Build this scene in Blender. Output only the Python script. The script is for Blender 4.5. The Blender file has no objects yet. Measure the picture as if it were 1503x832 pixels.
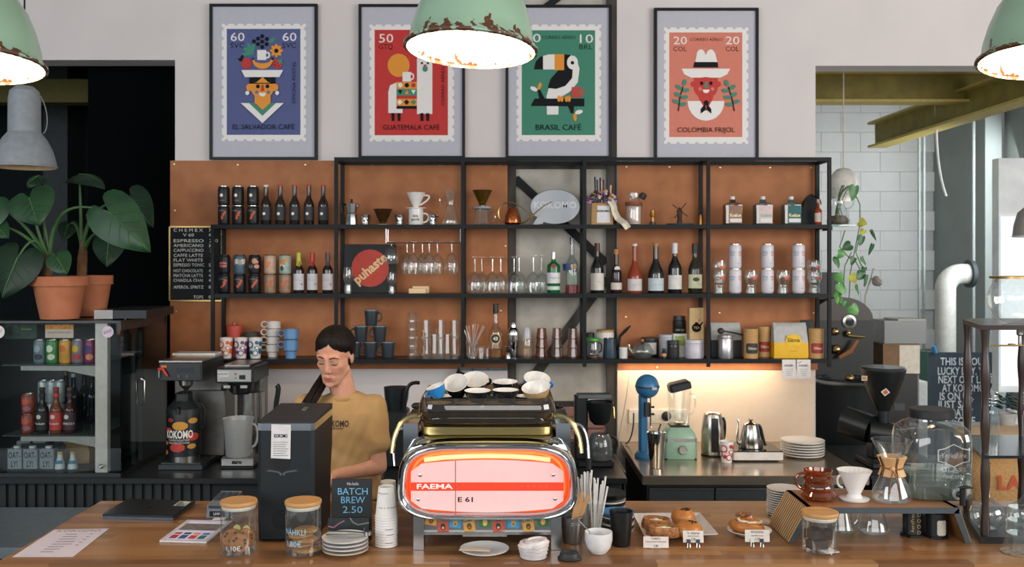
import bpy, bmesh, math, random
from mathutils import Vector, Matrix, Euler
random.seed(7)
R = math.radians
SC = bpy.context.scene
COL = SC.collection
# ---------------- camera, world, lights, exposure ----------------
F, CX, CY, EYE = 1400.0, 742.0, 385.0, 1.90     # focal length and principal point in pixels of a 1503x832 frame
cam = bpy.data.cameras.new('camera'); camo = bpy.data.objects.new('camera', cam); COL.objects.link(camo)
camo.location = (0, 0, EYE); camo.rotation_euler = (R(90), 0, 0)
cam.sensor_width = 36; cam.lens = F / 1503 * 36
cam.shift_x = (751.5 - CX) / 1503; cam.shift_y = -(416 - CY) / 1503
cam.clip_start = 0.05
cam.dof.use_dof = True; cam.dof.focus_distance = 3.35; cam.dof.aperture_fstop = 5.0
SC.camera = camo
w = bpy.data.worlds.new('world'); SC.world = w; w.use_nodes = True
w.node_tree.nodes['Background'].inputs[0].default_value = (0.74, 0.83, 0.90, 1)
w.node_tree.nodes['Background'].inputs[1].default_value = 0.36
def area(name, loc, target, sx, sy, power, col):
    l = bpy.data.lights.new(name, 'AREA'); l.shape = 'RECTANGLE'; l.size = sx; l.size_y = sy; l.energy = power; l.color = col
    o = bpy.data.objects.new(name, l); COL.objects.link(o); o.location = loc
    o.rotation_euler = (Vector(target) - Vector(loc)).to_track_quat('-Z', 'Y').to_euler(); return o
area('window_light_right', (5.2, 0.8, 2.5), (0.3, 5.2, 1.4), 3.4, 2.2, 210, (1.0, 0.95, 0.90))
area('window_light_left', (-4.6, -0.6, 2.7), (-0.2, 5.2, 1.3), 3.0, 2.2, 130, (0.90, 0.95, 1.0))
area('back_room_window_light', (4.35, 7.9, 2.3), (2.4, 9.2, 1.7), 1.2, 1.6, 48, (0.90, 0.96, 1.0))
area('shopfront_light', (0.3, -2.6, 2.5), (0, 5, 1.5), 6.0, 2.4, 150, (1.0, 0.97, 0.94))
vs = SC.view_settings
SC.display_settings.display_device = 'sRGB'
vs.view_transform = 'Standard'; vs.look = 'None'; vs.gamma = 1.0; vs.exposure = 0.12; vs.use_curve_mapping = False
SC.cycles.transparent_max_bounces = 40; SC.cycles.max_bounces = 10

# ---------------- materials ----------------
def lin(h):
    h = h.lstrip('#'); out = []
    for i in (0, 2, 4):
        c = int(h[i:i+2], 16) / 255
        out.append(c / 12.92 if c <= 0.04045 else ((c + 0.055) / 1.055) ** 2.4)
    return out
_M = {}
def m(col, rough=.5, metal=0., var=.10, scale=30., bump=0., emit=0., ecol=None, coat=0., trans=0., stretch=None, detail=4, c2=None, spec=.5, sub=0.):
    """procedural principled material: noise moves the colour between two tones and may add fine relief"""
    key = (col, rough, metal, var, scale, bump, emit, ecol, coat, trans, stretch, detail, c2, spec, sub)
    if key in _M: return _M[key]
    mt = bpy.data.materials.new('mat_' + col + '_%d' % len(_M)); mt.use_nodes = True
    nt = mt.node_tree; N = nt.nodes; b = N['Principled BSDF']
    c = lin(col); lo = [x * (1 - var) for x in c] if c2 is None else lin(c2); hi = [min(1, x * (1 + var)) for x in c] if c2 is None else c
    tc = N.new('ShaderNodeTexCoord'); mp = N.new('ShaderNodeMapping'); nz = N.new('ShaderNodeTexNoise')
    nz.inputs['Scale'].default_value = scale; nz.inputs['Detail'].default_value = detail
    if stretch: mp.inputs['Scale'].default_value = stretch
    nt.links.new(tc.outputs['Object'], mp.inputs[0]); nt.links.new(mp.outputs[0], nz.inputs['Vector'])
    rp = N.new('ShaderNodeValToRGB'); rp.color_ramp.elements[0].position = .3; rp.color_ramp.elements[1].position = .7
    rp.color_ramp.elements[0].color = (*lo, 1); rp.color_ramp.elements[1].color = (*hi, 1)
    nt.links.new(nz.outputs['Fac'], rp.inputs[0]); nt.links.new(rp.outputs[0], b.inputs['Base Color'])
    b.inputs['Roughness'].default_value = rough; b.inputs['Metallic'].default_value = metal
    b.inputs['Coat Weight'].default_value = coat; b.inputs['Transmission Weight'].default_value = trans
    b.inputs['Specular IOR Level'].default_value = spec
    if sub: b.inputs['Subsurface Weight'].default_value = sub; b.inputs['Subsurface Radius'].default_value = (.012, .005, .003); b.inputs['Subsurface Scale'].default_value = .6
    if bump:
        bp = N.new('ShaderNodeBump'); bp.inputs['Strength'].default_value = bump; bp.inputs['Distance'].default_value = .01
        nt.links.new(nz.outputs['Fac'], bp.inputs['Height']); nt.links.new(bp.outputs[0], b.inputs['Normal'])
    if emit:
        b.inputs['Emission Color'].default_value = (*lin(ecol or col), 1); b.inputs['Emission Strength'].default_value = emit
    _M[key] = mt; return mt
def glass(tint='ffffff', rough=.0, dens=0.0, base=.075):
    """thin clear glass: see-through with Fresnel reflection; tint colours what shows through"""
    key = ('glass', tint, rough, dens, base)
    if key in _M: return _M[key]
    mt = bpy.data.materials.new('mat_glass_%d' % len(_M)); mt.use_nodes = True
    nt = mt.node_tree; N = nt.nodes
    for n in list(N): N.remove(n)
    out = N.new('ShaderNodeOutputMaterial'); tr = N.new('ShaderNodeBsdfTransparent'); gl = N.new('ShaderNodeBsdfGlossy'); mx = N.new('ShaderNodeMixShader')
    lw = N.new('ShaderNodeLayerWeight'); lw.inputs[0].default_value = .5
    pw = N.new('ShaderNodeMath'); pw.operation = 'POWER'; pw.inputs[1].default_value = 3.2; nt.links.new(lw.outputs['Facing'], pw.inputs[0])
    sc_ = N.new('ShaderNodeMath'); sc_.operation = 'MULTIPLY_ADD'; sc_.inputs[1].default_value = .62; sc_.inputs[2].default_value = base; nt.links.new(pw.outputs[0], sc_.inputs[0])
    nz = N.new('ShaderNodeTexNoise'); nz.inputs['Scale'].default_value = 18; ad = N.new('ShaderNodeMath'); ad.operation = 'MULTIPLY_ADD'
    ad.inputs[1].default_value = .02; nt.links.new(nz.outputs['Fac'], ad.inputs[0]); nt.links.new(sc_.outputs[0], ad.inputs[2])
    tr.inputs[0].default_value = (*lin(tint), 1); gl.inputs[0].default_value = (1, 1, 1, 1); gl.inputs['Roughness'].default_value = .03 + rough
    nt.links.new(ad.outputs[0], mx.inputs[0]); nt.links.new(tr.outputs[0], mx.inputs[1]); nt.links.new(gl.outputs[0], mx.inputs[2])
    last = mx
    if dens:
        df = N.new('ShaderNodeBsdfDiffuse'); df.inputs[0].default_value = (*lin(tint), 1); m2 = N.new('ShaderNodeMixShader'); m2.inputs[0].default_value = dens
        nt.links.new(mx.outputs[0], m2.inputs[1]); nt.links.new(df.outputs[0], m2.inputs[2]); last = m2
    nt.links.new(last.outputs[0], out.inputs[0]); _M[key] = mt; return mt
CLEAR = glass('f6f9f8', 0, .012, .10); AMBER = glass('cf9244', 0, .03, .10); AMBERL = glass('c8822f', 0, .12)
BLK = m('0e1113', .45, 0, .1, spec=.35); BLKM = m('171d20', .38, .3); INK = m('0e1114', .8, spec=.15); WHT = m('e6e2dd', .35, 0, .02)
CHROME = m('d5d7d8', .10, 1, .03); STEEL = m('b5b3ae', .28, 1, .06); BRASS = m('b59a62', .34, 1, .06); SCREW = m('d9c39a', .35, 1)
KRAFT = m('b08a58', .8, 0, .06, 60); PAPER = m('dcd8d4', .8, 0, .02); CERAM = m('dfdcd8', .22, 0, .02)
# ---------------- geometry ----------------
def P(px, py, Y): return Vector(((px - CX) * Y / F, Y, EYE - (py - CY) * Y / F))
def rotm(rot): return Euler([R(a) for a in rot]).to_matrix().to_4x4() if rot else Matrix()
class G:
    """collects shapes with their materials and links them as one mesh object"""
    def __init__(s): s.v = []; s.f = []; s.mi = []; s.ms = []
    def add(s, v, f, mat, at=(0, 0, 0), rot=None, sc=None):
        M4 = Matrix.Translation(at) @ rotm(rot)
        if sc: M4 = M4 @ Matrix.Diagonal((*sc, 1))
        n = len(s.v); s.v += [tuple(M4 @ Vector(p)) for p in v]; s.f += [tuple(i + n for i in q) for q in f]
        if mat not in s.ms: s.ms.append(mat)
        s.mi += [s.ms.index(mat)] * len(f); return s
    def box(s, size, mat, at=(0, 0, 0), rot=None, bev=0., base=True, taper=1.):
        x, y, z = (a / 2 for a in size); b = min(bev, x * .9, y * .9, z * .9); z0 = 0 if base else -z
        if b <= 0:
            v = [(sx * x * (taper if k else 1), sy * y * (taper if k else 1), z0 + k * 2 * z) for k in (0, 1) for sx, sy in ((-1, -1), (1, -1), (1, 1), (-1, 1))]
            f = [(3, 2, 1, 0), (4, 5, 6, 7), (0, 1, 5, 4), (1, 2, 6, 5), (2, 3, 7, 6), (3, 0, 4, 7)]
            return s.add(v, f, mat, at, rot)
        def ring(ix, zz): 
            c = b; return [(-x + c + ix, -y + ix, zz), (x - c - ix, -y + ix, zz), (x - ix, -y + c + ix, zz), (x - ix, y - c - ix, zz), (x - c - ix, y - ix, zz), (-x + c + ix, y - ix, zz), (-x + ix, y - c - ix, zz), (-x + ix, -y + c + ix, zz)]
        h = b * .5; rs = [ring(h, z0), ring(0, z0 + h), ring(0, z0 + 2 * z - h), ring(h, z0 + 2 * z)]
        return s.loft(rs, mat, at, rot, True)
    def loft(s, rings, mat, at=(0, 0, 0), rot=None, caps=True, closed=True):
        n = len(rings[0]); v = [p for r in rings for p in r]; f = []
        for k in range(len(rings) - 1):
            for i in range(n if closed else n - 1):
                j = (i + 1) % n; f.append((k * n + i, k * n + j, (k + 1) * n + j, (k + 1) * n + i))
        if caps: f.append(tuple(range(n - 1, -1, -1))); f.append(tuple(range((len(rings) - 1) * n, len(rings) * n)))
        return s.add(v, f, mat, at, rot)
    def lathe(s, prof, mat, at=(0, 0, 0), rot=None, seg=20, sc=None, arc=None):
        v = []; f = []; rows = []
        a0, a1 = arc or (0, 360); full = arc is None; n = seg if full else seg + 1
        for r, z in prof:
            if r < 1e-6: rows.append([len(v)]); v.append((0, 0, z))
            else:
                rows.append(list(range(len(v), len(v) + n)))
                for i in range(n):
                    a = R(a0 + (a1 - a0) * i / seg); v.append((r * math.cos(a), r * math.sin(a), z))
        for A, B in zip(rows, rows[1:]):
            for i in range(seg):
                j = (i + 1) % n if full else i + 1
                if len(A) == 1 and len(B) == 1: continue
                if len(A) == 1: f.append((A[0], B[j], B[i]))
                elif len(B) == 1: f.append((A[i], A[j], B[0]))
                else: f.append((A[i], A[j], B[j], B[i]))
        return s.add(v, f, mat, at, rot, sc)
    def tube(s, pts, r, mat, at=(0, 0, 0), rot=None, seg=8, closed=False, caps=True):
        pts = [Vector(p) for p in pts]; n = len(pts); rad = r if isinstance(r, (list, tuple)) else [r] * n
        rings = []; up = None
        for i, p in enumerate(pts):
            a = pts[i - 1] if i > 0 or closed else pts[i]; b = pts[(i + 1) % n] if i < n - 1 or closed else pts[i]
            t = (b - a).normalized()
            if up is None: up = Vector((0, 0, 1)) if abs(t.z) < .9 else Vector((1, 0, 0))
            sx = t.cross(up).normalized(); up = sx.cross(t).normalized()
            rings.append([tuple(p + (sx * math.cos(2 * math.pi * k / seg) + up * math.sin(2 * math.pi * k / seg)) * rad[i]) for k in range(seg)])
        if closed: rings.append(rings[0]); caps = False
        return s.loft(rings, mat, at, rot, caps)
    def prism(s, poly, d, mat, at=(0, 0, 0), rot=None):
        """polygon in x,z, front face at y=0, going back to y=d"""
        n = len(poly); v = [(x, 0, z) for x, z in poly] + [(x, d, z) for x, z in poly]
        f = [tuple(range(n)), tuple(range(2 * n - 1, n - 1, -1))] + [(i + n, (i + 1) % n + n, (i + 1) % n, i) for i in range(n)]
        return s.add(v, f, mat, at, rot)
    def disc(s, rx, rz, d, mat, at=(0, 0, 0), rot=None, seg=20):
        return s.prism([(rx * math.cos(2 * math.pi * i / seg), rz * math.sin(2 * math.pi * i / seg)) for i in range(seg)], d, mat, at, rot)
    def ball(s, rx, ry, rz, mat, at=(0, 0, 0), rot=None, seg=16, n=9):
        return s.lathe([(math.sin(math.pi * i / (n - 1)), -math.cos(math.pi * i / (n - 1))) for i in range(n)], mat, at, rot, seg, (rx, ry, rz))
    def text(s, body, size, mat, at=(0, 0, 0), rot=None, align='CENTER', wrap=0., bold=0., wid=None, sy=1., flat=False, sp=1.):
        """letters of cap height about 0.7*size facing -y (or up if flat); wrap bends them on a cylinder of that radius"""
        c = bpy.data.curves.new('t', 'FONT'); c.body = body; c.size = size; c.align_x = align; c.align_y = 'CENTER'; c.resolution_u = 2; c.offset = bold * size; c.space_character = sp
        o = bpy.data.objects.new('t', c); me = bpy.data.meshes.new_from_object(o)
        v = [Vector((p.co.x, p.co.y, 0)) for p in me.vertices]; f = [tuple(p.vertices) for p in me.polygons]
        bpy.data.objects.remove(o); bpy.data.meshes.remove(me); bpy.data.curves.remove(c)
        if not v: return s
        if wid:
            x0 = min(p.x for p in v); x1 = max(p.x for p in v); k = wid / max(1e-6, x1 - x0)
            for p in v: p.x *= k
        q = []
        for p in v:
            if wrap: a = p.x / wrap; q.append((wrap * math.sin(a), -wrap * math.cos(a), p.y * sy))
            elif flat: q.append((p.x, p.y * sy, 0))
            else: q.append((p.x, 0, p.y * sy))
        return s.add(q, f, mat, at, rot)
    def ob(s, name, parent=None, loc=(0, 0, 0), rot=None, smooth=35, scl=None):
        me = bpy.data.meshes.new(name); me.from_pydata(s.v, [], s.f)
        for mt in s.ms: me.materials.append(mt)
        me.polygons.foreach_set('material_index', s.mi)
        if smooth:
            me.polygons.foreach_set('use_smooth', [True] * len(s.f)); me.set_sharp_from_angle(angle=R(smooth))
        me.update(); o = bpy.data.objects.new(name, me); COL.objects.link(o); o.location = loc
        if rot: o.rotation_euler = [R(a) for a in rot]
        if scl: o.scale = scl
        o.parent = parent; return o
def tag(o, label, cat, group=None, kind=None):
    o['label'] = label; o['category'] = cat
    if group: o['group'] = group
    if kind: o['kind'] = kind
    return o
def struct(o): o['kind'] = 'structure'; return o
def thing(name, label, cat, loc, rz=0, group=None):
    o = bpy.data.objects.new(name, None); COL.objects.link(o); o.location = loc; o.rotation_euler = (0, 0, R(rz)); o.empty_display_size = .05
    return tag(o, label, cat, group)
def dup(src, loc, label, group=None, rz=None, scl=None):
    """a copy of a thing with copies of its parts and their sub-parts"""
    r = src.copy(); COL.objects.link(r); r.location = loc; r['label'] = label
    if group: r['group'] = group
    if rz is not None: r.rotation_euler = (0, 0, R(rz))
    if scl: r.scale = scl
    def kids(a, b):
        for ch in list(a.children):
            if ch.parent is a:
                c = ch.copy(); COL.objects.link(c); c.parent = b; kids(ch, c)
    kids(src, r); return r
def box(n, par, size, mat, at=(0, 0, 0), rot=None, bev=0., base=True, **k): return G().box(size, mat, bev=bev, base=base, **k).ob(n, par, at, rot)
def lathe(n, par, prof, mat, at=(0, 0, 0), rot=None, seg=20, **k): return G().lathe(prof, mat, seg=seg, **k).ob(n, par, at, rot)
def tube(n, par, pts, r, mat, seg=8, **k): return G().tube(pts, r, mat, seg=seg, **k).ob(n, par)
def prism(n, par, poly, d, mat, at=(0, 0, 0), rot=None): return G().prism(poly, d, mat).ob(n, par, at, rot)
def text(n, par, body, size, mat, at=(0, 0, 0), rot=None, **k): return G().text(body, size, mat, **k).ob(n, par, at, rot)
def slab(n, par, x0, x1, y0, y1, z0, z1, mat, bev=0.): return G().box((x1 - x0, y1 - y0, z1 - z0), mat, bev=bev).ob(n, par, ((x0 + x1) / 2, (y0 + y1) / 2, z0))
def arc(cx, cz, r, a0, a1, n=10, rz=None): return [(cx + r * math.cos(R(a0 + (a1 - a0) * i / n)), cz + (rz or r) * math.sin(R(a0 + (a1 - a0) * i / n))) for i in range(n + 1)]
def arc3(cx, cz, r, a0, a1, n=10, y=0., rz=None): return [(x, y, z) for x, z in arc(cx, cz, r, a0, a1, n, rz)]
def bez(p0, p1, p2, p3, n=10):
    p0, p1, p2, p3 = map(Vector, (p0, p1, p2, p3)); o = []
    for i in range(n + 1):
        t = i / n; o.append(p0 * (1 - t) ** 3 + p1 * 3 * t * (1 - t) ** 2 + p2 * 3 * t * t * (1 - t) + p3 * t ** 3)
    return o
# ================= the setting =================
YW = 5.86                                           # face of the back wall
def WX(px): return (px - CX) * YW / F
def WZ(py): return EYE - (py - CY) * YW / F
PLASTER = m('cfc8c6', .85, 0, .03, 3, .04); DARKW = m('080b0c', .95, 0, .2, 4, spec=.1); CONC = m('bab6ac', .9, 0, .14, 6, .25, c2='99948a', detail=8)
TIMB = m('2e2b28', .85, 0, .4, 14, .5, c2='4c4640', stretch=(1, 1, .25), detail=8)
slab('floor', None, -7, 7, -4, 11, -.1, 0, m('5b5a57', .6, 0, .12, 3))['kind'] = 'structure'
slab('ceiling', None, -7, 7, 1.6, 11, 4.3, 4.4, m('b9b6b2', .9))['kind'] = 'structure'
xl, xr, zl, zr = WX(257), WX(1197), WZ(88), WZ(96.5)
cl, cr = WX(745), WX(905.5)
struct(slab('wall_back', None, xl, cl, YW, 6.04, 0, 4.3, PLASTER))
struct(slab('wall_back', None, cr, xr, YW, 6.04, 0, 4.3, PLASTER))
struct(slab('wall_back', None, -7, xl, YW, 6.04, zl, 4.3, PLASTER))
struct(slab('wall_back', None, xr, 7, YW, 6.04, zr, 4.3, PLASTER))
wc = struct(slab('wall_concrete', None, cl, cr, YW + .035, 6.04, 0, 4.3, CONC))
def timber(name, a, b, w, mat=TIMB, d=.035):
    """squared timber let into the concrete from wall pixel a to b, w pixels wide"""
    A, B = Vector((WX(a[0]), 0, WZ(a[1]))), Vector((WX(b[0]), 0, WZ(b[1]))); t = (B - A).normalized(); n = Vector((t.z, 0, -t.x)) * w * YW / F / 2
    q = [A - n, B - n, B + n, A + n]; o = prism(name, wc, [(p.x, p.z) for p in q], .05, mat)
    o.matrix_parent_inverse = wc.matrix_basis.inverted(); o.location = (0, YW + .04 - d, 0); return o
timber('timber_post', (751.5, -60), (751.5, 700), 12); timber('timber_post', (898, -60), (898, 700), 15)
timber('timber_rail', (757, 242), (891, 242), 11, d=.030); timber('timber_rail', (757, 594), (891, 594), 9, d=.030)
BR = m('232525', .85, 0, .25, 20, spec=.2); 
timber('brace', (757, 262), (890, 386), 12, BR, .028); timber('brace', (890, 408), (757, 590), 14, TIMB, .026); timber('brace', (830, -12), (757, 40), 9, BR, .026)
RB = m('9c4a40', .85, 0, .3, 12, .3, c2='8a8078'); RB2 = m('a89f96', .9, 0, .25, 12, .3, c2='8c4338')
for r in range(6):
    for k in range(4):
        o = box('brick', wc, (.128, .03, .062), (RB if (r * 5 + k) % 3 else RB2), bev=.006)
        o.matrix_parent_inverse = wc.matrix_basis.inverted(); o.location = (WX(758) + .066 + .137 * k, YW + .022, WZ(612) - .07 * r)
# orange hardboard behind the shelves
HARD = m('a7693c', .62, 0, .10, 9, .05, c2='93572d', detail=8)
def hardboard(px0, px1, py0, py1, lab, screws):
    o = thing('hardboard_panel', lab, 'panel', (0, 0, 0)); x0, x1, z1, z0 = WX(px0), WX(px1), WZ(py0), WZ(py1)
    slab('board', o, x0, x1, YW - .014, YW - .001, z0, z1, HARD)
    for sx, sy in screws: lathe('screw_head', o, [(.006, 0), (.006, .002), (0, .004)], SCREW, (WX(sx), YW - .014, WZ(sy)), (90, 0, 0), 8)
hardboard(251, 745, 236, 541, 'large orange-brown hardboard panel left of the bare concrete', [(257, 241), (350, 242), (449, 242), (258, 309), (547, 242), (646, 242), (734, 242), (260, 457), (259, 525), (735, 456), (742, 361)])
hardboard(906.5, 1199, 240, 542, 'smaller pinkish orange hardboard panel right of the bare concrete', [(919, 245), (982, 245), (1056, 246), (1129, 246), (918, 465), (964, 539), (1055, 459), (1193, 459), (1190, 246)])
# dark room behind the left opening
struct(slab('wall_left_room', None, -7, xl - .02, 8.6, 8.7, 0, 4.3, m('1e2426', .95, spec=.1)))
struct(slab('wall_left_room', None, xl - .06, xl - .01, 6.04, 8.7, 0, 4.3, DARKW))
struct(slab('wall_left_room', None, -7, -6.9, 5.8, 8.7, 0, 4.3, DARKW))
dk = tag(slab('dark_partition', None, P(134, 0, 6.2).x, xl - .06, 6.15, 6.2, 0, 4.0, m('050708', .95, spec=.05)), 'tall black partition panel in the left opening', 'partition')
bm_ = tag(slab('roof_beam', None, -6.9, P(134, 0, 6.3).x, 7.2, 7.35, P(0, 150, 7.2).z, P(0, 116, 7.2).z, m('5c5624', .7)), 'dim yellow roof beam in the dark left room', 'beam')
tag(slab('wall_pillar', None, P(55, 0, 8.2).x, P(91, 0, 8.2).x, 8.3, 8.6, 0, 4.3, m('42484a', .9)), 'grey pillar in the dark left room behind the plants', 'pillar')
# right back room
WB = m('cfcfcc', .9, 0, .06, 4, .1)
struct(slab('wall_right_room', None, xr - .06, xr, 6.04, 9.7, 0, 4.3, m('b9bab8', .9)))
bw = struct(slab('wall_far', None, 2.0, 7, 9.7, 9.85, 0, 4.3, m('b9bab8', .9)))
GW = m('8f9692', .9, 0, .06, 4); GW2 = m('6f7a75', .9, 0, .06, 4)
rw = struct(slab('wall_side', None, 4.35, 4.5, 8.65, 9.7, 0, 4.3, GW))
bl = 0
for r in range(17):                                   # painted blocks of the far wall, with joints
    for k in range(5):
        x = 3.0 + k * .40 + (.2 if r % 2 else 0); z = .62 + r * .2
        if x > 4.25: continue
        o = box('block', bw, (.3985, .03, .1985), WB, bev=.004); o.matrix_parent_inverse = bw.matrix_basis.inverted(); o.location = (x, 9.69, z)
YB = m('8b7d33', .6, 0, .14, 10, .05, c2='75682a'); YBL = m('b9a455', .6)
def ibeam(a, b, h, lab):
    """rolled steel beam between two points: web, flanges"""
    o = thing('steel_beam', lab, 'beam', a); d = Vector(b) - Vector(a); L = d.length; o.rotation_euler = d.to_track_quat('X', 'Z').to_euler()
    box('web', o, (L, .02, h), YB, (L / 2, 0, 0)); box('flange', o, (L, .16, .02), YBL, (L / 2, 0, -.02)); box('flange', o, (L, .16, .02), YBL, (L / 2, 0, h)); 
    return o
ibeam((2.0, 7.2, P(0, 148, 7.2).z), (4.9, 7.2, P(0, 148, 7.2).z), .19, 'mustard yellow steel beam running straight across under the ceiling')
ibeam(P(1286, 214, 8.6), P(1530, 138, 6.3), .19, 'mustard yellow steel beam slanting up to the right')
# white reveal of a window, at the right edge
rv = struct(slab('window_1', None, 3.80, 4.5, 7.35, 7.45, .9, P(0, 232, 7.35).z, m('e9ecec', .8, 0, .1, 7, .5)))
struct(slab('wall_side', None, 4.55, 4.65, 7.4, 8.7, 0, 4.3, GW))
slab('glazing', rv, -.30, .35, -.08, -.06, .05, 1.35, m('e8f0f4', .5, emit=.55, ecol='e6eff5')).location = (-.02, -.065, .05)
# duct, conduits on the grey wall
t = thing('vent_duct', 'white bent ventilation pipe rising to the grey wall', 'pipe', P(1378, 0, 8.6) * 0 + Vector((P(1380, 0, 8.6).x, 8.5, 0)))
zt = P(0, 405, 8.5).z; DU = m('c6c4bc', .5)
tube('pipe', t, [(0, 0, .02), (0, 0, zt - .12)] + [(p[0], 0, p[2]) for p in arc3(.14, zt - .12, .14, 180, 90, 8)] + [(.2, 0, zt + .02)], .088, DU, 16)
tube('wall_collar', t, [(.2, 0, zt + .02), (.235, 0, zt + .02)], .125, m('2c3436', .6), 16)
for i, (px, w_) in enumerate(((1349, .012), (1356, .012), (1429, .014))):
    x = P(px, 0, 8.62).x
    tag(tube('conduit', None, [(x, 8.62, .0), (x, 8.62, 4.3)], w_, m('939a97', .6)), ['thin grey conduit pipe, leftmost on the grey wall', 'thin grey conduit pipe beside the leftmost one', 'single grey conduit pipe right of the white duct'][i], 'pipe', 'wall conduits')
x = P(1376, 0, 7.6).x
tag(tube('hanging_cable', None, bez((x, 7.6, 4.28), (x - .02, 7.6, 3.0), (x - .03, 7.6, 2.7), (P(1385, 0, 7.6).x + .02, 7.6, P(0, 288, 7.6).z), 12), .010, m('dcdcda', .5)), 'white cable dangling from the ceiling in the back room', 'cable')
# ================= steel shelf rack =================
YS, YR = 5.60, 5.815
def SX(px): return (px - CX) * YS / F
ZA, ZB, ZC, ZT = 2.122, 1.716, 1.332, 2.516
RK = m('0c1215', .5, 0, .12, spec=.22)
rack = thing('steel_shelf_rack', 'long black steel frame shelf rack with three shelves on the orange panels', 'shelf', (0, 0, 0))
posts = [312.5, 493.5, 679.2, 858, 1039.5, 1217]
for i, px in enumerate(posts):
    x = SX(px); top = ZA if i == 0 else ZT
    slab('post', rack, x - .010, x + .010, YS - .012, YS + .008, ZC - .045, top, RK); slab('post', rack, x - .011, x + .011, YR - .012, YR + .010, ZC - .02, top, RK)
    for z in (ZA, ZB, ZC) + ((ZT,) if i else ()): slab('cross_bar', rack, x - .008, x + .008, YS, YR, z - .024, z - .002, RK)
SH = m('11171a', .35, 0, .15, 12, spec=.4)
for i in range(5):
    x0, x1 = SX(posts[i]) + .008, SX(posts[i + 1]) - .008
    for z in (ZA, ZB, ZC):
        slab('shelf_board', rack, x0, x1, YS + .006, YR, z - .018, z, SH); slab('rail', rack, x0, x1, YS - .010, YS + .006, z - .024, z, RK)
    if i: slab('rail', rack, x0, x1, YS - .010, YS + .008, ZT - .02, ZT, RK); slab('rail', rack, x0, x1, YR - .01, YR + .01, ZT - .022, ZT, RK)
# ================= back counters =================
ZK = .80
t = thing('steel_worktop_counter', 'stainless steel back counter with dark drawers under the lit wall', 'counter', (0, 0, 0))
BX0, BX1, BY0 = .706, 1.88, 4.92
slab('worktop', t, BX0, BX1, BY0, YW - .002, ZK - .05, ZK, m('b8ab9a', .24, .9, .06, 30, 0, stretch=(.1, 1, 1)), .006)
CAB = m('1d2224', .5); 
slab('body', t, BX0 + .03, BX1 - .02, BY0 + .05, YW - .01, 0.0, ZK - .05, CAB)
for a, b in ((1, .345), (.355, .70), (.71, 1.12)):
    a = .01 if a == 1 else a
    d = slab('drawer', t, BX0 + .03 + a, BX0 + .03 + b, BY0 + .03, BY0 + .05, ZK - .30, ZK - .07, m('2b3133', .4)); 
    box('edge_pull', d, (b - a, .012, .008), STEEL, (0, -.012, .222))
slab('splash_board', t, BX0 - .02, xr - .015, YW - .016, YW - .001, ZK + .001, WZ(543), m('d8c4ae', .6, 0, .02))
t = thing('dark_back_counter', 'black back counter along the left wall under the coffee brewers', 'counter', (0, 0, 0))
slab('worktop', t, -3.4, .62, 4.86, YW - .002, ZK - .03, ZK, m('12171a', .35), .004)
slab('body', t, -3.4, .60, 4.92, YW - .01, 0, ZK - .03, m('0e1314', .7))
for k in range(34): slab('slat', t, -3.2 + k * .05, -3.2 + k * .05 + .03, 4.905, 4.92, .05, ZK - .04, m('12191a', .6))
slab('side_board', t, .62, .632, 5.0, YW - .002, 0, ZK, m('161b1c', .5))
tag(slab('steel_bench', None, -3.2, P(92, 0, 4.2).x, 3.86, 4.5, .70, .745, m('7d8a90', .35, .8), .004), 'low bluish steel bench top past the left end of the wooden counter', 'bench')
tag(slab('low_shelf', None, -1.36, -1.03, 3.98, 4.30, .60, .82, m('767d7c', .5), .004), 'grey low shelf unit just behind the wooden counter', 'shelf')
# ================= front counter of wooden staves =================
ZQ = .95
ct = thing('wooden_counter', 'long butcher-block wooden bar counter across the front', 'counter', (0, 0, 0))
X0, X1, Y0, Y1 = -1.612, 2.25, 3.006, 3.80
WT = [m(c, .34, 0, .16, 7, .03, stretch=(.25, 5, 5), detail=6, c2=d, coat=.15) for c, d in (('946740', '805633'), ('9e7249', '886038'), ('8a5e38', '76502d'), ('a57a50', '91683f'), ('825735', '6e482a'))]
rows = 17; rh = (Y1 - Y0) / rows
for r in range(rows):
    x = X0; first = True
    while x < X1 - 1e-4:
        L = random.uniform(.28, .72)
        if first: L *= random.uniform(.3, 1); first = False
        e = min(X1, x + L); e = X1 if X1 - e < .15 else e
        slab('stave', ct, x + .0003, e - .0003, Y0 + r * rh + .0002, Y0 + (r + 1) * rh - .0002, ZQ - .04, ZQ - random.uniform(0, .0004), random.choice(WT))
        x = e
slab('front_panel', ct, X0 + .02, X1, Y0 + .03, Y0 + .06, 0, ZQ - .04, m('20282a', .7)); slab('end_panel', ct, X0 + .02, X0 + .05, Y0 + .06, Y1 - .04, 0, ZQ - .04, m('20282a', .7))
def C(px, py, r=0.):
    """point on the counter top whose front foot shows at this pixel; r = radius in pixels of a round foot"""
    Y = F * (EYE - ZQ) / (py - CY); u = Y / F; Yc = Y + r * u
    return Vector(((px - CX) * Yc / F, Yc, ZQ + .0008)), Yc / F
def K(px, py, r=0.):
    Y = F * (EYE - ZK) / (py - CY); Yc = Y + r * Y / F; return Vector(((px - CX) * Yc / F, Yc, ZK + .0008)), Yc / F
US = 5.70 / F
def S(px, row, dy=0.): Y = 5.70 + dy; return Vector(((px - CX) * Y / F, Y, {'A': ZA, 'B': ZB, 'C': ZC}[row] + .0008))
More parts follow.
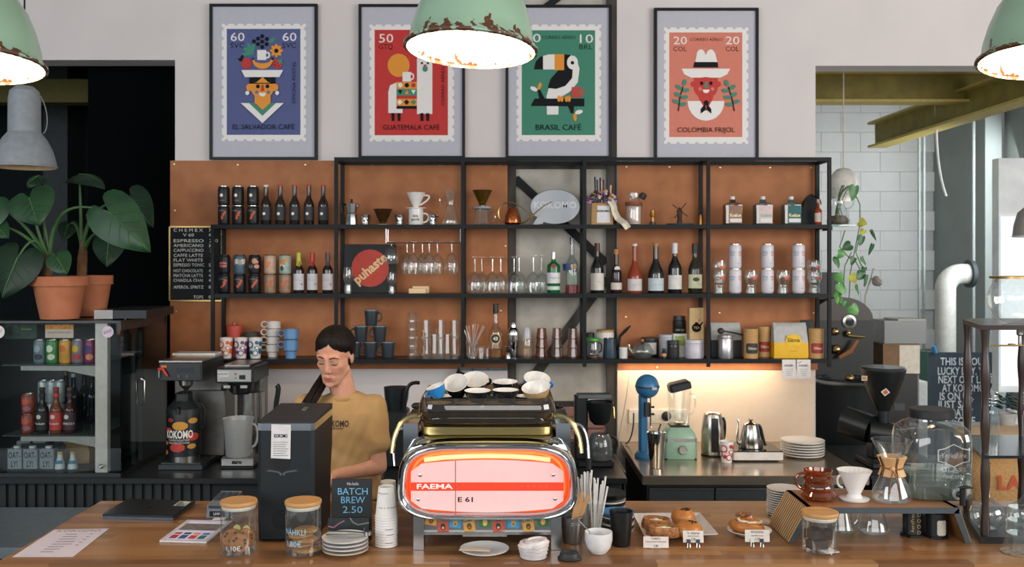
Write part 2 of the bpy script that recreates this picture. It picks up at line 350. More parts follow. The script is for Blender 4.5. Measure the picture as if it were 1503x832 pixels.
# ================= framed stamp posters =================
class Art:
    """flat print in layers on a plane: points are given in the pixels of a sketch with origin (ox,oy) and scale k pixels per photo pixel"""
    def __init__(s, ox, oy, k, Y): s.ox, s.oy, s.k, s.Y = ox, oy, k, Y; s.g = G(); s.y = Y
    def pt(s, x, y): p = P(s.ox + x / s.k, s.oy + y / s.k, s.Y); return (p.x, p.z)
    def poly(s, pts, mat): s.y -= .0002; s.g.prism([s.pt(*p) for p in pts][::-1], .0002, mat, (0, s.y, 0)); return s
    def ell(s, cx, cy, rx, ry, mat, a0=0, a1=360, n=20, rot=0):
        c, q = math.cos(R(rot)), math.sin(R(rot)); pts = []
        for i in range(n + (a1 - a0 < 360)):
            a = R(a0 + (a1 - a0) * i / n); u, v = rx * math.cos(a), ry * math.sin(a); pts.append((cx + u * c - v * q, cy + u * q + v * c))
        return s.poly(pts, mat)
    def rect(s, x0, y0, x1, y1, mat): return s.poly([(x0, y0), (x1, y0), (x1, y1), (x0, y1)], mat)
    def line(s, pts, w, mat):
        for a, b in zip(pts, pts[1:]):
            d = Vector((b[0] - a[0], b[1] - a[1])).normalized(); n = (-d.y * w / 2, d.x * w / 2)
            s.poly([(a[0] + n[0], a[1] + n[1]), (b[0] + n[0], b[1] + n[1]), (b[0] - n[0], b[1] - n[1]), (a[0] - n[0], a[1] - n[1])], mat)
        return s
    def txt(s, body, x0, x1, cy, h, mat, rot=None, bold=0.):
        """cap height h and span x0..x1 in sketch pixels"""
        s.y -= .0002; p = s.pt((x0 + x1) / 2, cy); u = s.Y / F / s.k
        s.g.text(body, h * u / .70, mat, (p[0], s.y, p[1]), rot, wid=(x1 - x0) * u, bold=bold); return s
    def ob(s, name, par): return s.g.ob(name, par, smooth=0)
PW, PK, PO, PG, PR = m('dedad6', .6, 0, .01), m('0c1114', .7, spec=.2), m('d98a1e', .6, 0, .03), m('2f7f68', .6, 0, .03), m('b3221a', .6, 0, .03)
def poster(label, fr, art, stamp, panel, col):
    ox, oy, k = art; YP = YW - .022
    t = thing('framed_poster', label, 'poster', P((fr[0] + fr[2]) / 2, fr[3], YP), 0, 'framed stamp posters'); tl = t.location.copy()
    a, b = P(fr[0], fr[1], YP), P(fr[2], fr[3], YP); fw = .017
    FRM = m('0d1214', .45, spec=.25)
    def sl(n, x0, x1, y0, y1, z0, z1, mt): o = slab(n, t, x0, x1, y0, y1, z0, z1, mt); o.location -= tl; return o
    sl('frame_side', a.x, a.x + fw, YP - .012, YW, b.z, a.z, FRM); sl('frame_side', b.x - fw, b.x, YP - .012, YW, b.z, a.z, FRM)
    sl('frame_side', a.x + fw, b.x - fw, YP - .012, YW, b.z, b.z + fw, FRM); sl('frame_side', a.x + fw, b.x - fw, YP - .012, YW, a.z - fw, a.z, FRM)
    sl('mount_board', a.x + fw, b.x - fw, YP, YP + .006, b.z + fw, a.z - fw, m('b3b2bc', .7, 0, .02))
    A = Art(ox, oy, k, YP - .0005); x0, y0, x1, y1 = stamp; pts = []
    nx, ny = 9, 12; r = (x1 - x0) / nx * .21; q = (x1 - x0) * .012
    def edge(ax, ay, bx, by, n, ix, iy):
        for i in range(n):
            cx, cy = ax + (bx - ax) * (i + .5) / n, ay + (by - ay) * (i + .5) / n; dx, dy = (bx - ax), (by - ay); L = math.hypot(dx, dy); dx /= L; dy /= L
            for j in range(5):
                an = math.pi * j / 4; pts.append((cx - dx * r * math.cos(an) + ix * r * math.sin(an), cy - dy * r * math.cos(an) + iy * r * math.sin(an)))
        pts.append((bx, by))
    edge(x0, y0, x1, y0, nx, 0, 1); edge(x1, y0, x1, y1, ny, -1, 0); edge(x1, y1, x0, y1, nx, 0, -1); edge(x0, y1, x0, y0, ny, 1, 0)
    A.poly(pts, PW).rect(*panel, col); 
    return t, tl, A
def fin(t, tl, A): o = A.ob('stamp_print', t); o.location = -tl
# El Salvador
t, tl, A = poster('blue stamp poster of a fruit-hatted face reading El Salvador Café', (308, 6, 466, 234.5), (310, 20, 4.16), (65, 62, 578, 778), (95, 93, 545, 740), m('454f80', .6, 0, .03))
A.txt('60', 118, 203, 145, 52, PW).txt('60', 435, 520, 145, 52, PW).txt('SVC', 118, 203, 196, 32, PK).txt('SVC', 435, 520, 196, 32, PK)
for x, y in ((312, 138), (287, 153), (340, 155), (262, 170), (312, 171), (286, 187), (339, 187), (312, 204)): A.ell(x, y, 13, 13, PK, n=12)
A.ell(373, 163, 22, 12, PG, rot=-35)
for rr, l in ((-110, 40), (-150, 36), (-70, 34), (170, 40)): A.ell(245 + 20 * math.cos(R(rr)), 240 + 25 * math.sin(R(rr)), l, 13, PG, rot=rr)
A.rect(282, 223, 337, 284, PW).ell(345, 254, 16, 20, PW).ell(343, 254, 8, 12, m('454f80', .6, 0, .03))
for i in range(8): A.ell(399 + 25 * math.cos(i * .785), 227 + 26 * math.sin(i * .785), 15, 10, PO, rot=i * 45, n=10)
A.ell(399, 228, 13, 13, PK).ell(217, 305, 32, 34, PR).ell(188, 272, 9, 20, PK, rot=20).ell(180, 283, 16, 7, PK, rot=20)
A.poly([(254, 280)] + [(315 + 62 * math.cos(R(a)), 283 + 56 * math.sin(R(a))) for a in range(180, -1, -15)] + [(374, 280)] + [(315 + 50 * math.cos(R(a)), 283 + 22 * math.sin(R(a))) for a in range(0, 181, 15)], PO)
A.ell(257, 278, 6, 7, PK, n=8).ell(374, 276, 6, 8, PK, n=8)
A.poly([(376, 290), (405, 276), (436, 290), (432, 325), (405, 340), (378, 325)], PR).poly([(408, 282), (440, 278), (432, 292), (442, 308), (424, 300), (410, 312)], PG)
for x, y in ((392, 298), (410, 303), (396, 318), (414, 322), (385, 312)): A.ell(x, y, 4, 4, PK, n=6)
A.poly([(186, 346), (442, 346), (418, 389), (208, 389)], PW).rect(235, 389, 393, 430, PK)
A.poly([(237, 430)] + [(315 + 78 * math.cos(R(a)), 432 - 8 + 100 * math.sin(R(a)) * 1) for a in range(180, -1, -15)] + [(393, 430), (350, 420), (316, 389), (280, 420)], PO)
A.ell(236, 452, 20, 22, PO).ell(392, 452, 20, 22, PO).rect(268, 505, 365, 550, PO).poly([(268, 545), (365, 545), (316, 590)], PO)
A.ell(223, 486, 12, 13, PW).ell(405, 486, 12, 13, PW).ell(288, 446, 12, 12, PK).ell(346, 446, 12, 12, PK).ell(281, 481, 11, 11, m('6a6a88', .6)).ell(352, 481, 11, 11, m('6a6a88', .6))
A.poly([(311, 436), (322, 436), (328, 474), (305, 474)], PR).ell(316, 486, 21, 22, PW, 0, 180)
A.poly([(184, 548), (234, 548), (316, 626), (396, 548), (446, 548), (316, 670)], PW).poly([(234, 548), (268, 548), (316, 592), (364, 548), (398, 548), (316, 626)], PG)
A.txt('OFICINA POSTAL', 508 - 128, 508 + 128, 422, 20, PK, (0, -90, 0)).txt('EL SALVADOR CAFÉ', 133, 508, 694, 30, PK)
fin(t, tl, A)
# Guatemala
K2 = (500, 0, 2.972)
t, tl, A = poster('red stamp poster of a llama reading Guatemala Café', (526.5, 6.5, 682.5, 233), K2, (126, 107, 495, 617), (148, 130, 468, 590), m('b81f1b', .6, 0, .03))
A.txt('50', 167, 229, 169, 38, PW).txt('GTQ', 166, 228, 205, 22, PK).ell(253, 285, 48, 51, PO).rect(333, 255, 400, 497, PW).ell(367, 262, 34, 42, PW)
A.poly([(208, 493), (208, 400), (216, 372), (244, 360), (270, 380), (270, 493)], PW).rect(244, 360, 334, 475, PW).rect(270, 314, 308, 356, PW).ell(311, 334, 10, 15, PW).ell(310, 334, 5, 9, m('b81f1b', .6, 0, .03))
for y0, y1, c in ((358, 388, PO), (388, 417, PG), (417, 431, PR), (431, 462, PO), (462, 475, PK)): A.rect(244, y0, 333, y1, c)
for x, c in ((260, PW), (289, PK), (318, PR)): A.ell(x, 372, 10, 10, c, n=12)
for x, c, s_ in ((260, PK, 1), (289, PO, -1), (318, PW, 1)): A.poly([(x - 10, 402 - 9 * s_), (x + 10, 402 - 9 * s_), (x, 402 + 10 * s_)], c)
for x, c in ((258, PW), (288, PK), (318, PG)): A.poly([(x - 12, 446), (x, 434), (x + 12, 446), (x, 458)], c)
for x in (221, 247, 347, 372): A.poly([(x, 494), (x + 15, 494), (x + 14, 528), (x + 3, 528)], PK)
A.ell(355, 276, 5, 5, PK, n=8).ell(381, 276, 5, 5, PK, n=8).ell(369, 300, 11, 14, PG).poly([(362, 282), (376, 282), (369, 296)], PR).poly([(345, 262), (352, 232), (362, 258)], PW).poly([(375, 258), (385, 232), (392, 262)], PW)
A.txt('CORREO AÉREO', 447 - 85, 447 + 85, 376, 13, PK, (0, -90, 0)).txt('GUATEMALA CAFÉ', 184, 431, 557, 22, PK)
fin(t, tl, A)
# Brasil
GB = m('2f7a62', .6, 0, .03)
t, tl, A = poster('green stamp poster of a toucan reading Brasil Café', (742, 7.5, 897.5, 233), K2, (767, 107, 1136, 616), (790, 132, 1110, 589), GB)
A.txt('10', 806, 866, 168, 38, PW).txt('10', 1037, 1095, 171, 38, PW).txt('BRL', 1040, 1098, 206, 22, PK).txt('CORREO AÉREO', 879, 1025, 164, 14, PK)
A.poly([(843, 303), (850, 270), (870, 248), (884, 244), (884, 303)], PK).poly([(883, 303), (883, 244), (905, 238), (934, 237), (934, 303)], PW).rect(933, 237, 975, 306, PO)
A.poly([(975, 237), (1005, 240), (1030, 262), (1042, 300), (1034, 360), (1000, 400), (950, 430), (950, 500), (900, 500), (898, 420), (920, 340), (950, 306), (975, 306)], PW)
A.poly([(975, 237), (1005, 240), (990, 262), (988, 285), (1012, 305), (1010, 340), (980, 375), (940, 388), (903, 384), (915, 345), (950, 306), (975, 306)], PK).ell(1011, 273, 24, 30, PW).ell(1011, 274, 8, 8, PK, n=10)
A.poly([(829, 462), (846, 430), (866, 430), (858, 392), (870, 392), (890, 430), (1063, 430), (1063, 464), (1018, 464), (1016, 494), (1004, 494), (992, 464)], PK)
A.ell(843, 388, 17, 9, PW, rot=25).ell(868, 376, 16, 8, PO, rot=-70).ell(1039, 489, 17, 9, PW, rot=-15).ell(1022, 511, 17, 8, PO, rot=85)
for x in (952, 965, 985, 997): A.ell(x, 431, 7, 14, PO, n=12)
A.rect(1008, 380, 1048, 426, m('b8362a', .6)).ell(1050, 402, 14, 15, m('b8362a', .6)).ell(1049, 402, 7, 9, GB).txt('BRASIL CAFÉ', 850, 1049, 557, 24, PK)
fin(t, tl, A)
# Colombia
PS = m('c9735f', .6, 0, .03); PR4 = m('b8281e', .6, 0, .03)
t, tl, A = poster('salmon stamp poster of a man in a white hat reading Colombia Frijol', (960, 12, 1113, 235.5), (960, 10, 3.96), (58, 120, 548, 796), (88, 149, 513, 757), PS)
A.txt('20', 113, 191, 198, 46, PW).txt('20', 416, 496, 198, 46, PW).txt('COL', 111, 188, 246, 27, PK).txt('COL', 415, 492, 246, 27, PK).txt('CORREO AÉREO', 209, 400, 191, 17, PK)
A.poly([(240, 322), (250, 265), (262, 250), (275, 247), (290, 256), (300, 280), (312, 256), (328, 247), (342, 252), (354, 270), (368, 322)], PW).poly([(234, 321), (369, 321), (374, 353), (227, 353)], PK)
A.poly([(160, 360), (442, 360), (425, 392), (385, 412), (215, 412), (175, 392)], PW).rect(231, 412, 370, 470, PR4).ell(300, 470, 70, 62, PR4).ell(228, 450, 16, 17, PR4).ell(373, 450, 16, 17, PR4)
A.poly([(258, 520), (345, 520), (335, 548), (302, 605), (268, 548)], PR4).poly([(195, 548)] + [(301 + 106 * math.cos(R(a)), 552 + 110 * math.sin(R(a))) for a in range(178, 1, -11)] + [(406, 548), (335, 548), (302, 605), (268, 548)], PW)
A.ell(276, 445, 10, 11, PK).ell(330, 445, 10, 11, PK).poly([(297, 436), (309, 436), (314, 471), (292, 471)], PG).ell(267, 478, 10, 10, PS).ell(339, 478, 10, 10, PS).ell(302, 482, 20, 20, PW, 0, 180)
A.ell(302, 559, 15, 15, PK).poly([(295, 565), (300, 600), (270, 621), (270, 595)], PK).poly([(308, 565), (304, 600), (332, 621), (332, 595)], PK)
A.line([(168, 465), (150, 525), (140, 607)], 6, PK).line([(430, 465), (450, 525), (466, 607)], 6, PK)
for x, y, r_ in ((176, 441, 105), (143, 468, 35), (184, 486, -10), (136, 510, 30), (177, 526, -10), (126, 551, 25), (167, 567, -10)): A.ell(x, y, 20, 12, PG, rot=r_, n=12)
for x, y, r_ in ((421, 443, 75), (455, 468, -35), (414, 488, 10), (463, 511, -30), (425, 527, 10), (478, 552, -25), (436, 568, 10)): A.ell(x, y, 20, 12, PG, rot=r_, n=12)
A.txt('COLOMBIA FRIJOL', 134, 467, 717, 28, PK)
fin(t, tl, A)
# ================= pendant lamps =================
def rusty(col, lo=0.):
    key = ('rust', col)
    if key in _M: return _M[key]
    mt = m(col, .35, 0, .05, 8, coat=.3).copy(); nt = mt.node_tree; N = nt.nodes; b = N['Principled BSDF']; base = b.inputs['Base Color'].links[0].from_socket
    g = N.new('ShaderNodeTexCoord'); sp = N.new('ShaderNodeSeparateXYZ'); nt.links.new(g.outputs['Object'], sp.inputs[0])
    nz = N.new('ShaderNodeTexNoise'); nz.inputs['Scale'].default_value = 28; nz.inputs['Detail'].default_value = 6; nt.links.new(g.outputs['Object'], nz.inputs['Vector'])
    mr = N.new('ShaderNodeMapRange'); mr.inputs[1].default_value = .10; mr.inputs[2].default_value = 0; mr.inputs[3].default_value = -.18; mr.inputs[4].default_value = .16; nt.links.new(sp.outputs[2], mr.inputs[0])
    ad = N.new('ShaderNodeMath'); nt.links.new(nz.outputs[0], ad.inputs[0]); nt.links.new(mr.outputs[0], ad.inputs[1])
    rp = N.new('ShaderNodeValToRGB'); rp.color_ramp.elements[0].position = .60 + lo; rp.color_ramp.elements[1].position = .63 + lo; nt.links.new(ad.outputs[0], rp.inputs[0])
    mx = N.new('ShaderNodeMix'); mx.data_type = 'RGBA'; nt.links.new(rp.outputs[0], mx.inputs[0]); nt.links.new(base, mx.inputs[6]); mx.inputs[7].default_value = (*lin('5a3520'), 1)
    nt.links.new(mx.outputs[2], b.inputs['Base Color']); _M[key] = mt; return mt
ENG = rusty('8fae94'); ENW = rusty('e9e2d2', .07)
def pendant(label, px, py, Y, r, tilt, group='green enamel pendant lamps'):
    """py is the height of the rim's centre"""
    t = thing('pendant_lamp', label, 'lamp', P(px, py, Y), 0, group)
    prof = [(r * 1.0, .0), (r * 1.01, .012), (r * .95, .03), (r * .93, .07), (r * .86, .13), (r * .74, .20), (r * .55, .265), (r * .36, .30), (r * .30, .33), (r * .28, .42), (r * .14, .44)]
    sh = lathe('shade', t, prof, ENG, (0, 0, 0), tilt, 40); lathe('shade_lining', t, [(a * .985, z - .002) for a, z in prof[:9]] + [(0, .31)], ENW, (0, 0, 0), tilt, 40)
    lathe('rim', t, [(r * 1.0, 0), (r * 1.035, .002), (r * 1.035, .010), (r * 1.0, .014)], ENG, (0, 0, 0), tilt, 40)
    lathe('bulb', t, [(0, .07), (.03, .08), (.05, .12), (.045, .16), (.02, .21), (.02, .27)], m('fff1dc', .5, emit=9, ecol='ffd8a4'), (0, 0, 0), tilt, 16)
    tube('cord', t, [(0, 0, .42), (0, 0, 4.3 - t.location.z)], .006, BLK)
    l = bpy.data.lights.new('pendant_bulb_light', 'POINT'); l.energy = 15; l.color = (1, .78, .52); l.shadow_soft_size = .04
    o = bpy.data.objects.new('pendant_bulb_light', l); COL.objects.link(o); o.location = (0, 0, .045); o.parent = t
    return t
pendant('lit pale green enamel pendant lamp, middle of the three over the counter', 691, 74, 3.30, .226, (-4, 3, 0))
pendant('lit green enamel pendant lamp cut by the left edge of the photo', -38, 98, 3.30, .226, (-5, -2, 0))
pendant('lit green enamel pendant lamp cut by the right edge of the photo', 1540, 90, 3.30, .226, (-5, 4, 0))
Y = 5.2; u = Y / F; t = thing('grey_pendant_lamp', 'grey bell pendant lamp hanging before the dark left opening', 'lamp', P(36, 246, Y)); GP = m('8b9095', .6)
lathe('shade', t, [(44 * u, 0), (43 * u, 8 * u), (38 * u, 26 * u), (30 * u, 42 * u), (22 * u, 52 * u)], GP, seg=32); lathe('shade_lining', t, [(43 * u, 0), (37 * u, 25 * u), (29 * u, 41 * u), (0, 50 * u)], m('d9b98a', .6), seg=32)
lathe('lamp_housing', t, [(22.5 * u, 51 * u), (22 * u, 100 * u), (20 * u, 112 * u), (12 * u, 119 * u), (0, 120 * u)], GP, seg=24); tube('cord', t, [(0, 0, 119 * u), (0, 0, 4.3 - t.location.z)], .005, BLK)
lathe('rim', t, [(44 * u, 0), (45 * u, 0), (45 * u, 2 * u), (44 * u, 3 * u)], GP, seg=32)
tube('wire', t, bez((.055, .03, .42), (.12, .05, .33), (.10, .06, .2), (.085, .03, .19), 10), .0025, m('9aa09f', .5))
Y = 7.0; u = Y / F; t = thing('white_pendant_lamp', 'white dome pendant lamp hanging in the right back room', 'lamp', P(1238, 290, Y)); WP = m('dcd8d0', .5)
lathe('shade', t, [(20 * u, 0), (20.5 * u, 20 * u), (17 * u, 34 * u), (9 * u, 42 * u), (0, 44 * u)], WP, seg=28); tube('cord', t, [(0, 0, 43 * u), (0, 0, 4.3 - t.location.z)], .006, m('d6c8b8', .6))
lathe('globe', t, [(0, -9 * u), (9 * u, -6 * u), (11 * u, 1 * u)], m('efe6da', .4, emit=.3), seg=20)
Y = 6.6; u = Y / F; t = thing('white_pendant_lamp', 'small grey dome lamp at the right edge before the bright window', 'lamp', P(1510, 348, Y))
lathe('shade', t, [(22 * u, 0), (20 * u, 18 * u), (15 * u, 36 * u), (6 * u, 44 * u), (0, 45 * u)], m('8b8681', .5), seg=28); tube('cord', t, [(0, 0, 44 * u), (0, 0, 4.3 - t.location.z)], .006, BLK)
lathe('rim', t, [(22 * u, 0), (22.6 * u, 0), (22.6 * u, 2 * u), (22 * u, 2 * u)], WP, seg=28)
# ================= things on the shelves =================
def can(name, label, px, row, w, h, body, group, z=0., art=None, top=STEEL, dy=0., Y0=None, loc=None, u=None):
    u = u or US; r, H = w * u / 2, h * u; L = loc if loc is not None else S(px, row, dy) + Vector((0, 0, z))
    t = thing(name, label, 'can', L, 0, group)
    lathe('body', t, [(r * .80, .0), (r * .97, H * .06), (r, H * .09), (r, H * .88), (r * .97, H * .91), (r * .86, H * .965)], body, seg=20)
    lathe('lid', t, [(r * .86, H * .96), (r * .86, H), (r * .80, H), (r * .78, H * .975), (0, H * .975)], top, seg=20)
    lathe('bottom_rim', t, [(0, H * .02), (r * .7, H * .02), (r * .8, 0), (r * .84, H * .02)], top, seg=20)
    if art: art(t, r, H)
    return t
def patch(t, name, r, mat, a, z, w, h, seg=10, rr=1.004, ell=True):
    """a printed patch bent round a can or bottle; angle a in degrees from the front (-y), w and h its width and height in metres"""
    v = []; f = []; n = 8
    for i in range(n + 1):
        q = -1 + 2 * i / n; q = math.sin(q * math.pi / 2) if ell else q; e = math.sqrt(max(0, 1 - q * q)) if ell else (1 if abs(q) < .8 else .8)
        an = R(a) + q * w / 2 / r
        for s_ in (-1, 1): v.append((r * rr * math.sin(an), -r * rr * math.cos(an), z + s_ * e * h / 2))
        if i: f.append((2 * i - 2, 2 * i, 2 * i + 1, 2 * i - 1))
    return G().add(v, f, mat).ob(name, t)
def band(t, name, r, z0, z1, mat, arc=None, seg=18, off=.0008, r1=None):
    a = None if arc is None else (-90 - arc, -90 + arc)
    return lathe(name, t, [(r + off, z0), ((r1 or r) + off, z1)], mat, seg=seg, arc=a)
K0 = m('14171a', .4, 0, .25, 90, spec=.35); MOON = m('f0e4de', .6); ORF = m('e8643a', .6, 0, .4, 200, c2='8a3a24'); GREYT = m('8b8d8e', .6)
def moon_art(t, r, H): patch(t, 'moon_print', r, m('5c5457', .6), -10, H * .52, r * .75, r * .75); patch(t, 'moon_print', r, MOON, -8, H * .52, r * .5, r * .5, rr=1.008); G().text('TUME', H * .10, GREYT, wrap=r * 1.006, at=(0, 0, H * .24)).ob('lettering', t)
def fleck_art(t, r, H):
    for k in range(9): patch(t, 'orange_fleck', r, ORF, -8 + k * 5 + random.uniform(-8, 8), H * (.32 + k * .045), r * .40, r * .26)
    G().text('puhaste', H * .11, GREYT, wrap=r * 1.006, at=(0, 0, H * .74), rot=(0, 0, -14)).ob('lettering', t)
for i, px in enumerate((328.5, 349.5, 371.5)):
    w_ = ['leftmost', 'middle', 'rightmost'][i]
    can('beer_can', w_ + ' lower black can with orange flecks on the top shelf', px, 'A', 17, 28.5, K0, 'black cans on the top shelf', 0, fleck_art)
    can('beer_can', w_ + ' upper black can with a moon print on the top shelf', px, 'A', 17, 28.5, K0, 'black cans on the top shelf', 28.5 * US, moon_art)
def bottle(name, label, px, row, w, h, sh, nk, gm, cap=None, caph=8, capw=None, group=None, dy=0., nr=.36, loc=None, u=None, shape='round', cat='bottle', foot=True):
    """sh = shoulder height share, nk = neck start share, nr = neck radius share"""
    u = u or US; r, H = w * u / 2, h * u; t = thing(name, label, cat, loc if loc is not None else S(px, row, dy), 0, group); n = r * nr
    mid = [(r + (n - r) * (1 - math.cos(math.pi * k / 6)) / 2, H * (sh + (nk - sh) * k / 6)) for k in range(1, 7)]
    if shape == 'square': mid = [(r * .98, H * (sh + .01)), (r * .9, H * (sh + .04)), (n * 1.2, H * nk)]
    lathe('body', t, [(0, 0), (r * .93, 0), (r, H * .02), (r, H * sh)] + mid + [(n, H * .965), (n * 1.12, H * .97), (n * 1.12, H * .99), (n * .8, H)], gm, seg=20)
    if cap: cr = (capw * u / 2) if capw else n * 1.25; lathe('cap', t, [(cr, H - caph * u), (cr, H * 1.0), (cr * .9, H * 1.006), (0, H * 1.006)], cap, seg=14)
    t['r'] = r; t['h'] = H; return t
DKG = m('14191a', .12, 0, .1, coat=.4); BRG = m('1c1714', .12, 0, .1, coat=.4)
for i, px in enumerate((390.5, 411.5, 432.5, 453.5, 474.5)):
    t = bottle('beer_bottle', ['black beer bottle with white cap beside the black cans', 'red-capped black beer bottle next to the white-capped one', 'second red-capped black beer bottle from the white-capped one', 'third red-capped black beer bottle from the white-capped one', 'red-capped black beer bottle nearest the moka pot'][i], px, 'A', 15, 58.5, .50, .74, BRG, m('d8d6d4', .4) if i == 0 else m('b5231f', .4), 2.5, 7.2, 'black beer bottles on the top shelf', nr=.42)
    r, H = t['r'], t['h']; band(t, 'label', r, H * .12, H * .46, m('262a2d', .6)); patch(t, 'moon_print', r, m('5c5457', .6), -10, H * .28, r * .8, r * .8, rr=1.06); patch(t, 'moon_print', r, MOON, -8, H * .28, r * .52, r * .52, rr=1.07)
# --- top shelf: brewing gear
X_, u = None, US
t = thing('moka_pot', 'faceted aluminium moka pot with black handle on the top shelf', 'coffee pot', S(516, 'A')); AL = m('c2c3c4', .22, 1)
lathe('boiler', t, [(0, 0), (9.5 * u, 0), (8 * u, 16 * u), (8.4 * u, 17 * u)], AL, seg=8); lathe('upper_chamber', t, [(8 * u, 17 * u), (7 * u, 18 * u), (9.5 * u, 31 * u), (9 * u, 31.5 * u)], AL, seg=8)
lathe('lid', t, [(9.4 * u, 31 * u), (2 * u, 33 * u), (0, 33 * u)], AL, seg=8); lathe('knob', t, [(2 * u, 33 * u), (1.6 * u, 35 * u), (2.2 * u, 38 * u), (0, 38 * u)], BLK, seg=8)
tube('handle', t, [(-9 * u, 0, 30 * u), (-14 * u, 0, 31 * u), (-15.5 * u, 0, 27 * u), (-14 * u, 0, 18 * u)], 1.6 * u, BLK); tube('spout', t, [(8 * u, 0, 26 * u), (12 * u, 0, 31 * u)], 1.4 * u, AL)
for i, px in enumerate((536.5, 586.5, 635)):
    t = thing('shot_cup', ['small hammered silver cup next to the moka pot', 'small hammered silver cup left of the white dripper', 'small hammered silver cup with a lip right of the white mug'][i], 'cup', S(px, 'A'), 0, 'small silver cups on the top shelf')
    lathe('cup', t, [(0, 0), (4.6 * u, 0), (5.4 * u, 6 * u), (6.8 * u, 14 * u), (7 * u, 14.5 * u), (6.6 * u, 14.5 * u), (5 * u, 5 * u), (0, 2 * u)], m('c9cbcc', .12, 1, .3, 60, .8), seg=18)
    lathe('rim', t, [(6.8 * u, 14 * u), (7.3 * u, 14.4 * u), (6.8 * u, 15 * u)], CHROME, seg=18)
    if i == 2: tube('lip', t, [(5 * u, 0, 12 * u), (8.5 * u, 0, 14 * u)], 1.4 * u, CHROME)
def dripper(t, r, h, mat, foot, holder=None, at=0., ribs=0):
    lathe('cone', t, [(r * .22, at), (r * .26, at + h * .04), (r, at + h), (r * 1.03, at + h), (r * .95, at + h), (r * .2, at + h * .08)], mat, seg=28)
    lathe('saucer_ring', t, [(r * .25, at), (foot, at + h * .01), (foot, at + h * .05), (r * .3, at + h * .08)], holder or mat, seg=28)
SMK = glass('6b4a2a', 0, .25)
t = thing('coffee_dripper', 'smoky brown plastic cone dripper standing alone on the top shelf', 'dripper', S(562, 'A')); dripper(t, 14 * u, 23 * u, SMK, 9 * u, m('b99a66', .5)); lathe('rim', t, [(13.8 * u, 22.4 * u), (14.6 * u, 23 * u), (13.8 * u, 23.6 * u)], SMK, seg=28)
def mug_handle(t, x, z0, z1, d, r, mat, s_=1):
    tube('handle', t, bez((x, 0, z1), (x + s_ * d * 1.5, 0, z1 + (z1 - z0) * .1), (x + s_ * d * 1.2, 0, z0 - (z1 - z0) * .05), (x, 0, z0), 10), r, mat)
t = thing('mug', 'white mug with a dark print under the white dripper', 'mug', S(610.5, 'A'))
lathe('body', t, [(0, 0), (10 * u, 0), (10.6 * u, 1 * u), (10.6 * u, 24 * u), (9.8 * u, 24 * u), (9.8 * u, 2 * u), (0, 1.5 * u)], CERAM, seg=28); mug_handle(t, 10.4 * u, 4 * u, 17 * u, 8 * u, 1.3 * u, CERAM)
G().text('kira\ngoods', 5 * u, INK, wrap=10.7 * u, at=(0, 0, 10.5 * u), bold=.02).ob('print', t)
t = thing('coffee_dripper', 'white ceramic cone dripper standing on a white mug', 'dripper', S(610.5, 'A') + Vector((0, 0, 24.05 * u))); dripper(t, 14 * u, 23.5 * u, CERAM, 15 * u); tube('handle', t, bez((10 * u, 0, 19 * u), (26 * u, 0, 22 * u), (20 * u, 0, 12 * u), (5 * u, 0, 5 * u), 10), 1.3 * u, CERAM)
t = thing('glass_coffee_maker', 'hourglass glass coffee maker with loop handle on the top shelf', 'coffee maker', S(661.5, 'A'))
lathe('flask', t, [(0, .5 * u), (12 * u, 0), (13 * u, 3 * u), (12 * u, 10 * u), (5.5 * u, 28 * u), (5.2 * u, 31 * u), (9 * u, 49 * u), (9.5 * u, 51.5 * u)], CLEAR, seg=28); tube('handle', t, bez((-7 * u, 0, 44 * u), (-20 * u, 0, 46 * u), (-18 * u, 0, 26 * u), (-7 * u, 0, 22 * u), 12), 1.1 * u, CLEAR)
lathe('neck_ring', t, [(5.6 * u, 28 * u), (6.4 * u, 29.5 * u), (5.6 * u, 31 * u)], CLEAR, seg=24)
t = thing('glass_server', 'glass coffee server under an amber cone dripper', 'server', S(708, 'A'))
lathe('flask', t, [(0, .5 * u), (12.5 * u, 0), (13.5 * u, 2 * u), (10.5 * u, 18 * u), (10 * u, 23 * u)], CLEAR, seg=28); lathe('collar', t, [(10 * u, 22 * u), (15 * u, 24 * u), (14 * u, 27 * u), (9 * u, 27.5 * u)], m('c8cfd2', .2, .7), seg=28); mug_handle(t, 11 * u, 5 * u, 19 * u, 8 * u, 1.1 * u, CLEAR)
t = thing('coffee_dripper', 'amber glass cone dripper on top of the glass server', 'dripper', S(708, 'A') + Vector((0, 0, 27.6 * u))); dripper(t, 14.5 * u, 23 * u, glass('8a6a1e', 0, .2), 5 * u); lathe('rim', t, [(14.3 * u, 22.4 * u), (15 * u, 23 * u), (14.3 * u, 23.6 * u)], SMK, seg=28)
t = thing('watering_can', 'hammered copper watering can with long brass spout', 'watering can', S(752.5, 'A', -.02))
lathe('body', t, [(0, 0), (10 * u, 0), (12 * u, 3 * u), (11.5 * u, 11 * u), (7.5 * u, 22 * u), (5 * u, 25.5 * u), (4.4 * u, 25.5 * u)], m('b5673d', .18, 1, .15, 60, .3), seg=24)
tube('handle', t, [(-9 * u, 0, 2 * u)] + arc3(-5 * u, 17 * u, 16 * u, 220, 60, 14) + [(12 * u, 0, 27 * u), (24 * u, 0, 17 * u), (28 * u, 0, 12 * u)], 1.0 * u, BRASS)
tube('spout', t, bez((11 * u, 0, 3 * u), (26 * u, 0, 4 * u), (34 * u, 0, 25 * u), (58 * u, 0, 34 * u), 14), [1.8 * u - .09 * u * i for i in range(15)], BRASS)
t = thing('speech_bubble_sign', 'grey-white oval speech bubble sign on the top shelf', 'sign', S(814.5, 'A', .04)); u = 5.74 / F
pts = [(36 * u * math.cos(R(a)), 27 * u + 25 * u * math.sin(R(a))) for a in range(-118, 213, 10)]
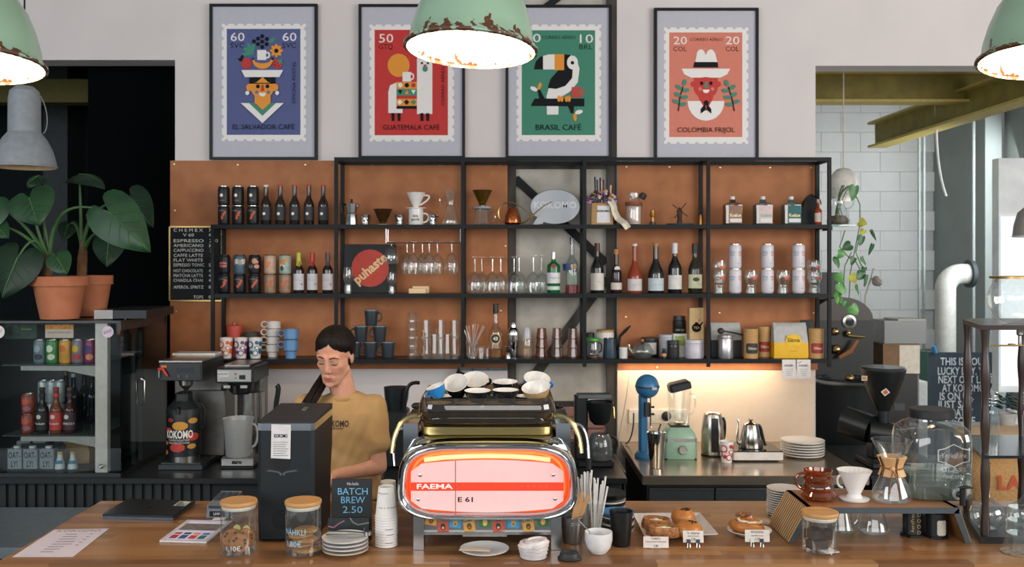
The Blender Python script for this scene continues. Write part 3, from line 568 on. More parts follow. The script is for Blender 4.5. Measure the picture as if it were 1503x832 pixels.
pts += [(-26 * u, 12 * u), (-33 * u, 0.2 * u), (-18 * u, 2 * u)]
prism('bubble', t, pts, .035, m('a9aeb4', .5, 0, .02), (0, -.018, 0)); prism('bubble_edge', t, [(x * 1.015, (z - 27 * u) * 1.02 + 27.3 * u) for x, z in pts], .02, m('3c484e', .5), (0, -.008, 0))
text('lettering', t, 'KOKOMO', 14 * u, m('c9cdd2', .5), (0, -.0185, 29 * u), wid=62 * u, bold=.02)
u = US
t = thing('flower_bag', 'kraft paper bag with a printed white label holding dried flowers', 'bag', S(883, 'A')); kb = [(-16, 0), (16, 0), (14.5, 31), (-15, 31)]
G().loft([[(x * u, y * u, z * u) for x, y in ((-16 * k, -9 * k2), (16 * k, -9 * k2), (16 * k, 9 * k2), (-16 * k, 9 * k2))] for z, k, k2 in ((0, 1, 1), (29, .93, .75), (32, .9, .6))], KRAFT).ob('bag', t); 
prism('label', t, [(-8 * u, 3 * u), (12 * u, 3 * u), (11 * u, 28 * u), (-7 * u, 28 * u)], .001, m('d4d3d6', .7), (0, -9.2 * u, 0), (-3.5, 0, 0)); text('print', t, 'KOKOMO', 4 * u, INK, (2 * u, -9.0 * u, 20 * u), (-3.5, 0, 0), bold=.02)
FL = [m(c, .8, 0, .2, 80) for c in ('7b6aa8', 'b58fb8', 'c9b04a', 'd8a98a', '4a2030', 'd5cbbb', 'c27ba0', '5a4a78')]
for k in range(70):
    x = random.uniform(-21, 22); z = 31 + random.uniform(2, 24) * (1 - abs(x) / 30); b0 = (x * .4 * u, random.uniform(-4, 4) * u, 28 * u); b1 = (x * u, random.uniform(-9, 6) * u, z * u)
    g = G().tube([b0, b1], .45 * u, m('5f6146', .8), seg=4); c = random.choice(FL)
    for q in range(3): g.ball(2.4 * u, 2.4 * u, 2.1 * u, c, (b1[0] + random.uniform(-2, 2) * u, b1[1] + random.uniform(-2, 1) * u, b1[2] + random.uniform(-1, 2.5) * u), None, 6, 4)
    g.ob('dried_flower', t)
for a, h, c in ((-9, 42, '2a3550'), (-6, 38, '4d4a42'), (-2, 41, '28324a'), (2, 38, '4a2030'), (0, 36, 'd8a98a'), (9, 40, '36454a'), (12, 30, 'd8a98a'), (-22, 38, '6b6250')):
    G().tube([(a * .4 * u, 0, 28 * u), (a * u, -2 * u, h * .75 * u + 8 * u), (a * 1.1 * u, -2 * u, (h + 31) * u * .99 - 2 * u)], [.5 * u, .9 * u, 1.5 * u], m(c, .8), seg=5).ob('dried_spike', t)
rp = [(12, 36), (17, 28), (19, 18), (23, 9), (30, 2), (36, -6)]
G().loft([[((x - 5 + k) * u, -10 * u - (20 * u if i > 3 else 4 * u if i == 3 else 0) - .8 * u * abs(k - 4), (z + .6 * (k - 4)) * u) for k in range(0, 9, 2)] for i, (x, z) in enumerate(rp)], m('d6cdba', .9, 0, .08, 30), caps=False, closed=False).ob('ribbon', t)
t = thing('storage_jar', 'tall glass jar with a leather strap and dark round stopper', 'jar', S(930, 'A'))
lathe('glass_body', t, [(0, 0), (11.5 * u, 0), (12 * u, 2 * u), (12 * u, 29 * u), (10 * u, 37 * u), (10 * u, 47 * u)], CLEAR, seg=28); lathe('rim', t, [(10 * u, 44 * u), (10.6 * u, 47.5 * u), (9.4 * u, 47.5 * u)], CLEAR, seg=28)
lathe('leather_strap', t, [(12.2 * u, 29 * u), (13 * u, 29 * u), (12.6 * u, 33.5 * u), (11.6 * u, 33 * u)], m('7a3f22', .6), seg=28); lathe('stopper', t, [(0, 0), (5 * u, 1 * u), (5.5 * u, 4 * u), (4.5 * u, 9 * u), (0, 10 * u)], m('2e2a28', .6, 0, .3), (10 * u, -6 * u, 38 * u), (35, 0, 60), 16)
lathe('contents', t, [(0, 1 * u), (10.5 * u, 1 * u), (10.5 * u, 27 * u), (0, 27 * u)], m('c9b3a6', .6), seg=20); tube('strap_tail', t, [(12.5 * u, -2 * u, 31 * u), (13.5 * u, -2 * u, 15 * u), (13 * u, -2 * u, 1 * u)], .8 * u, m('8a5a3a', .6), 6)
t = thing('brass_lamp', 'tiny brass lantern figurine between the jar and the windmill', 'figurine', S(958, 'A')); BR2 = m('9a6f35', .35, .9)
lathe('base', t, [(0, 0), (4.8 * u, 0), (4.4 * u, 5 * u), (0, 5 * u)], m('3a2f28', .5), seg=14); lathe('body', t, [(3 * u, 5 * u), (2.6 * u, 12 * u), (4.4 * u, 13 * u), (4 * u, 16 * u), (2.6 * u, 21 * u), (3 * u, 22.5 * u), (0, 22.5 * u)], BR2, seg=14)
t = thing('windmill_figurine', 'small rusty metal windmill figurine on a dark base', 'figurine', S(997.5, 'A')); RU = m('4a352a', .7, .4, .3)
lathe('base', t, [(0, 0), (20 * u, 0), (19.5 * u, 2 * u), (0, 2.4 * u)], m('22282a', .6), seg=24); lathe('tower', t, [(4 * u, 2 * u), (4 * u, 7 * u), (3.2 * u, 8 * u), (4 * u, 16 * u), (4.3 * u, 21 * u), (2 * u, 25 * u), (0, 26 * u)], RU, seg=10)
for a in (38, 128, 218, 308): G().box((1.7 * u, .4 * u, 14 * u), RU).ob('sail', t, (0, -4.5 * u, 21 * u), (0, a, 0))
lathe('brass_cartridge', None, [(0, 0), (2.6 * u, 0), (2.4 * u, 12 * u), (1.6 * u, 16 * u), (0, 16 * u)], BR2, S(1028, 'A', .05), seg=12); tag(bpy.data.objects['brass_cartridge'], 'tiny brass tube standing behind a post beside the windmill', 'figurine')
GIN = glass('d8c4b0', 0, .05)
for i, (px, lc, gt, lab, tc) in enumerate(((1075, '8a6752', '9a7050', 'square spirit bottle with a brown label on the top right shelf', 'ead9b0'), (1119.5, 'cbb4b4', '8a98a0', 'square spirit bottle with a pale pink label on the top right shelf', '7ab08a'), (1161, '1c5a5c', '9ab0b0', 'square spirit bottle with a teal label on the top right shelf', 'e2d29a'))):
    t = thing('spirit_bottle', lab, 'bottle', S(px, 'A', -.02), 0, 'square spirit bottles'); w = 12 * u
    G().loft([[(x * u, y * u, z * u) for x, y in ((-a, -b), (-a + 2 * a * .08, -b - .6), (a - 2 * a * .08, -b - .6), (a, -b), (a, b), (-a, b))] for z, a, b in ((0, 11.5, 9), (1, 12, 9.5), (29, 12, 9.5), (31.5, 9, 7), (33, 4, 4), (37, 3.6, 3.6))], glass(gt, 0, .12)).ob('glass_body', t)
    prism('label', t, [(-7.5 * u, 2 * u), (11.6 * u, 2 * u), (11.6 * u, 28 * u), (-7.5 * u, 28 * u)], .001, m(lc, .6), (0, -10.3 * u, 0)); prism('side_label', t, [(-11.6 * u, 2 * u), (-7.7 * u, 2 * u), (-7.7 * u, 28 * u), (-11.6 * u, 28 * u)], .001, m('cfcac6', .6), (0, -10.2 * u, 0))
    prism('white_strip', t, [(-6 * u, 3.5 * u), (11 * u, 3.5 * u), (11 * u, 9 * u), (-6 * u, 9 * u)], .0005, m('d3d3d1', .6), (0, -10.5 * u, 0)); text('lettering', t, 'Koskue', 6.5 * u, m(tc, .5), (2.2 * u, -10.5 * u, 13.5 * u), wid=16 * u, bold=.03)
    lathe('stopper', t, [(3.8 * u, 37 * u), (3.8 * u, 41.5 * u), (0, 42 * u)], m('c8c6c4', .4), seg=14); box('liquid', t, (21 * u, 16 * u, 25 * u), glass(gt, 0, .3), (0, 0, 1.2 * u))
t = thing('black_pouch', 'black fabric pouch slumped behind a small red bottle on the top right shelf', 'pouch', S(1187, 'A', .04))
G().loft([[(x * u, y * u, z * u) for x, y in ((-a + o, -b), (a + o, -b), (a + o, b), (-a + o, b))] for z, a, b, o in ((0, 14, 11, 0), (8, 14.5, 11, 0), (22, 13, 9, 0), (36, 9, 6, 2), (43, 5, 3, 3), (46, 2, 1.5, 4))], m('15191b', .8, 0, .3, 20)).ob('pouch', t, smooth=60); tube('drawstring', t, bez((4 * u, -4 * u, 43 * u), (12 * u, -7 * u, 44 * u), (16 * u, -8 * u, 36 * u), (15 * u, -9 * u, 30 * u)), .8 * u, BLK)
t = bottle('spirit_miniature', 'small bottle of red-orange bitters in front of the black pouch', 1201, 'A', 10, 37, .56, .68, glass('c0481c', 0, .5), m('c2a586', .5), 5, 4.5, dy=-.05); band(t, 'label', t['r'], 4 * u, 17 * u, m('cdb9ae', .6))
# --- middle shelf, left
lb = thing('letter_board', 'black letter board menu in a brass frame listing coffee drinks', 'menu board', P(249, 441, YW - .04)); tl = lb.location.copy(); YL = YW - .03; ul = YL / F
def LBp(px, py): p = P(px, py, YL) - tl; return p.x, p.z
x0, z0 = LBp(250, 441); x1, z1 = LBp(326, 333)
slab('felt_board', lb, x0, x1, -.002 + (YL - tl.y), .012 + (YL - tl.y), z0, z1, m('11171a', .9)); fy = YL - tl.y
for a in ((x0 - .006, x0 + .003, z0, z1), (x1 - .003, x1 + .006, z0, z1), (x0, x1, z1 - .004, z1 + .005), (x0, x1, z0 - .005, z0 + .004)): slab('frame_side', lb, a[0], a[1], fy - .010, fy + .012, a[2], a[3], BRASS)
LT = m('d8d8d6', .7)
for s_, xa, xb, py in (('C H E M E X', 254.7, 298, 338), ('V 60', 269, 285, 345), ('ESPRESSO', 255, 299, 353.5), ('AMERICANO', 255, 299, 360.5), ('CAPPUCCINO', 255, 299, 367.5), ('CAFFE LATTE', 255, 298, 375), ('FLAT WHITE', 255, 298, 382), ('ESPRESSO TONIC', 255, 300, 389), ('HOT CHOCOLATE', 255, 298, 397.5), ('MATCHA LATTE', 255, 298, 404.5), ('CHAIDLA CHAI', 255, 298, 411.5), ('APEROL SPRITZ', 255, 299, 421.5), ('TOPS', 284, 298.5, 436)):
    x, z = LBp((xa + xb) / 2, py); text('letter_row', lb, s_, 4.5 * ul / .7, LT, (x, fy - .003, z), wid=(xb - xa) * ul)
for s_, px, py in (('7', 308, 338), ('4', 308, 345), ('2,5/3', 314, 353.5), ('3', 308, 360.5), ('3,8', 312, 367.5), ('5', 308, 389), ('4', 308, 397.5), ('4', 308, 404.5), ('4', 308, 411.5), ('8', 308, 421.5), ('0', 308, 436)):
    x, z = LBp(px, py); text('price', lb, s_, 4.5 * ul / .7, LT, (x, fy - .003, z))
def pic_art(cols):
    def f(t, r, H):
        for k in range(7): patch(t, 'print_patch', r, m(random.choice(cols), .5, 0, .3, 120), random.uniform(-50, 50), H * random.uniform(.3, .78), r * random.uniform(.5, 1.1), H * random.uniform(.12, .3), rr=1.003 + k * .001)
    return f
def lips(t, r, H):
    for z, h_ in ((.56, .16), (.42, .16)): patch(t, 'lips_print', r, m('b8555a', .4, 0, .2), 5, H * z, r * 1.3, H * h_)
    patch(t, 'lips_print', r, m('2a1216', .5), 5, H * .49, r * .9, H * .05, rr=1.008)
ups = [(K0, lips, 'a lips print', 329), (m('3d5566', .4, 0, .2, 40), pic_art(['27475f', 'c8c2ae', '8d9a9c']), 'a blue and cream picture', 352), (K0, pic_art(['1c2528', '4a6a6a', 'c98a76']), 'a dark scratched picture', 374), (m('b49a82', .4, 0, .2, 40), pic_art(['cdb8a2', 'd0764a', 'c9926c']), 'a beige and orange picture', 396.5), (m('8fa5a0', .4, 0, .2, 40), pic_art(['b88a52', 'd5cdb8', '3d7f8e', '2c4434']), 'a turquoise and tan picture', 418.5)]
for up, art, nm, px in ups:
    can('beer_can', 'upper black-topped can with ' + nm + ' on the middle shelf', px, 'B', 17.5, 28, up, 'picture cans on the middle shelf', 28 * US, art, m('1c1f21', .35, .5))
    can('beer_can', 'lower can with orange flecks under the can with ' + nm, px, 'B', 17.5, 28, K0 if px < 390 else m('8c7058', .4, 0, .3, 40), 'picture cans on the middle shelf', 0, fleck_art, m('1c1f21', .35, .5))
for px, c, nm in ((438.5, 'b3b02c', 'yellow'), (458.5, 'b3231d', 'red'), (481, '4a2a33', 'dark purple')):
    t = bottle('waxed_bottle', 'black bottle sealed with ' + nm + ' wax on the middle shelf', px, 'B', 15, 59, .56, .76, BRG, m(c, .35), 12, 7, 'wax sealed bottles'); r, H = t['r'], t['h']
    band(t, 'label', r, H * .08, H * .48, m('c3c1c6', .6)); patch(t, 'label_seal', r, m('b84a3c', .6), 45, H * .22, r * .4, r * .4, rr=1.02); G().text('IMPERIAL', 3 * u, GREYT, wrap=r * 1.02, at=(0, 0, H * .32)).ob('lettering', t)
    for a, l in ((-120, 9), (-60, 16), (-20, 7), (-90, 12)): tube('wax_drip', t, [(r * .44 * math.cos(R(a)), r * .44 * math.sin(R(a)), H * .80), (r * (.44 + l * .015) * math.cos(R(a)), r * (.44 + l * .015) * math.sin(R(a)), H * .80 - l * u * .8)], .7 * u, m(c, .35), 5)
# --- middle shelf, centre
t = thing('brewery_board', 'square black board with a red disc and slanting cream lettering', 'board', S(543.5, 'B', .07)); u = 5.77 / F
slab('board', t, -38 * u, 38 * u, -.004, .008, 0, 71 * u, m('151a1d', .7)); G().disc(27.5 * u, 27.5 * u, .001, m('b03526', .6)).ob('red_disc', t, (0, -.0055, 36 * u)); G().text('puhaste', 17 * u, m('d9b98a', .6), wid=58 * u, sy=1.15, bold=.03).ob('lettering', t, (0, -.007, 35 * u), (0, -40, 0))
u = US
BEER = m('b8432a', .5)
def snifter(label, px, w, h):
    t = thing('tasting_glass', label, 'glass', S(px, 'B', -.03), 0, 'tasting glasses by the brewery board'); r = w * u / 2
    lathe('bowl', t, [(r * .7, 0), (r * .8, h * .1 * u), (r * .55, h * .38 * u), (r * 1.0, h * .55 * u), (r * .95, h * .8 * u), (r * .8, h * u)], CLEAR, seg=20); lathe('foot', t, [(0, 0), (r * .7, 0), (r * .7, h * .3 * u), (0, h * .36 * u)], CLEAR, seg=16)
    G().text('puhaste', 3.4 * u, BEER, wrap=r * 1.02).ob('print', t, (0, 0, h * .66 * u), (0, -30, 0)); return t
snifter('small tasting glass standing before the left side of the red-disc board', 511, 15, 38); snifter('small tasting glass standing before the right side of the red-disc board', 575, 13, 31)
rk = thing('glass_rack', 'chrome wire rack under the top shelf holding upside-down glasses', 'glass rack', P(621, 333, 5.66) * 0 + Vector((SX(621), 5.66, ZA - .024))); zr_ = -20 * u
for dy in (-.045, .045): tube('rail', rk, [(-54 * u, dy, zr_), (55 * u, dy, zr_)], .8 * u, CHROME)
for xx in (-54, -35, -14, 6, 28, 55): tube('cross_wire', rk, [(xx * u, -.045, zr_), (xx * u, .045, zr_)], .8 * u, CHROME)
for xx in (-54, 54): 
    for dy in (-.045, .045): tube('hanger', rk, [(xx * u, dy, zr_), (xx * u, dy, -.0)], .9 * u, CHROME)
def wineglass(par, r, h, hb, foot, stem=.9):
    """upright glass with its foot at z=0: foot, stem, bowl of height hb ending at h"""
    lathe('bowl', par, [(.8 * u, h - hb), (r * .35, h - hb * .96), (r * .75, h - hb * .80), (r, h - hb * .5), (r * .96, h - hb * .25), (r * .84, h)], CLEAR, seg=20)
    lathe('stem', par, [(foot * .3, .8 * u), (stem * u, 3 * u), (stem * u, h - hb - 2 * u), (1.2 * u, h - hb)], CLEAR, seg=8); lathe('foot', par, [(0, .9 * u), (foot, .3 * u), (foot, 0), (0, 0)], CLEAR, seg=20)
def hung(label, px, dy, r, h, hb):
    o = thing('hanging_glass', label, 'glass', Vector((P(px, 0, 5.66 + dy).x, 5.66 + dy, ZA - .024 + zr_ + 1.2 * u)), 0, 'glasses hanging from the rack'); o.rotation_euler = (math.pi, 0, 0); wineglass(o, r * u, h * u, hb * u, 9 * u)
    G().text('puhaste', 4 * u, BEER, wrap=r * 1.01 * u).ob('print', o, (0, 0, (h - hb * .42) * u), (180, -30, 0)); return o
for i, px in enumerate((597.5, 607, 620, 630, 642, 663)):
    hung(['stemmed glass hanging upside down, left end of the row', 'stemmed glass hanging upside down, second in the row', 'stemmed glass hanging upside down, third in the row', 'stemmed glass hanging upside down, fourth in the row', 'stemmed glass hanging upside down, fifth in the row', 'stemmed glass hanging upside down, right end of the row'][i], px, (.055 if i in (0, 2, 4) else -.032), 10.2, 47, 31)
o = thing('hanging_glass', 'round-bellied glass hanging upside down before the red-disc board', 'glass', Vector((P(574.5, 0, 5.62).x, 5.62, ZA - .024 + zr_ + 1.2 * u)), 0, 'glasses hanging from the rack'); o.rotation_euler = (math.pi, 0, 0); wineglass(o, 11 * u, 32 * u, 25 * u, 6 * u)
for i, (px, dy, z, w) in enumerate(((613, -.03, 0, 25), (618, .03, 0, 24))):
    tag(box('wood_coaster_stack', None, (w * u, .05, (7 if i == 0 else 10) * u), m('d8b893', .6, 0, .1, 8, stretch=(1, 8, 8)), S(px, 'B', dy), bev=.002), ['pale wooden block in front on the middle shelf', 'pale wooden block behind another on the middle shelf'][i], 'block', 'pale wooden blocks')
for i, (px, dy, h) in enumerate(((697, -.04, 53), (707, .06, 53), (723, -.04, 53), (735, .06, 53), (754.5, -.04, 53), (762, .06, 55), (783, -.03, 55), (795, .06, 55))):
    o = thing('wine_glass', ['first', 'second', 'third', 'fourth', 'fifth', 'sixth', 'seventh', 'eighth'][i] + ' from the left of the upside-down wine glasses on the middle shelf', 'glass', S(px, 'B', dy) + Vector((0, 0, h * u)), 0, 'upside-down wine glasses'); o.rotation_euler = (math.pi, 0, 0); wineglass(o, 12 * u, h * u, 31 * u, 9 * u, .8)
GRN = glass('1c7a44', 0, .55)
t = bottle('gin_bottle', 'green gin bottle with white label and red seal', 812.5, 'B', 19, 60, .66, .80, GRN, m('c9cacb', .3, .6), 10, 7, nr=.32); r, H = t['r'], t['h']; band(t, 'label', r, H * .24, H * .50, m('cfd0d2', .6)); band(t, 'label', r, H * .08, H * .17, m('c3cfc8', .6)); patch(t, 'red_seal', r, m('8a2228', .5), -3, H * .66, r * .7, r * .7, rr=1.03); G().text('Tanqueray', 4.4 * u, GREYT, wrap=r * 1.02, at=(0, 0, H * .38)).ob('lettering', t)
t = bottle('aperitif_bottle', 'clear aperitif bottle with slanting blue band, blue cap and red dregs', 839.5, 'B', 18, 81, .52, .70, glass('d8e0df', 0, .06), m('17284a', .4), 10, 6.5, nr=.36); r, H = t['r'], t['h']
G().lathe([(r + .001, H * .42), (r + .001, H * .54)], m('1d3a6a', .5), seg=20).ob('blue_band', t, (0, 0, 0), (0, -6, 0)); G().text('APEROL', 7 * u, m('e0b060', .5), wrap=r * 1.04, wid=15 * u, bold=.03).ob('lettering', t, (0, 0, H * .48), (0, -6, 0)); band(t, 'label', r * .9, H * .16, H * .38, m('c2cbb4', .6), 55, off=.0015); lathe('dregs', t, [(0, 1 * u), (r * .96, 1 * u), (r * .96, 12 * u), (0, 12 * u)], m('7a2420', .2), seg=18); band(t, 'base_sleeve', r * 1.04, 0, 11 * u, m('6e2220', .25))
def wine(label, px, w, h, gm, cap, caph, lab, l0, l1, word=None, sh=.48, nk=.76, nr=.33, wc='8a8a88', group='wine bottles on the middle shelf'):
    t = bottle('wine_bottle', label, px, 'B', w, h, sh, nk, gm, cap, caph, None, group, nr=nr); r, H = t['r'], t['h']
    if lab: band(t, 'label', r, H * l0, H * l1, m(lab, .6), 78)
    if word: G().text(word, 3.6 * u, m(wc, .6), wrap=r * 1.02, at=(0, 0, H * (l0 + l1) / 2)).ob('lettering', t)
    return t
wine('dark red wine bottle with cream label and maroon capsule', 876.5, 19.5, 73, DKG, m('4d1f24', .4), 12, 'c9c4bd', .06, .40, 'Côtes')
t = wine('short wine bottle with cork and round white neck seal', 904.5, 16, 64, m('241418', .15), m('a8743f', .6), 7, 'c9bdb4', .08, .24, 'ROSSO', .46, .66, .40, '8a3030'); patch(t, 'neck_seal', t['r'] * .62, m('c9c9c7', .6), 10, t['h'] * .56, t['r'] * .9, t['r'] * .9, rr=1.3)
wine('pink rosé bottle with floral white label', 931.5, 21, 72, glass('a8482e', 0, .55), m('c8c8c8', .4), 3, 'c2bcbc', .05, .29, 'flora', .30, .70, .30)
wine('dark sparkling wine bottle with pale blue label and cork', 962.5, 23, 73, DKG, m('a07845', .6), 4, 'b3bfc6', .05, .30, 'pet nat', .36, .72, .33)
wine('dark wine bottle with white capsule and insect label', 990.5, 20, 73, DKG, m('c9cacc', .35), 15, 'cccac8', .08, .36, '~', .48, .76, .34, 'b08a3a')
t = wine('olive wine bottle with black capsule and green oval label', 1020, 20, 72, m('24281a', .12, coat=.4), m('1a1f21', .4), 14, 'c9c9a8', .10, .38, None, .46, .76, .36); patch(t, 'oval_print', t['r'], m('3d4a34', .6), 0, t['h'] * .28, t['r'] * 1.0, t['r'] * .6, rr=1.03)
def tsteg(label, px, z=0., dy=0.):
    t = thing('beer_glass', label, 'glass', S(px, 'B', dy) + Vector((0, 0, z)), 0, 'short printed beer glasses')
    lathe('bowl', t, [(7.5 * u, 0), (8 * u, 2 * u), (7 * u, 11 * u), (7.2 * u, 12.5 * u), (10.5 * u, 22 * u), (10.6 * u, 27 * u), (9.6 * u, 33.5 * u)], CLEAR, seg=22); lathe('glass_base', t, [(0, 0), (7.4 * u, 0), (6.8 * u, 8 * u), (0, 11 * u)], CLEAR, seg=18)
    patch(t, 'orange_print', 10.6 * u, m('c9502c', .5), 12, 22 * u, 8 * u, 4 * u, rr=1.01); G().text('THSUST', 4 * u, m('c9cbcc', .5), wrap=10.8 * u, at=(0, 0, 25 * u)).ob('print', t); return t
tsteg('lower of two stacked beer glasses at the left of the white cans', 1055.5); tsteg('upper of two stacked beer glasses at the left of the white cans', 1055.5, 15 * u)
tsteg('single beer glass between the first and second white cans', 1102.5); tsteg('single beer glass between the second and third white cans', 1149.5)
tsteg('lower of two stacked beer glasses at the right end of the middle shelf', 1195); tsteg('upper of two stacked beer glasses at the right end of the middle shelf', 1195, 15 * u)
WC = m('c9c6cc', .35, 0, .02)
def wart(t, r, H):
    for a, c in ((-40, '6f8fae'), (38, 'c46a62')): G().text('PÕHJ\nALA', H * .10, m(c, .5), wrap=r * 1.01, at=(0, 0, H * .6), rot=(0, 0, a), bold=.02).ob('lettering', t)
    G().text('IPA', H * .07, m('6f8fae', .5), wrap=r * 1.01, at=(0, 0, H * .2), rot=(0, 0, 20)).ob('lettering', t)
for i, px in enumerate((1079, 1126.5, 1172)):
    w_ = ['left', 'middle', 'right'][i]
    can('white_can', 'lower white can of the ' + w_ + ' pair on the middle right shelf', px, 'B', 18, 36, WC, 'white cans', 0, wart); can('white_can', 'upper white can of the ' + w_ + ' pair on the middle right shelf', px, 'B', 18, 36, WC, 'white cans', 36 * US, wart)
# ================= lowest shelf =================
u = US
def dotcup(label, L, w, h, c1, seed, group='dotted paper-look cups', uu=None):
    uu = uu or US; t = thing('dotted_cup', label, 'cup', L, 0, group); r1, r0, H = w * uu / 2, w * uu * .36, h * uu
    lathe('cup', t, [(0, 0), (r0, 0), (r1, H), (r1 * 1.02, H), (r1 * .95, H), (r0 * .9, H * .04), (0, H * .03)], m('d9d5d0', .4, 0, .02), seg=24); rnd = random.Random(seed); c = m(c1, .5); w_ = m('d9d5d0', .4, 0, .02)
    for q, (a, z, s_) in enumerate(((-38, .68, .50), (25, .78, .26), (28, .52, .30), (-30, .30, .26), (12, .26, .40), (70, .35, .4), (-80, .4, .4), (65, .72, .35), (-5, .52, .2))):
        rz = r0 + (r1 - r0) * z; patch(t, 'dot_ring', rz, c, a, H * z, w * uu * s_ * 1.05, w * uu * s_ * 1.1, rr=1.05)
        if q % 2 == 0: patch(t, 'dot_print', rz, w_, a, H * z, w * uu * s_ * .7, w * uu * s_ * .75, rr=1.09)
    return t
for px, c, nm in ((332.5, 'c8581c', 'orange'), (354, '6a3a68', 'purple'), (375, '1d5a78', 'teal blue')): dotcup('white cup with ' + nm + ' dots on the lowest shelf', S(px, 'C', -.04), 19.5, 29.5, c, px)
t = thing('red_canister', 'salmon red lidded canister behind the dotted cups', 'canister', S(344, 'C', .045)); RC = m('b5493f', .5)
lathe('body', t, [(0, 0), (9 * u, 0), (9.5 * u, 30 * u), (11 * u, 36 * u), (11.5 * u, 43 * u), (0, 43 * u)], RC, seg=24); lathe('lid', t, [(11.7 * u, 43 * u), (11.9 * u, 46 * u), (3 * u, 47 * u), (3 * u, 51 * u), (0, 51.5 * u)], RC, seg=24)
lathe('dark_bowl', None, [(0, 0), (7 * u, 0), (11 * u, 30 * u), (12 * u, 36 * u), (11 * u, 36 * u), (6 * u, 4 * u), (0, 3 * u)], m('3a3630', .6), S(369, 'C', .045), seg=24); tag(bpy.data.objects['dark_bowl'], 'dark stoneware bowl behind the teal dotted cup', 'bowl')
def stackmug(label, px, z, w, h, mat, group, dy=0.):
    t = thing('stacking_mug', label, 'mug', S(px, 'C', dy) + Vector((0, 0, z)), 0, group); r = w * u / 2
    lathe('body', t, [(0, 0), (r * .70, 0), (r * .75, h * .38 * u), (r * .97, h * .46 * u), (r, h * u), (r * .90, h * u), (r * .88, h * .52 * u), (r * .68, h * .42 * u), (r * .64, 3 * u), (0, 2 * u)], mat, seg=24)
    tube('handle', t, [(-r * .92 - 4.6 * u + 4.6 * u * math.cos(a), 0, h * .76 * u + 4.2 * u * math.sin(a)) for a in [2 * math.pi * k / 14 for k in range(14)]], 1.0 * u, mat, closed=True); return t
WM = m('c9c5bf', .35, 0, .03); BM = m('5a86b0', .35, 0, .04)
for k, n_ in enumerate(('bottom', 'second', 'third', 'top')): stackmug(n_ + ' mug of the white stack of four ring-handled mugs', 400.5 + k * .5, k * 11.4 * u, 20, 18, WM, 'white stacking mugs', .03)
stackmug('lower blue ring-handled stacking mug', 427, 0, 21.5, 26, BM, 'blue stacking mugs', -.05); stackmug('upper blue ring-handled stacking mug', 427.5, 17.2 * u, 21.5, 25, BM, 'blue stacking mugs', -.05)
def mug(label, px, z, w, h, mat, side, group, dy=0.):
    t = thing('mug', label, 'mug', S(px, 'C', dy) + Vector((0, 0, z)), 0, group); r = w * u / 2
    lathe('body', t, [(0, 0), (r * .78, 0), (r * .82, 1 * u), (r, h * u), (r * .94, h * u), (r * .76, 2.5 * u), (0, 2 * u)], mat, seg=24); mug_handle(t, side * r * .9, h * .28 * u, h * .82 * u, 6 * u, 1.1 * u, mat, side); lathe('rim', t, [(r * .94, h * u), (r * 1.0, (h + .6) * u), (r * 1.01, h * .97 * u)], m('6f767a', .4), seg=24); return t
GM = m('2a343b', .4, 0, .06)
for lab, px, z, sd in (('bottom left dark mug of the pyramid of mugs', 520, 0, -1), ('bottom middle dark mug of the pyramid of mugs', 544, 0, -1), ('bottom right dark mug of the pyramid of mugs', 569.5, 0, -1), ('left dark mug in the second row of the pyramid', 530, 23.3, -1), ('right dark mug in the second row of the pyramid', 557.5, 23.3, -1), ('topmost dark mug of the pyramid of mugs', 545, 46.6, 1)):
    mug(lab, px, z * u, 20.5, 22.5, GM, sd, 'dark mugs stacked in a pyramid')
def tumbler(label, L, w, h, mat=CLEAR, group=None, up=False, ribs=True, uu=None, name='tumbler', flip=True):
    """ribbed tumbler; upside down unless up"""
    uu = uu or US; t = thing(name, label, 'glass', L, 0, group); r, H = w * uu / 2, h * uu; g = G(); n = 20
    prof = [(r * .80, 0), (r * .82, H * .05), (r * .93, H * .6), (r, H * .75), (r, H)]
    if not up: prof = [(a, H - z) for a, z in prof][::-1]
    rings = []
    for a, z in prof:
        k = 1.0; rings.append([((a * (1 - (.045 if i % 2 and ribs else 0))) * math.cos(2 * math.pi * i / n), (a * (1 - (.045 if i % 2 and ribs else 0))) * math.sin(2 * math.pi * i / n), z) for i in range(n)])
    g.loft(rings, mat, caps=False); g.ob('wall', t, smooth=20)
    zb = H if not up else 0; lathe('glass_base', t, [(0, zb + (-.06 if not up else .06) * H), (r * .78, zb + (-.05 if not up else .05) * H), (r * .80, zb), (0, zb)], mat, seg=18); return t
for k in range(5): tumbler(['bottom', 'second', 'third', 'fourth', 'top'][k] + ' tumbler of the tall leftmost stack of five', S(605.5, 'C', .03) + Vector((0, 0, k * 12.6 * u)), 18.5, 14.5, CLEAR, 'ribbed tumblers on the lowest shelf')
for px, n_, tp in ((626, 'second', 1), (647, 'third', 1), (667, 'fourth', 1)):
    for k in range(2): tumbler(('lower' if k == 0 else 'upper') + ' tumbler of the ' + n_ + ' back stack beside the tall stack', S(px, 'C', .045) + Vector((0, 0, k * 27 * u)), 16.5, 27, CLEAR, 'ribbed tumblers on the lowest shelf')
for px, n_ in ((638, 'left'), (657, 'right')): tumbler(n_ + ' tall tumbler in front of the back stacks of tumblers', S(px, 'C', -.05), 16, 35, CLEAR, 'ribbed tumblers on the lowest shelf')
tumbler('glass tumbler holding clear straws on the lowest shelf', S(693, 'C', -.03), 19, 27, CLEAR, None, True, False)
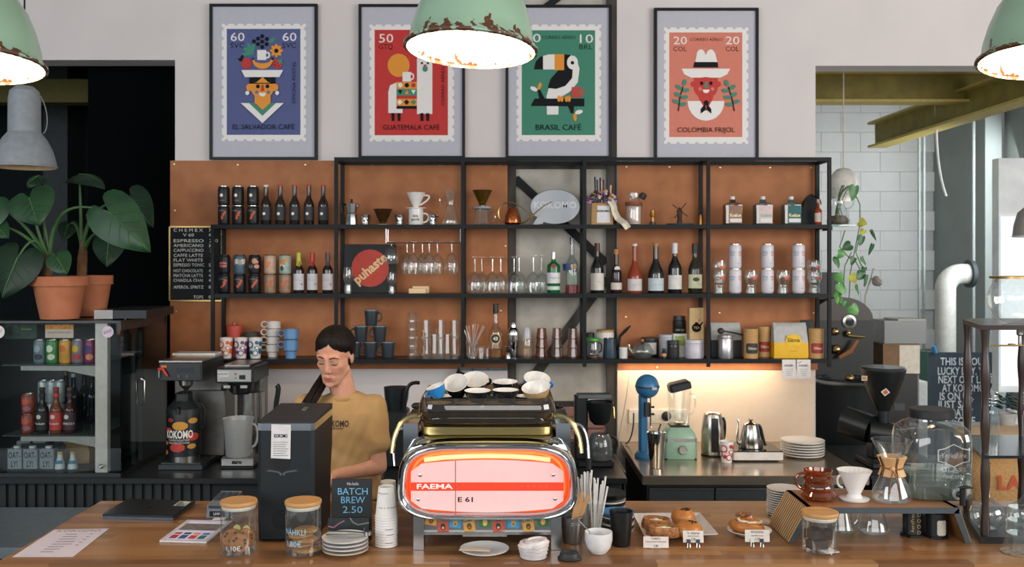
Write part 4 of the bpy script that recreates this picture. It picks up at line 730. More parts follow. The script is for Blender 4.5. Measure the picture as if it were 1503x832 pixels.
for k, (a, b) in enumerate(((-13, 0), (-9, 4), (-5, -4), (1, 5), (5, -5), (9, 2), (16, 3), (18, -2))):
    tag(tube('drinking_straw', None, [S(693, 'C', -.03) + Vector(q) for q in ((-a * .25 * u, b * .5 * u, 2 * u), (a * u, b * u, (50 - abs(k - 4) * 1.4) * u))], .9 * u, glass('e6d8d0', 0, .35), 6), ['leaning far left', 'leaning left', 'leaning slightly left', 'nearly upright', 'leaning slightly right', 'leaning right', 'leaning far right at the front', 'leaning far right at the back'][k] + ' clear straw in the shelf tumbler', 'straw', 'clear straws on the shelf')
for i, px in enumerate((706.5, 715)): tumbler('small shot glass ' + ['nearest the straw tumbler', 'beside the clear liqueur bottle'][i] + ' on the lowest shelf', S(px, 'C', -.05 if i == 0 else .0), 11 if i == 0 else 9, 17.5 if i == 0 else 15, CLEAR, 'shot glasses', True, False, name='shot_glass')
t = bottle('liqueur_bottle', 'clear liqueur bottle with black cap and round dark badge', 727.5, 'C', 21, 78, .46, .66, glass('f0e8dc', 0, .03), m('171b1e', .4), 14, 7.6, nr=.35); r, H = t['r'], t['h']; patch(t, 'badge', r, m('c9a96a', .4, .6), 0, H * .36, r * 1.5, r * 1.5, rr=1.02); patch(t, 'badge', r, m('12181a', .5), 0, H * .36, r * 1.25, r * 1.25, rr=1.04); G().text('43', 7 * u, m('d8cfc0', .5), wrap=r * 1.06, at=(0, 0, H * .36), bold=.03).ob('lettering', t)
lathe('liqueur', t, [(0, 1 * u), (r * .95, 1 * u), (r * .95, 12 * u), (0, 12 * u)], glass('b8863a', 0, .4), seg=18)
t = thing('cocktail_shaker', 'polished steel cocktail shaker on the lowest shelf', 'shaker', S(753.5, 'C', .02))
lathe('body', t, [(0, 0), (6 * u, 0), (6.4 * u, 1 * u), (8.8 * u, 28 * u), (8.9 * u, 33 * u)], CHROME, seg=24); lathe('strainer_top', t, [(9.2 * u, 33 * u), (9 * u, 38 * u), (6 * u, 43 * u), (4.2 * u, 44 * u)], CHROME, seg=24); lathe('cap', t, [(4.6 * u, 43.5 * u), (4.4 * u, 50.5 * u), (3.4 * u, 52 * u), (0, 52 * u)], CHROME, seg=20)
t = thing('jigger', 'small steel double jigger before the cocktail shaker', 'jigger', S(746, 'C', -.05)); lathe('cups', t, [(4 * u, 0), (3.2 * u, 6 * u), (1.6 * u, 8 * u), (3.4 * u, 10 * u), (4.3 * u, 17 * u), (3.9 * u, 17 * u), (0, 9 * u)], CHROME, seg=18); lathe('waist_ring', t, [(1.7 * u, 7.4 * u), (2.1 * u, 8 * u), (1.7 * u, 8.6 * u)], CHROME, seg=18)
t = thing('glass_shaker', 'clear glass shaker with a frosted domed cap', 'shaker', S(773.5, 'C')); lathe('glass_body', t, [(0, 0), (6.5 * u, 0), (8 * u, 4 * u), (8 * u, 22 * u), (6.5 * u, 28 * u)], glass('e6d9c8', 0, .1), seg=22); lathe('frosted_cap', t, [(6.6 * u, 24 * u), (6 * u, 30 * u), (5.6 * u, 41 * u), (4 * u, 44.5 * u), (0, 45 * u)], glass('dfe3e6', .2, .35), seg=22)
for i, px in enumerate((795, 817.5, 841)):
    for k in range(3): tumbler(['bottom', 'middle', 'top'][k] + ' amber tumbler of the ' + ['left', 'middle', 'right'][i] + ' amber stack', S(px, 'C') + Vector((0, 0, k * 13.5 * u)), 18.5 - k * 1.6, 16, AMBER, 'amber tumblers in stacks')
# right lower shelf
def jar(name, label, px, w, h, gm, lidm, lidh=5, dy=0., row='C', cat='jar', lw=1.0):
    t = thing(name, label, cat, S(px, row, dy)); r = w * u / 2; lathe('body', t, [(0, 0), (r * .95, 0), (r, 2 * u), (r, (h - lidh - 2) * u), (r * .9, (h - lidh) * u)], gm, seg=24); lathe('lid', t, [(r * lw, (h - lidh) * u), (r * lw, (h - .6) * u), (r * .92 * lw, h * u), (0, h * u)], lidm, seg=24); return t
t = jar('press_jar', 'glass jar with bright green lid and black handle', 870.5, 18, 29, CLEAR, m('3f9a34', .4), 4, -.03, lw=1.1); mug_handle(t, 8.5 * u, 8 * u, 22 * u, 4 * u, .9 * u, BLK); lathe('brown_contents', t, [(0, .8 * u), (8.6 * u, .8 * u), (8.6 * u, 4 * u), (0, 4 * u)], m('6a3c20', .6), seg=20)
jar('black_canister', 'black lidded canister behind the green-lidded jar', 866, 13, 35, m('22282b', .5), m('15191b', .5), 5, .06)
jar('white_canister', 'white ceramic canister with a wooden lid', 888, 26.5, 40, m('cdc9c4', .4), m('b08650', .6), 3, .045)
t = thing('milk_pitcher', 'dark blue-grey steel milk pitcher with black handle', 'pitcher', S(895, 'C', -.04)); PT = m('33424e', .35, .5)
lathe('body', t, [(0, 0), (10 * u, 0), (10.3 * u, 2 * u), (9 * u, 20 * u), (9 * u, 29 * u), (8.4 * u, 29 * u), (8.4 * u, 3 * u), (0, 2 * u)], PT, seg=24); mug_handle(t, 9.5 * u, 8 * u, 26 * u, 5 * u, 1.2 * u, BLK)
tube('black_ladle', None, [S(906, 'C', .065) + Vector(q) for q in ((0, 0, .001), (4 * u, 0, 30 * u), (12 * u, -.02, 39 * u), (19 * u, -.03, 46 * u))], [2.5 * u, 2.2 * u, 2.6 * u, 1 * u], BLK); tag(bpy.data.objects['black_ladle'], 'black ladle leaning up behind the milk pitcher', 'ladle')
t = jar('white_tin', 'small white ribbed tin beside the glass teapot', 915, 12, 16, m('c9c9c7', .4), m('d5d5d3', .35), 3, -.05, cat='tin')
t = thing('glass_teapot', 'clear round glass teapot with wooden knob on the lowest shelf', 'teapot', S(943, 'C', -.045)); lathe('pot', t, [(0, 0), (11 * u, 0), (15 * u, 6 * u), (15.5 * u, 12 * u), (11 * u, 20 * u), (7 * u, 22 * u)], glass('dfe5e2', 0, .06), seg=26); lathe('lid', t, [(7.5 * u, 21.5 * u), (5 * u, 24 * u), (0, 24.5 * u)], CLEAR, seg=20); lathe('knob', t, [(1.6 * u, 24 * u), (2.6 * u, 27 * u), (0, 28.5 * u)], m('b07a40', .6), seg=12); tube('spout', t, [(-13 * u, 0, 8 * u), (-18 * u, 0, 14 * u), (-20 * u, 0, 20 * u)], [3 * u, 2 * u, 1.6 * u], CLEAR); lathe('tea_leaves', t, [(0, 1 * u), (12 * u, 2 * u), (13 * u, 6 * u), (0, 7 * u)], m('2c2a1c', .7, 0, .4, 60, .5), seg=20)
t = jar('black_tin', 'wide black tin with a pale label behind the glass teapot', 953, 25, 28, m('171c1e', .4), m('1c2224', .35), 4, .065, cat='tin'); band(t, 'label', 13.5 * u, 4 * u, 21 * u, m('b9bab8', .6), 40)
t = jar('grey_tin', 'square grey tin with lid right of the black tin', 978, 22, 33, m('9c9fa8', .4), m('aaaeb6', .35), 4, .05, cat='tin')
t = jar('black_tea_jar', 'short black tea jar with label, in front of the grey tin', 988, 17.5, 26, m('1c2022', .3), m('2a2e31', .3), 5, -.05); band(t, 'label', 8.75 * u, 5 * u, 17 * u, m('101416', .6), 70); G().text('TEA', 5 * u, m('b9b9b7', .6), wrap=8.9 * u, at=(0, 0, 9 * u)).ob('lettering', t)
t = bottle('vial', 'tiny dark vial beside the short black tea jar', 974.5, 'C', 7, 14, .6, .75, m('1c1916', .3), m('15191b', .4), 4, 5, dy=-.055); band(t, 'label', t['r'], 3 * u, 7 * u, m('c98a6a', .6))
t = thing('tea_box', 'white and green tea box under a black jar', 'box', S(997, 'C', .045)); box('box', t, (20 * u, .07, 34.5 * u), m('c5c7bd', .6), bev=.002); prism('green_print', t, [(-8 * u, 17 * u), (7 * u, 17 * u), (7 * u, 31 * u), (-8 * u, 31 * u)], .0008, m('8a9a4c', .6), (0, -.0362, 0))
t = thing('black_tea_jar', 'black tea jar with label standing on top of the white tea box', 'jar', S(997, 'C', .045) + Vector((0, 0, 34.7 * u))); lathe('body', t, [(0, 0), (9.5 * u, 0), (10 * u, 1 * u), (10 * u, 18 * u), (8.5 * u, 20 * u)], m('171b1d', .3), seg=22); lathe('lid', t, [(9 * u, 19 * u), (9 * u, 25.5 * u), (0, 26 * u)], m('2a3033', .3), seg=22); G().text('DIM TEA', 4 * u, m('a9abaa', .6), wrap=10.1 * u, at=(0, 0, 5 * u)).ob('lettering', t)
t = jar('white_round_tin', 'round pale lilac tin under the kraft tea pack', 1019, 27, 27, m('bdbac6', .4), m('c8c5d0', .35), 5, -.03, cat='tin')
t = thing('tea_pack', 'tall kraft tea pack with a black teapot drawing', 'pack', S(1021, 'C', -.03) + Vector((0, 0, 27.3 * u))); box('pack', t, (21 * u, .055, 46 * u), m('b3986a', .75), bev=.003); g = Art(0, 0, 1, 1)
g = G(); g.disc(7 * u, 6.5 * u, .0006, INK, (0, 0, 17 * u)); g.prism([(-3 * u, 22 * u), (3 * u, 22 * u), (2 * u, 25 * u), (-2 * u, 25 * u)], .0006, INK); g.prism([(5 * u, 18 * u), (10 * u, 25 * u), (8.5 * u, 26 * u), (4 * u, 21 * u)], .0006, INK); g.disc(2.2 * u, 2.2 * u, .0006, m('b8675a', .6), (4 * u, 0, 28 * u)); g.ob('teapot_print', t, (0, -.0285, 0), smooth=0); G().text('TEA', 5 * u, m('b3986a', .75)).ob('lettering', t, (0, -.0295, 17 * u))
def pouch(name, label, px, w, h, d, bm, topm, dy=0., split=.5):
    t = thing(name, label, 'bag', S(px, 'C', dy)); k = w * u / 2; f = lambda z, a, b: [(x, y, z) for x, y in ((-a, -b), (-a * .5, -b * 1.06), (a * .5, -b * 1.06), (a, -b), (a, b), (-a, b))]
    G().loft([f(0, k, d), f(h * .12 * u, k * 1.0, d * 1.08), f(h * split * u, k * .99, d)], bm).ob('lower_bag', t, smooth=60); G().loft([f(h * split * u, k * .99, d), f(h * .85 * u, k * .97, d * .5), f(h * u, k * .96, d * .12)], topm).ob('upper_bag', t, smooth=60); return t
pouch('coffee_bag', 'grey and black coffee bag behind a silver tin', 1064, 45, 50, .04, m('1c2022', .6), m('a2a4a2', .6), .06)
jar('silver_tin', 'silver tin canister before the grey and black coffee bag', 1065, 22, 34, m('b9b8bc', .3, .8), m('b2b1b4', .3, .8), 4, -.045, cat='tin')
t = thing('coffee_scoop', 'dark coffee scoop with a round bowl resting on the silver tin', 'scoop', S(1066, 'C', -.04) + Vector((0, 0, 34.8 * u))); G().ball(5 * u, 5 * u, 4.6 * u, m('3a2a24', .5), (-8 * u, 0, 4.6 * u)).ob('bowl', t); tube('handle', t, [(-4 * u, 0, 4.6 * u), (8 * u, 0, 2.4 * u), (24 * u, 0, -1 * u)], [1 * u, 1.2 * u, 1.4 * u], BLK)
def ktube(label, px, w, h, c, dy=0.):
    t = thing('kraft_tube', label, 'canister', S(px, 'C', dy), 0, 'kraft coffee tubes'); r = w * u / 2; lathe('tube', t, [(0, 0), (r, 0), (r, h * .82 * u), (0, h * .82 * u)], KRAFT, seg=24); lathe('lid', t, [(r * 1.02, h * .82 * u), (r * 1.02, h * .985 * u), (r * .95, h * u), (0, h * u)], KRAFT, seg=24)
    patch(t, 'badge', r, m(c, .6), 0, h * .34 * u, w * .95 * u, 15 * u, rr=1.01, ell=False); G().text('Slëma', 5.5 * u, m('cdb48a', .6), wrap=r * 1.02, at=(0, 0, h * .34 * u), bold=.02).ob('lettering', t); return t
ktube('kraft coffee tube with a dark badge', 1102, 20.5, 43, '232a30', -.04); ktube('kraft coffee tube with a red badge standing behind the dark-badged tube', 1120.5, 19, 45, '8a2a2a', .04); ktube('kraft coffee tube with a red badge at the right end of the shelf', 1197.5, 21, 43, '8f2a2c', -.03)
t = pouch('coffee_bag', 'large yellow and grey coffee bag on the lowest right shelf', 1158, 50, 51, .045, m('d8a91c', .6, 0, .06), m('a9a9a8', .6), 0.0, .44)
k_ = 5.7 / F; prism('badge', t, [(-9 * u, 19 * u), (9 * u, 19 * u), (12 * u, 24 * u), (9 * u, 33 * u), (0, 35 * u), (-9 * u, 33 * u), (-12 * u, 24 * u)], .002, m('dcb022', .6), (3 * u, -.0505, 0)); G().text('Slëma', 8 * u, INK, wid=18 * u, bold=.01).ob('lettering', t, (3 * u, -.051, 26 * u)); G().text('coffee', 4 * u, m('a97f14', .6)).ob('lettering', t, (3 * u, -.051, 10 * u))
pouch('black_packet', 'black packet standing behind the yellow bag', 1184, 20, 54, .02, m('1a1f22', .6), m('1a1f22', .6), .07)
for i, px in enumerate((1157, 1178.5)):
    t = thing('paper_tag', ['white price tag sheet hanging under the yellow bag, left one', 'white price tag sheet hanging under the yellow bag, right one with a red mark'][i], 'tag', Vector((SX(px), YS - .0135, ZC - .001)), 0, 'paper tags under the shelf'); s_ = YS / F
    prism('sheet', t, [(-10 * s_, -28 * s_), (10.5 * s_, -28 * s_), (10 * s_, 0), (-10 * s_, 0)], .001, m('cfcac9', .7)); text('lettering', t, 'KOKOMO', 4.2 * s_, INK, (0, -.0004, -9 * s_), wid=13 * s_, bold=.02)
    for q in range(4): prism('print_line', t, [(-(6 - q) * s_, -(14 + 3 * q) * s_), ((6 - q) * s_, -(14 + 3 * q) * s_), ((6 - q) * s_, -(14.6 + 3 * q) * s_), (-(6 - q) * s_, -(14.6 + 3 * q) * s_)], .0003, GREYT, (0, -.0004, 0))
    if i: prism('red_mark', t, [(-8 * s_, -5 * s_), (-2 * s_, -2 * s_), (-2 * s_, -3 * s_), (-8 * s_, -6 * s_)], .0003, m('b8403c', .6), (0, -.0004, 0))
tag(box('paper_pile', None, (.24, .12, .012), m('c2bdb6', .7), P(292, 521, 5.30) * 0 + Vector((P(291, 0, 5.42).x, 5.40, 1.3790))), 'thin pile of white papers lying on the left coffee brewer', 'paper')
t = thing('hook_rail', 'grey strip with small hooks under the lowest shelf', 'hook rail', Vector((WX(709), YW - .015, WZ(543)))); slab('strip', t, -37 * .0042, 36 * .0042, -.012, 0, 0, .018, m('5f666a', .5))
for xx in (-36, -15, 8, 31): tube('hook', t, [(xx * .0042, -.012, .012), (xx * .0042, -.03, .004), (xx * .0042, -.032, .014)], .002, STEEL)
t = thing('measuring_cup', 'dark measuring cup hanging from the hook rail', 'cup', Vector((WX(675), YW - .055, WZ(556)))); G().lathe([(0, 0), (.026, 0), (.032, .03), (.028, .03), (.022, .004), (0, .004)], BLK, seg=18).ob('bowl', t, (0, 0, .02), (0, 30, 0)); tube('handle', t, [(0, 0, .045), (-.004, .008, .06), (-.004, .03, .07)], .004, STEEL)
tube('tea_strainer', None, [(WX(694), YW - .045, WZ(540)), (WX(694), YW - .04, WZ(549)), (WX(694.5), YW - .045, WZ(553)), (WX(694.5), YW - .045, WZ(556))], [.002, .004, .014, .012], m('1d2a38', .4)); tag(bpy.data.objects['tea_strainer'], 'small dark blue scoop hanging from the hook rail', 'scoop')
# LED strip under the right shelf (the real source of the warm wash on the wall)
t = thing('led_strip', 'warm glowing strip light under the right shelves', 'lamp', Vector((SX(1040), 5.76, ZC - .034)))
slab('housing', t, -.50, .46, -.012, .012, 0, .008, m('cfcfcf', .5)); slab('diffuser', t, -.50, .46, -.010, .010, -.004, 0, m('fff0d8', .5, emit=4, ecol='ffd9a8'))
l = bpy.data.lights.new('led_strip_light', 'AREA'); l.shape = 'RECTANGLE'; l.size = .95; l.size_y = .02; l.energy = 3.2; l.color = (1, .80, .56); o = bpy.data.objects.new('led_strip_light', l); COL.objects.link(o); o.location = (-.02, 0, -.006); o.parent = t
# ================= display fridge on the left counter =================
fr = thing('display_fridge', 'glass-fronted counter display fridge with drinks at the left', 'fridge', (0, 0, 0))
FX0, FX1, FY0, FY1, FZ0, FZ1 = -3.0, -1.973, 4.89, 5.56, ZK + .001, 1.60
FD = m('14191b', .4); ALU = m('b5b2aa', .45, .2)
slab('base', fr, FX0, FX1, FY0, FY1, FZ0, FZ0 + .018, FD); slab('top_cover', fr, FX0, FX1, FY0, FY1, FZ1 - .012, FZ1, m('1a2022', .3)); slab('back_panel', fr, FX0, FX1, FY1 - .01, FY1, FZ0, FZ1 - .012, FD)
slab('side_panel', fr, FX0, FX0 + .01, FY0, FY1, FZ0, FZ1 - .012, FD)
PANE = glass('f4f6f6', 0, .0, .0)
slab('front_glass', fr, FX0 + .01, FX1 - .002, FY0, FY0 + .006, FZ0 + .018, FZ1 - .012, PANE); slab('side_glass', fr, FX1 - .006, FX1, FY0 + .007, FY1 - .01, FZ0 + .018, FZ1 - .05, glass('b3c3c3', 0, .0, .01))
xp = P(141, 0, FY0 + .03).x; slab('corner_post', fr, xp, xp + .062, FY0 + .02, FY0 + .06, FZ0 + .018, FZ1 - .012, ALU)
slab('top_rail', fr, FX1 - .03, FX1 - .007, FY0 + .02, FY1 - .02, FZ1 - .07, FZ1 - .013, m('4a4440', .4, .6))
for y_ in (5.10, 5.20): slab('door_rail', fr, FX1 - .028, FX1 - .007, y_, y_ + .02, FZ0 + .02, FZ1 - .07, m('6b6f6e', .35, .8))
tube('door_handle', fr, [(FX1 + .001, 5.16, 1.27), (FX1 + .02, 5.16, 1.26), (FX1 + .02, 5.16, 1.14), (FX1 + .001, 5.16, 1.13)], .006, STEEL)
for y_ in (5.0, 5.15, 5.3, 5.45): lathe('bolt', fr, [(.007, 0), (.006, .004), (0, .005)], STEEL, (FX1 - .02, y_, FZ1), None, 8)
xs0 = P(36, 0, 4.95).x
SZ1, SZ2 = 1.372, 1.008
for z in (SZ1, SZ2):
    slab('glass_shelf', fr, xs0 - .1, xp, FY0 + .03, FY1 - .02, z - .006, z, glass('a9bab8', 0, .1)); prism('shelf_bracket', fr, [(xs0, z - .028), (xs0, z - .006), (xp, z - .006), (xp, z - .06), (xp - .15, z - .03)], .008, m('8b8d88', .5, .4), (0, FY0 + .021, 0))
lathe('lock_knob', fr, [(.010, 0), (.012, .006), (.006, .014), (0, .014)], STEEL, (P(149, 0, FY0).x, FY0 - .001, P(0, 684, FY0).z), (90, 0, 0), 12)
def FP(px, z, Y=4.99): return Vector(((px - CX) * Y / F, Y, z + .001))
uf = 4.99 / F
def stick(c1, c2):
    def f(t, r, H):
        patch(t, 'print_patch', r, m(c1, .5), -8, H * .62, r * 1.2, H * .3, rr=1.006); patch(t, 'print_patch', r, m(c2, .5), 10, H * .28, r * 1.3, H * .25, rr=1.006)
    return f
for px, c, a, b, nm in ((58.5, '5d7078', '8a9aa0', '1e2c30', 'grey landscape'), (77, '2f7a3c', 'c9d6c0', 'c2cbb8', 'green'), (96, 'c08a2c', 'b86420', 'b07a24', 'mustard yellow'), (114.5, '6e6a78', 'c2a41c', 'a82a1c', 'grey, yellow and red car'), (133, '7a2a52', '2a3a78', 'c98a5a', 'magenta and blue')):
    can('fridge_can', nm + ' can on the upper shelf of the display fridge', 0, 'A', 17.5, 35, m(c, .35, 0, .2, 60), 'cans in the display fridge', art=stick(a, b), loc=FP(px, SZ1), u=uf)
for k, px in enumerate((41.5, 41.5)): can('fridge_can', ['lower', 'upper'][k] + ' red and black can stacked in the display fridge', 0, 'A', 19, 28.5, m('3a2422', .4, 0, .5, 60, c2='a5452f'), 'cans in the display fridge', art=stick('b8503a', '8a5a68'), loc=FP(px, SZ2 + k * 28.6 * uf), u=uf)
for k, (px, z0) in enumerate(((63, 0), (76, 0), (88, 0))):
    for j in range(2): can('fridge_can', ['lower', 'upper'][j] + ' pale silver can, ' + ['left', 'middle', 'right'][k] + ' of the back row in the fridge', 0, 'A', 14, 33, m('a9b0b2', .35, .4), 'cans in the display fridge', loc=FP(px, SZ2 + j * 33.1 * uf * 1.04, 5.22), u=5.22 / F)
for px, g_, lc, cc, nm, w in ((62, '171c1f', '181c1e', '2a2a2a', 'black-labelled soda bottle in the display fridge', 'Ho-kolo'), (82.5, '6a3a28', 'b03a38', 'a52a28', 'red-labelled soda bottle in the display fridge', 'Ho-kolo'), (102.5, '3a1c1c', '3c2a34', '5a5a38', 'purple-labelled soda bottle in the display fridge', 'HORKOLA')):
    t = bottle('soda_bottle', nm, 0, 'A', 18, 66, .50, .72, m(g_, .15), m(cc, .4), 3, 8.5, 'soda bottles in the display fridge', nr=.42, loc=FP(px, SZ2), u=uf); r, H = t['r'], t['h']; band(t, 'label', r, H * .08, H * .46, m(lc, .6)); patch(t, 'tree_print', r, m('c9c3bb', .6), -10, H * .37, r * .8, r * .7, rr=1.03); G().text(w, 4.6 * uf, m('d2ccc6', .6), wrap=r * 1.05, at=(0, 0, H * .22), bold=.02).ob('lettering', t); band(t, 'neck_label', r * .46, H * .80, H * .88, m(lc, .6))
for k, px in enumerate((97, 108, 124, 135)): bottle('dark_bottle', ['leftmost', 'second', 'third', 'rightmost'][k] + ' dark wine bottle in the back of the fridge', 0, 'A', 18, 74, .5, .74, m('10151a', .15), m(['6a4a2a', 'b0b2b2', '1a1a1a', '1a2226'][k], .4), 8, 7, 'dark bottles in the back of the fridge', loc=FP(px, SZ2, 5.40 - .09 * (k % 2)), u=5.36 / F)
Z0 = FZ0 + .019
for k, (px, Y) in enumerate(((21, 4.98), (44, 4.98), (68, 4.98), (34, 5.20), (58, 5.20))):
    w_ = .076 * .98; t = thing('oat_drink_carton', ['left front', 'middle front', 'right front', 'left back', 'right back'][k] + ' grey oat drink carton on the fridge floor', 'carton', FP(px, Z0, Y), 0, 'grey oat drink cartons'); CG = m('6f7c80', .6)
    box('carton', t, (w_, .16 if k < 3 else .1, .105), CG, (0, .08 if k < 3 else .05, 0), bev=.003); lathe('screw_cap', t, [(.018, .105), (.018, .117), (0, .118)], m('c2c4c4', .4), (0, .03, 0), seg=14)
    if k < 3: text('lettering', t, 'OAT-\nLY!', .045, m('151b1f', .6), (0, -.001, .048), wid=.062, bold=.02)
for k, px in enumerate((88, 107)):
    t = bottle('syrup_bottle', ['left', 'right'][k] + ' little white tapered bottle with gold cap on the fridge floor', 0, 'A', 14, 25, .1, .8, m('a9b8bb', .4), m('b89a4a', .35), 4, 7.5, 'little gold-capped bottles', nr=.5, loc=FP(px, Z0), u=uf); band(t, 'label', t['r'] * .9, 8 * uf, 13 * uf, m('3a6a8a', .6), 60)
t = thing('paper_bag', 'crumpled kraft paper bag on the fridge floor', 'bag', FP(116, Z0, 5.16)); G().loft([[(x, y, z) for x, y in ((-a + o, -b), (a * .4 + o, -b * 1.1), (a + o, -b), (a + o, b), (-a + o, b))] for z, a, b, o in ((0, .065, .045, .01), (.06, .07, .045, .006), (.13, .06, .03, -.01), (.18, .05, .01, -.02))], m('8a6f45', .8, 0, .15, 12, .5)).ob('bag', t, smooth=60); 
t = thing('fridge_card', 'white and orange printed card at the top of the display fridge', 'card', FP(87, SZ1 + .135, 4.95)); slab('card', t, -.073, .073, 0, .002, 0, .07, m('b9b0a4', .7)); slab('orange_print', t, -.073, .073, -.0006, 0, .045, .07, m('b8651c', .7, 0, .4, 60, c2='d8a050')); text('lettering', t, 'MUSTIKA MARTA SUVI', .012, m('a0402c', .7), (0, -.0008, .028), wid=.12)
t = thing('fridge_poster', 'dark green picture card at the upper left in the fridge', 'card', FP(30, SZ1 + .13, 4.95)); slab('card', t, -.085, .085, 0, .002, 0, .088, m('1f3a2e', .7, 0, .4, 30)); 
for k in range(5): G().disc(.011, .011, .0006, m('121c1a', .6)).ob('berry_print', t, (-.02 + .04 * math.cos(k * 1.25), -.0008, .045 + .024 * math.sin(k * 1.25)))
text('lettering', t, 'TALLINNA', .012, m('9aa03c', .7), (.03, -.0012, .05), wid=.055)
t = thing('round_sticker', 'round lilac sticker on the fridge corner post', 'sticker', P(158, 487, FY0 - .001)); G().disc(.030, .030, .0008, m('b9a9bb', .6)).ob('disc', t); text('lettering', t, 'XXX', .022, m('2a2f55', .6), (0, -.0006, 0), (0, -20, 0)); 
t = thing('round_sticker', 'round red and white sticker at the left edge of the fridge glass', 'sticker', P(-3, 487, FY0 - .001)); G().disc(.034, .034, .0008, m('c6c4c4', .6)).ob('disc', t); text('lettering', t, 'OLU', .022, m('a8322c', .6), (0, -.0006, 0), (0, -20, 0))
t = thing('metal_tray', 'long dark metal tray with pale end lying on the fridge', 'tray', Vector((-1.985, 5.12, FZ1 + .0055))); t.rotation_euler = (0, 0, R(3)); slab('tray', t, -.16, .10, -.14, .35, 0, .045, m('1e2427', .4, .4), .003); slab('pale_end', t, -.165, -.07, -.146, -.141, .0, .046, m('8f8f90', .5))
# ---- potted elephant-ear plants
TC = m('a9694a', .8, 0, .08, 12, c2='9a5b3c'); SOIL = m('2a211a', .95, 0, .3, 40, .6)
def pot(px, Y, rp, hp, lab):
    k = Y / F; t = thing('potted_plant', lab, 'plant', Vector(((px - CX) * k, Y, FZ1 + .006)), 0, 'potted elephant-ear plants'); r, h = rp * k, hp * k
    lathe('pot', t, [(0, 0), (r * .66, 0), (r * .9, h * .78), (r, h * .78), (r * 1.0, h), (r * .92, h), (r * .88, h * .9)], TC, seg=36); lathe('soil', t, [(r * .89, h * .88), (0, h * .93)], SOIL, seg=24); return t, h
LF = m('16351d', .42, 0, .18, 14, .12, c2='1f4526', spec=.35); LFd = m('0f2716', .45, 0, .18, 14, .1, spec=.3); STM = m('34582c', .5, 0, .15, 20)
def leaf(t, base, att, tip, w, Y0, Y1, up=.0, mat=LF, bow=.15, stem=True, ctrl=None, edge=False):
    """heart-shaped leaf; att and tip are photo pixels at depths Y0 and Y1, w its width in pixels; base is where the stalk leaves the soil"""
    A, T = P(*att, Y0) - t.location, P(*tip, Y1) - t.location; ax = (T - A); L = ax.length; ax.normalize(); vw = Vector((0, -1, 0)) + Vector((0, 0, up)); sd = ax.cross(vw).normalized(); nr = sd.cross(ax).normalized()
    if nr.y > 0: nr = -nr
    W = w * Y0 / F / 2; rows = []; n = 12
    prof = [(-.30, .30), (-.34, .50), (-.28, .74), (-.14, .93), (.04, 1.0), (.22, .97), (.42, .84), (.62, .62), (.80, .36), (.93, .13), (1.0, .0)]
    g = G(); v = []; f = []
    nx = 4
    for s_, q in prof:
        for k in range(-nx, nx + 1):
            e = k / nx; ss = s_
            if s_ < .0: ss = s_ * min(1, abs(e) * 1.5 / max(.3, 1))
            p = A + ax * (L * ss) + sd * (W * q * e) - nr * (bow * W * (abs(e) ** 1.6) * .9) - nr * (bow * L * .5 * max(0, ss) ** 2) + nr * (.02 * W * math.sin(ss * 40) * abs(e))
            v.append(tuple(p))
    m_ = 2 * nx + 1
    for i in range(len(prof) - 1):
        for k in range(m_ - 1): f.append((i * m_ + k, i * m_ + k + 1, (i + 1) * m_ + k + 1, (i + 1) * m_ + k))
    lf = g.add(v, f, mat).ob('leaf', t, smooth=70)
    mid = [A + ax * (L * s_) - nr * (bow * L * .5 * s_ * s_) + nr * .002 for s_ in (0, .25, .5, .75, .97)]; tube('vein', lf, mid, [.0035, .003, .0025, .002, .001], m('35602f', .5), 5)
    for s_ in (.08, .28, .48):
        for sg in (-1, 1):
            a_ = A + ax * (L * s_) - nr * (bow * L * .5 * s_ * s_) + nr * .002; e_ = .75; b_ = A + ax * (L * (s_ + .22)) + sd * (W * sg * e_ * (1 - s_ * .9)) - nr * (bow * W * (e_ ** 1.6) * .9) - nr * (bow * L * .5 * (s_ + .22) ** 2) + nr * .004
            tube('vein', lf, [a_, (a_ + b_) / 2 + nr * .003, b_], [.0018, .0014, .0006], m('28502a', .5), 4)
    if stem:
        B = P(*base, t.location.y) - t.location; c1 = P(*(ctrl or ((base[0] * .7 + att[0] * .3), att[1] - 8)), (t.location.y + Y0) / 2) - t.location
        tube('stalk', t, bez(B, B * .5 + c1 * .5, c1, A + nr * -.003, 14), [.013 - .0006 * i for i in range(15)], STM, 8)
t, h = pot(88, 4.99, 40, 62, 'elephant-ear plant in the nearer and larger terracotta pot'); b0 = (72, 405)
tube('trunk', t, [P(70, 410, 4.99) - t.location, P(71, 385, 4.99) - t.location, P(72, 370, 4.99) - t.location], [.026, .024, .018], m('5a3f26', .8, 0, .3, 30, .4), 10)
leaf(t, (72, 378), (160, 311), (217, 368), 74, 4.86, 4.80, .2, ctrl=(82, 285)); leaf(t, (71, 378), (43, 290), (55, 328), 70, 4.88, 4.82, .35, ctrl=(58, 352)); leaf(t, (70, 380), (26, 378), (0, 436), 78, 4.86, 4.80, .5, LFd, ctrl=(50, 335))
leaf(t, (72, 380), (84, 378), (97, 401), 37, 4.84, 4.80, .6, ctrl=(78, 370)); leaf(t, (70, 378), (-14, 300), (-34, 345), 60, 4.9, 4.85, .3, ctrl=(30, 315)); leaf(t, (70, 378), (-6, 330), (11, 348), 30, 4.9, 4.86, .4, ctrl=(30, 335)); leaf(t, (74, 378), (57, 258), (38, 268), 34, 5.0, 4.93, 1.8, LFd, bow=.35, ctrl=(60, 300))
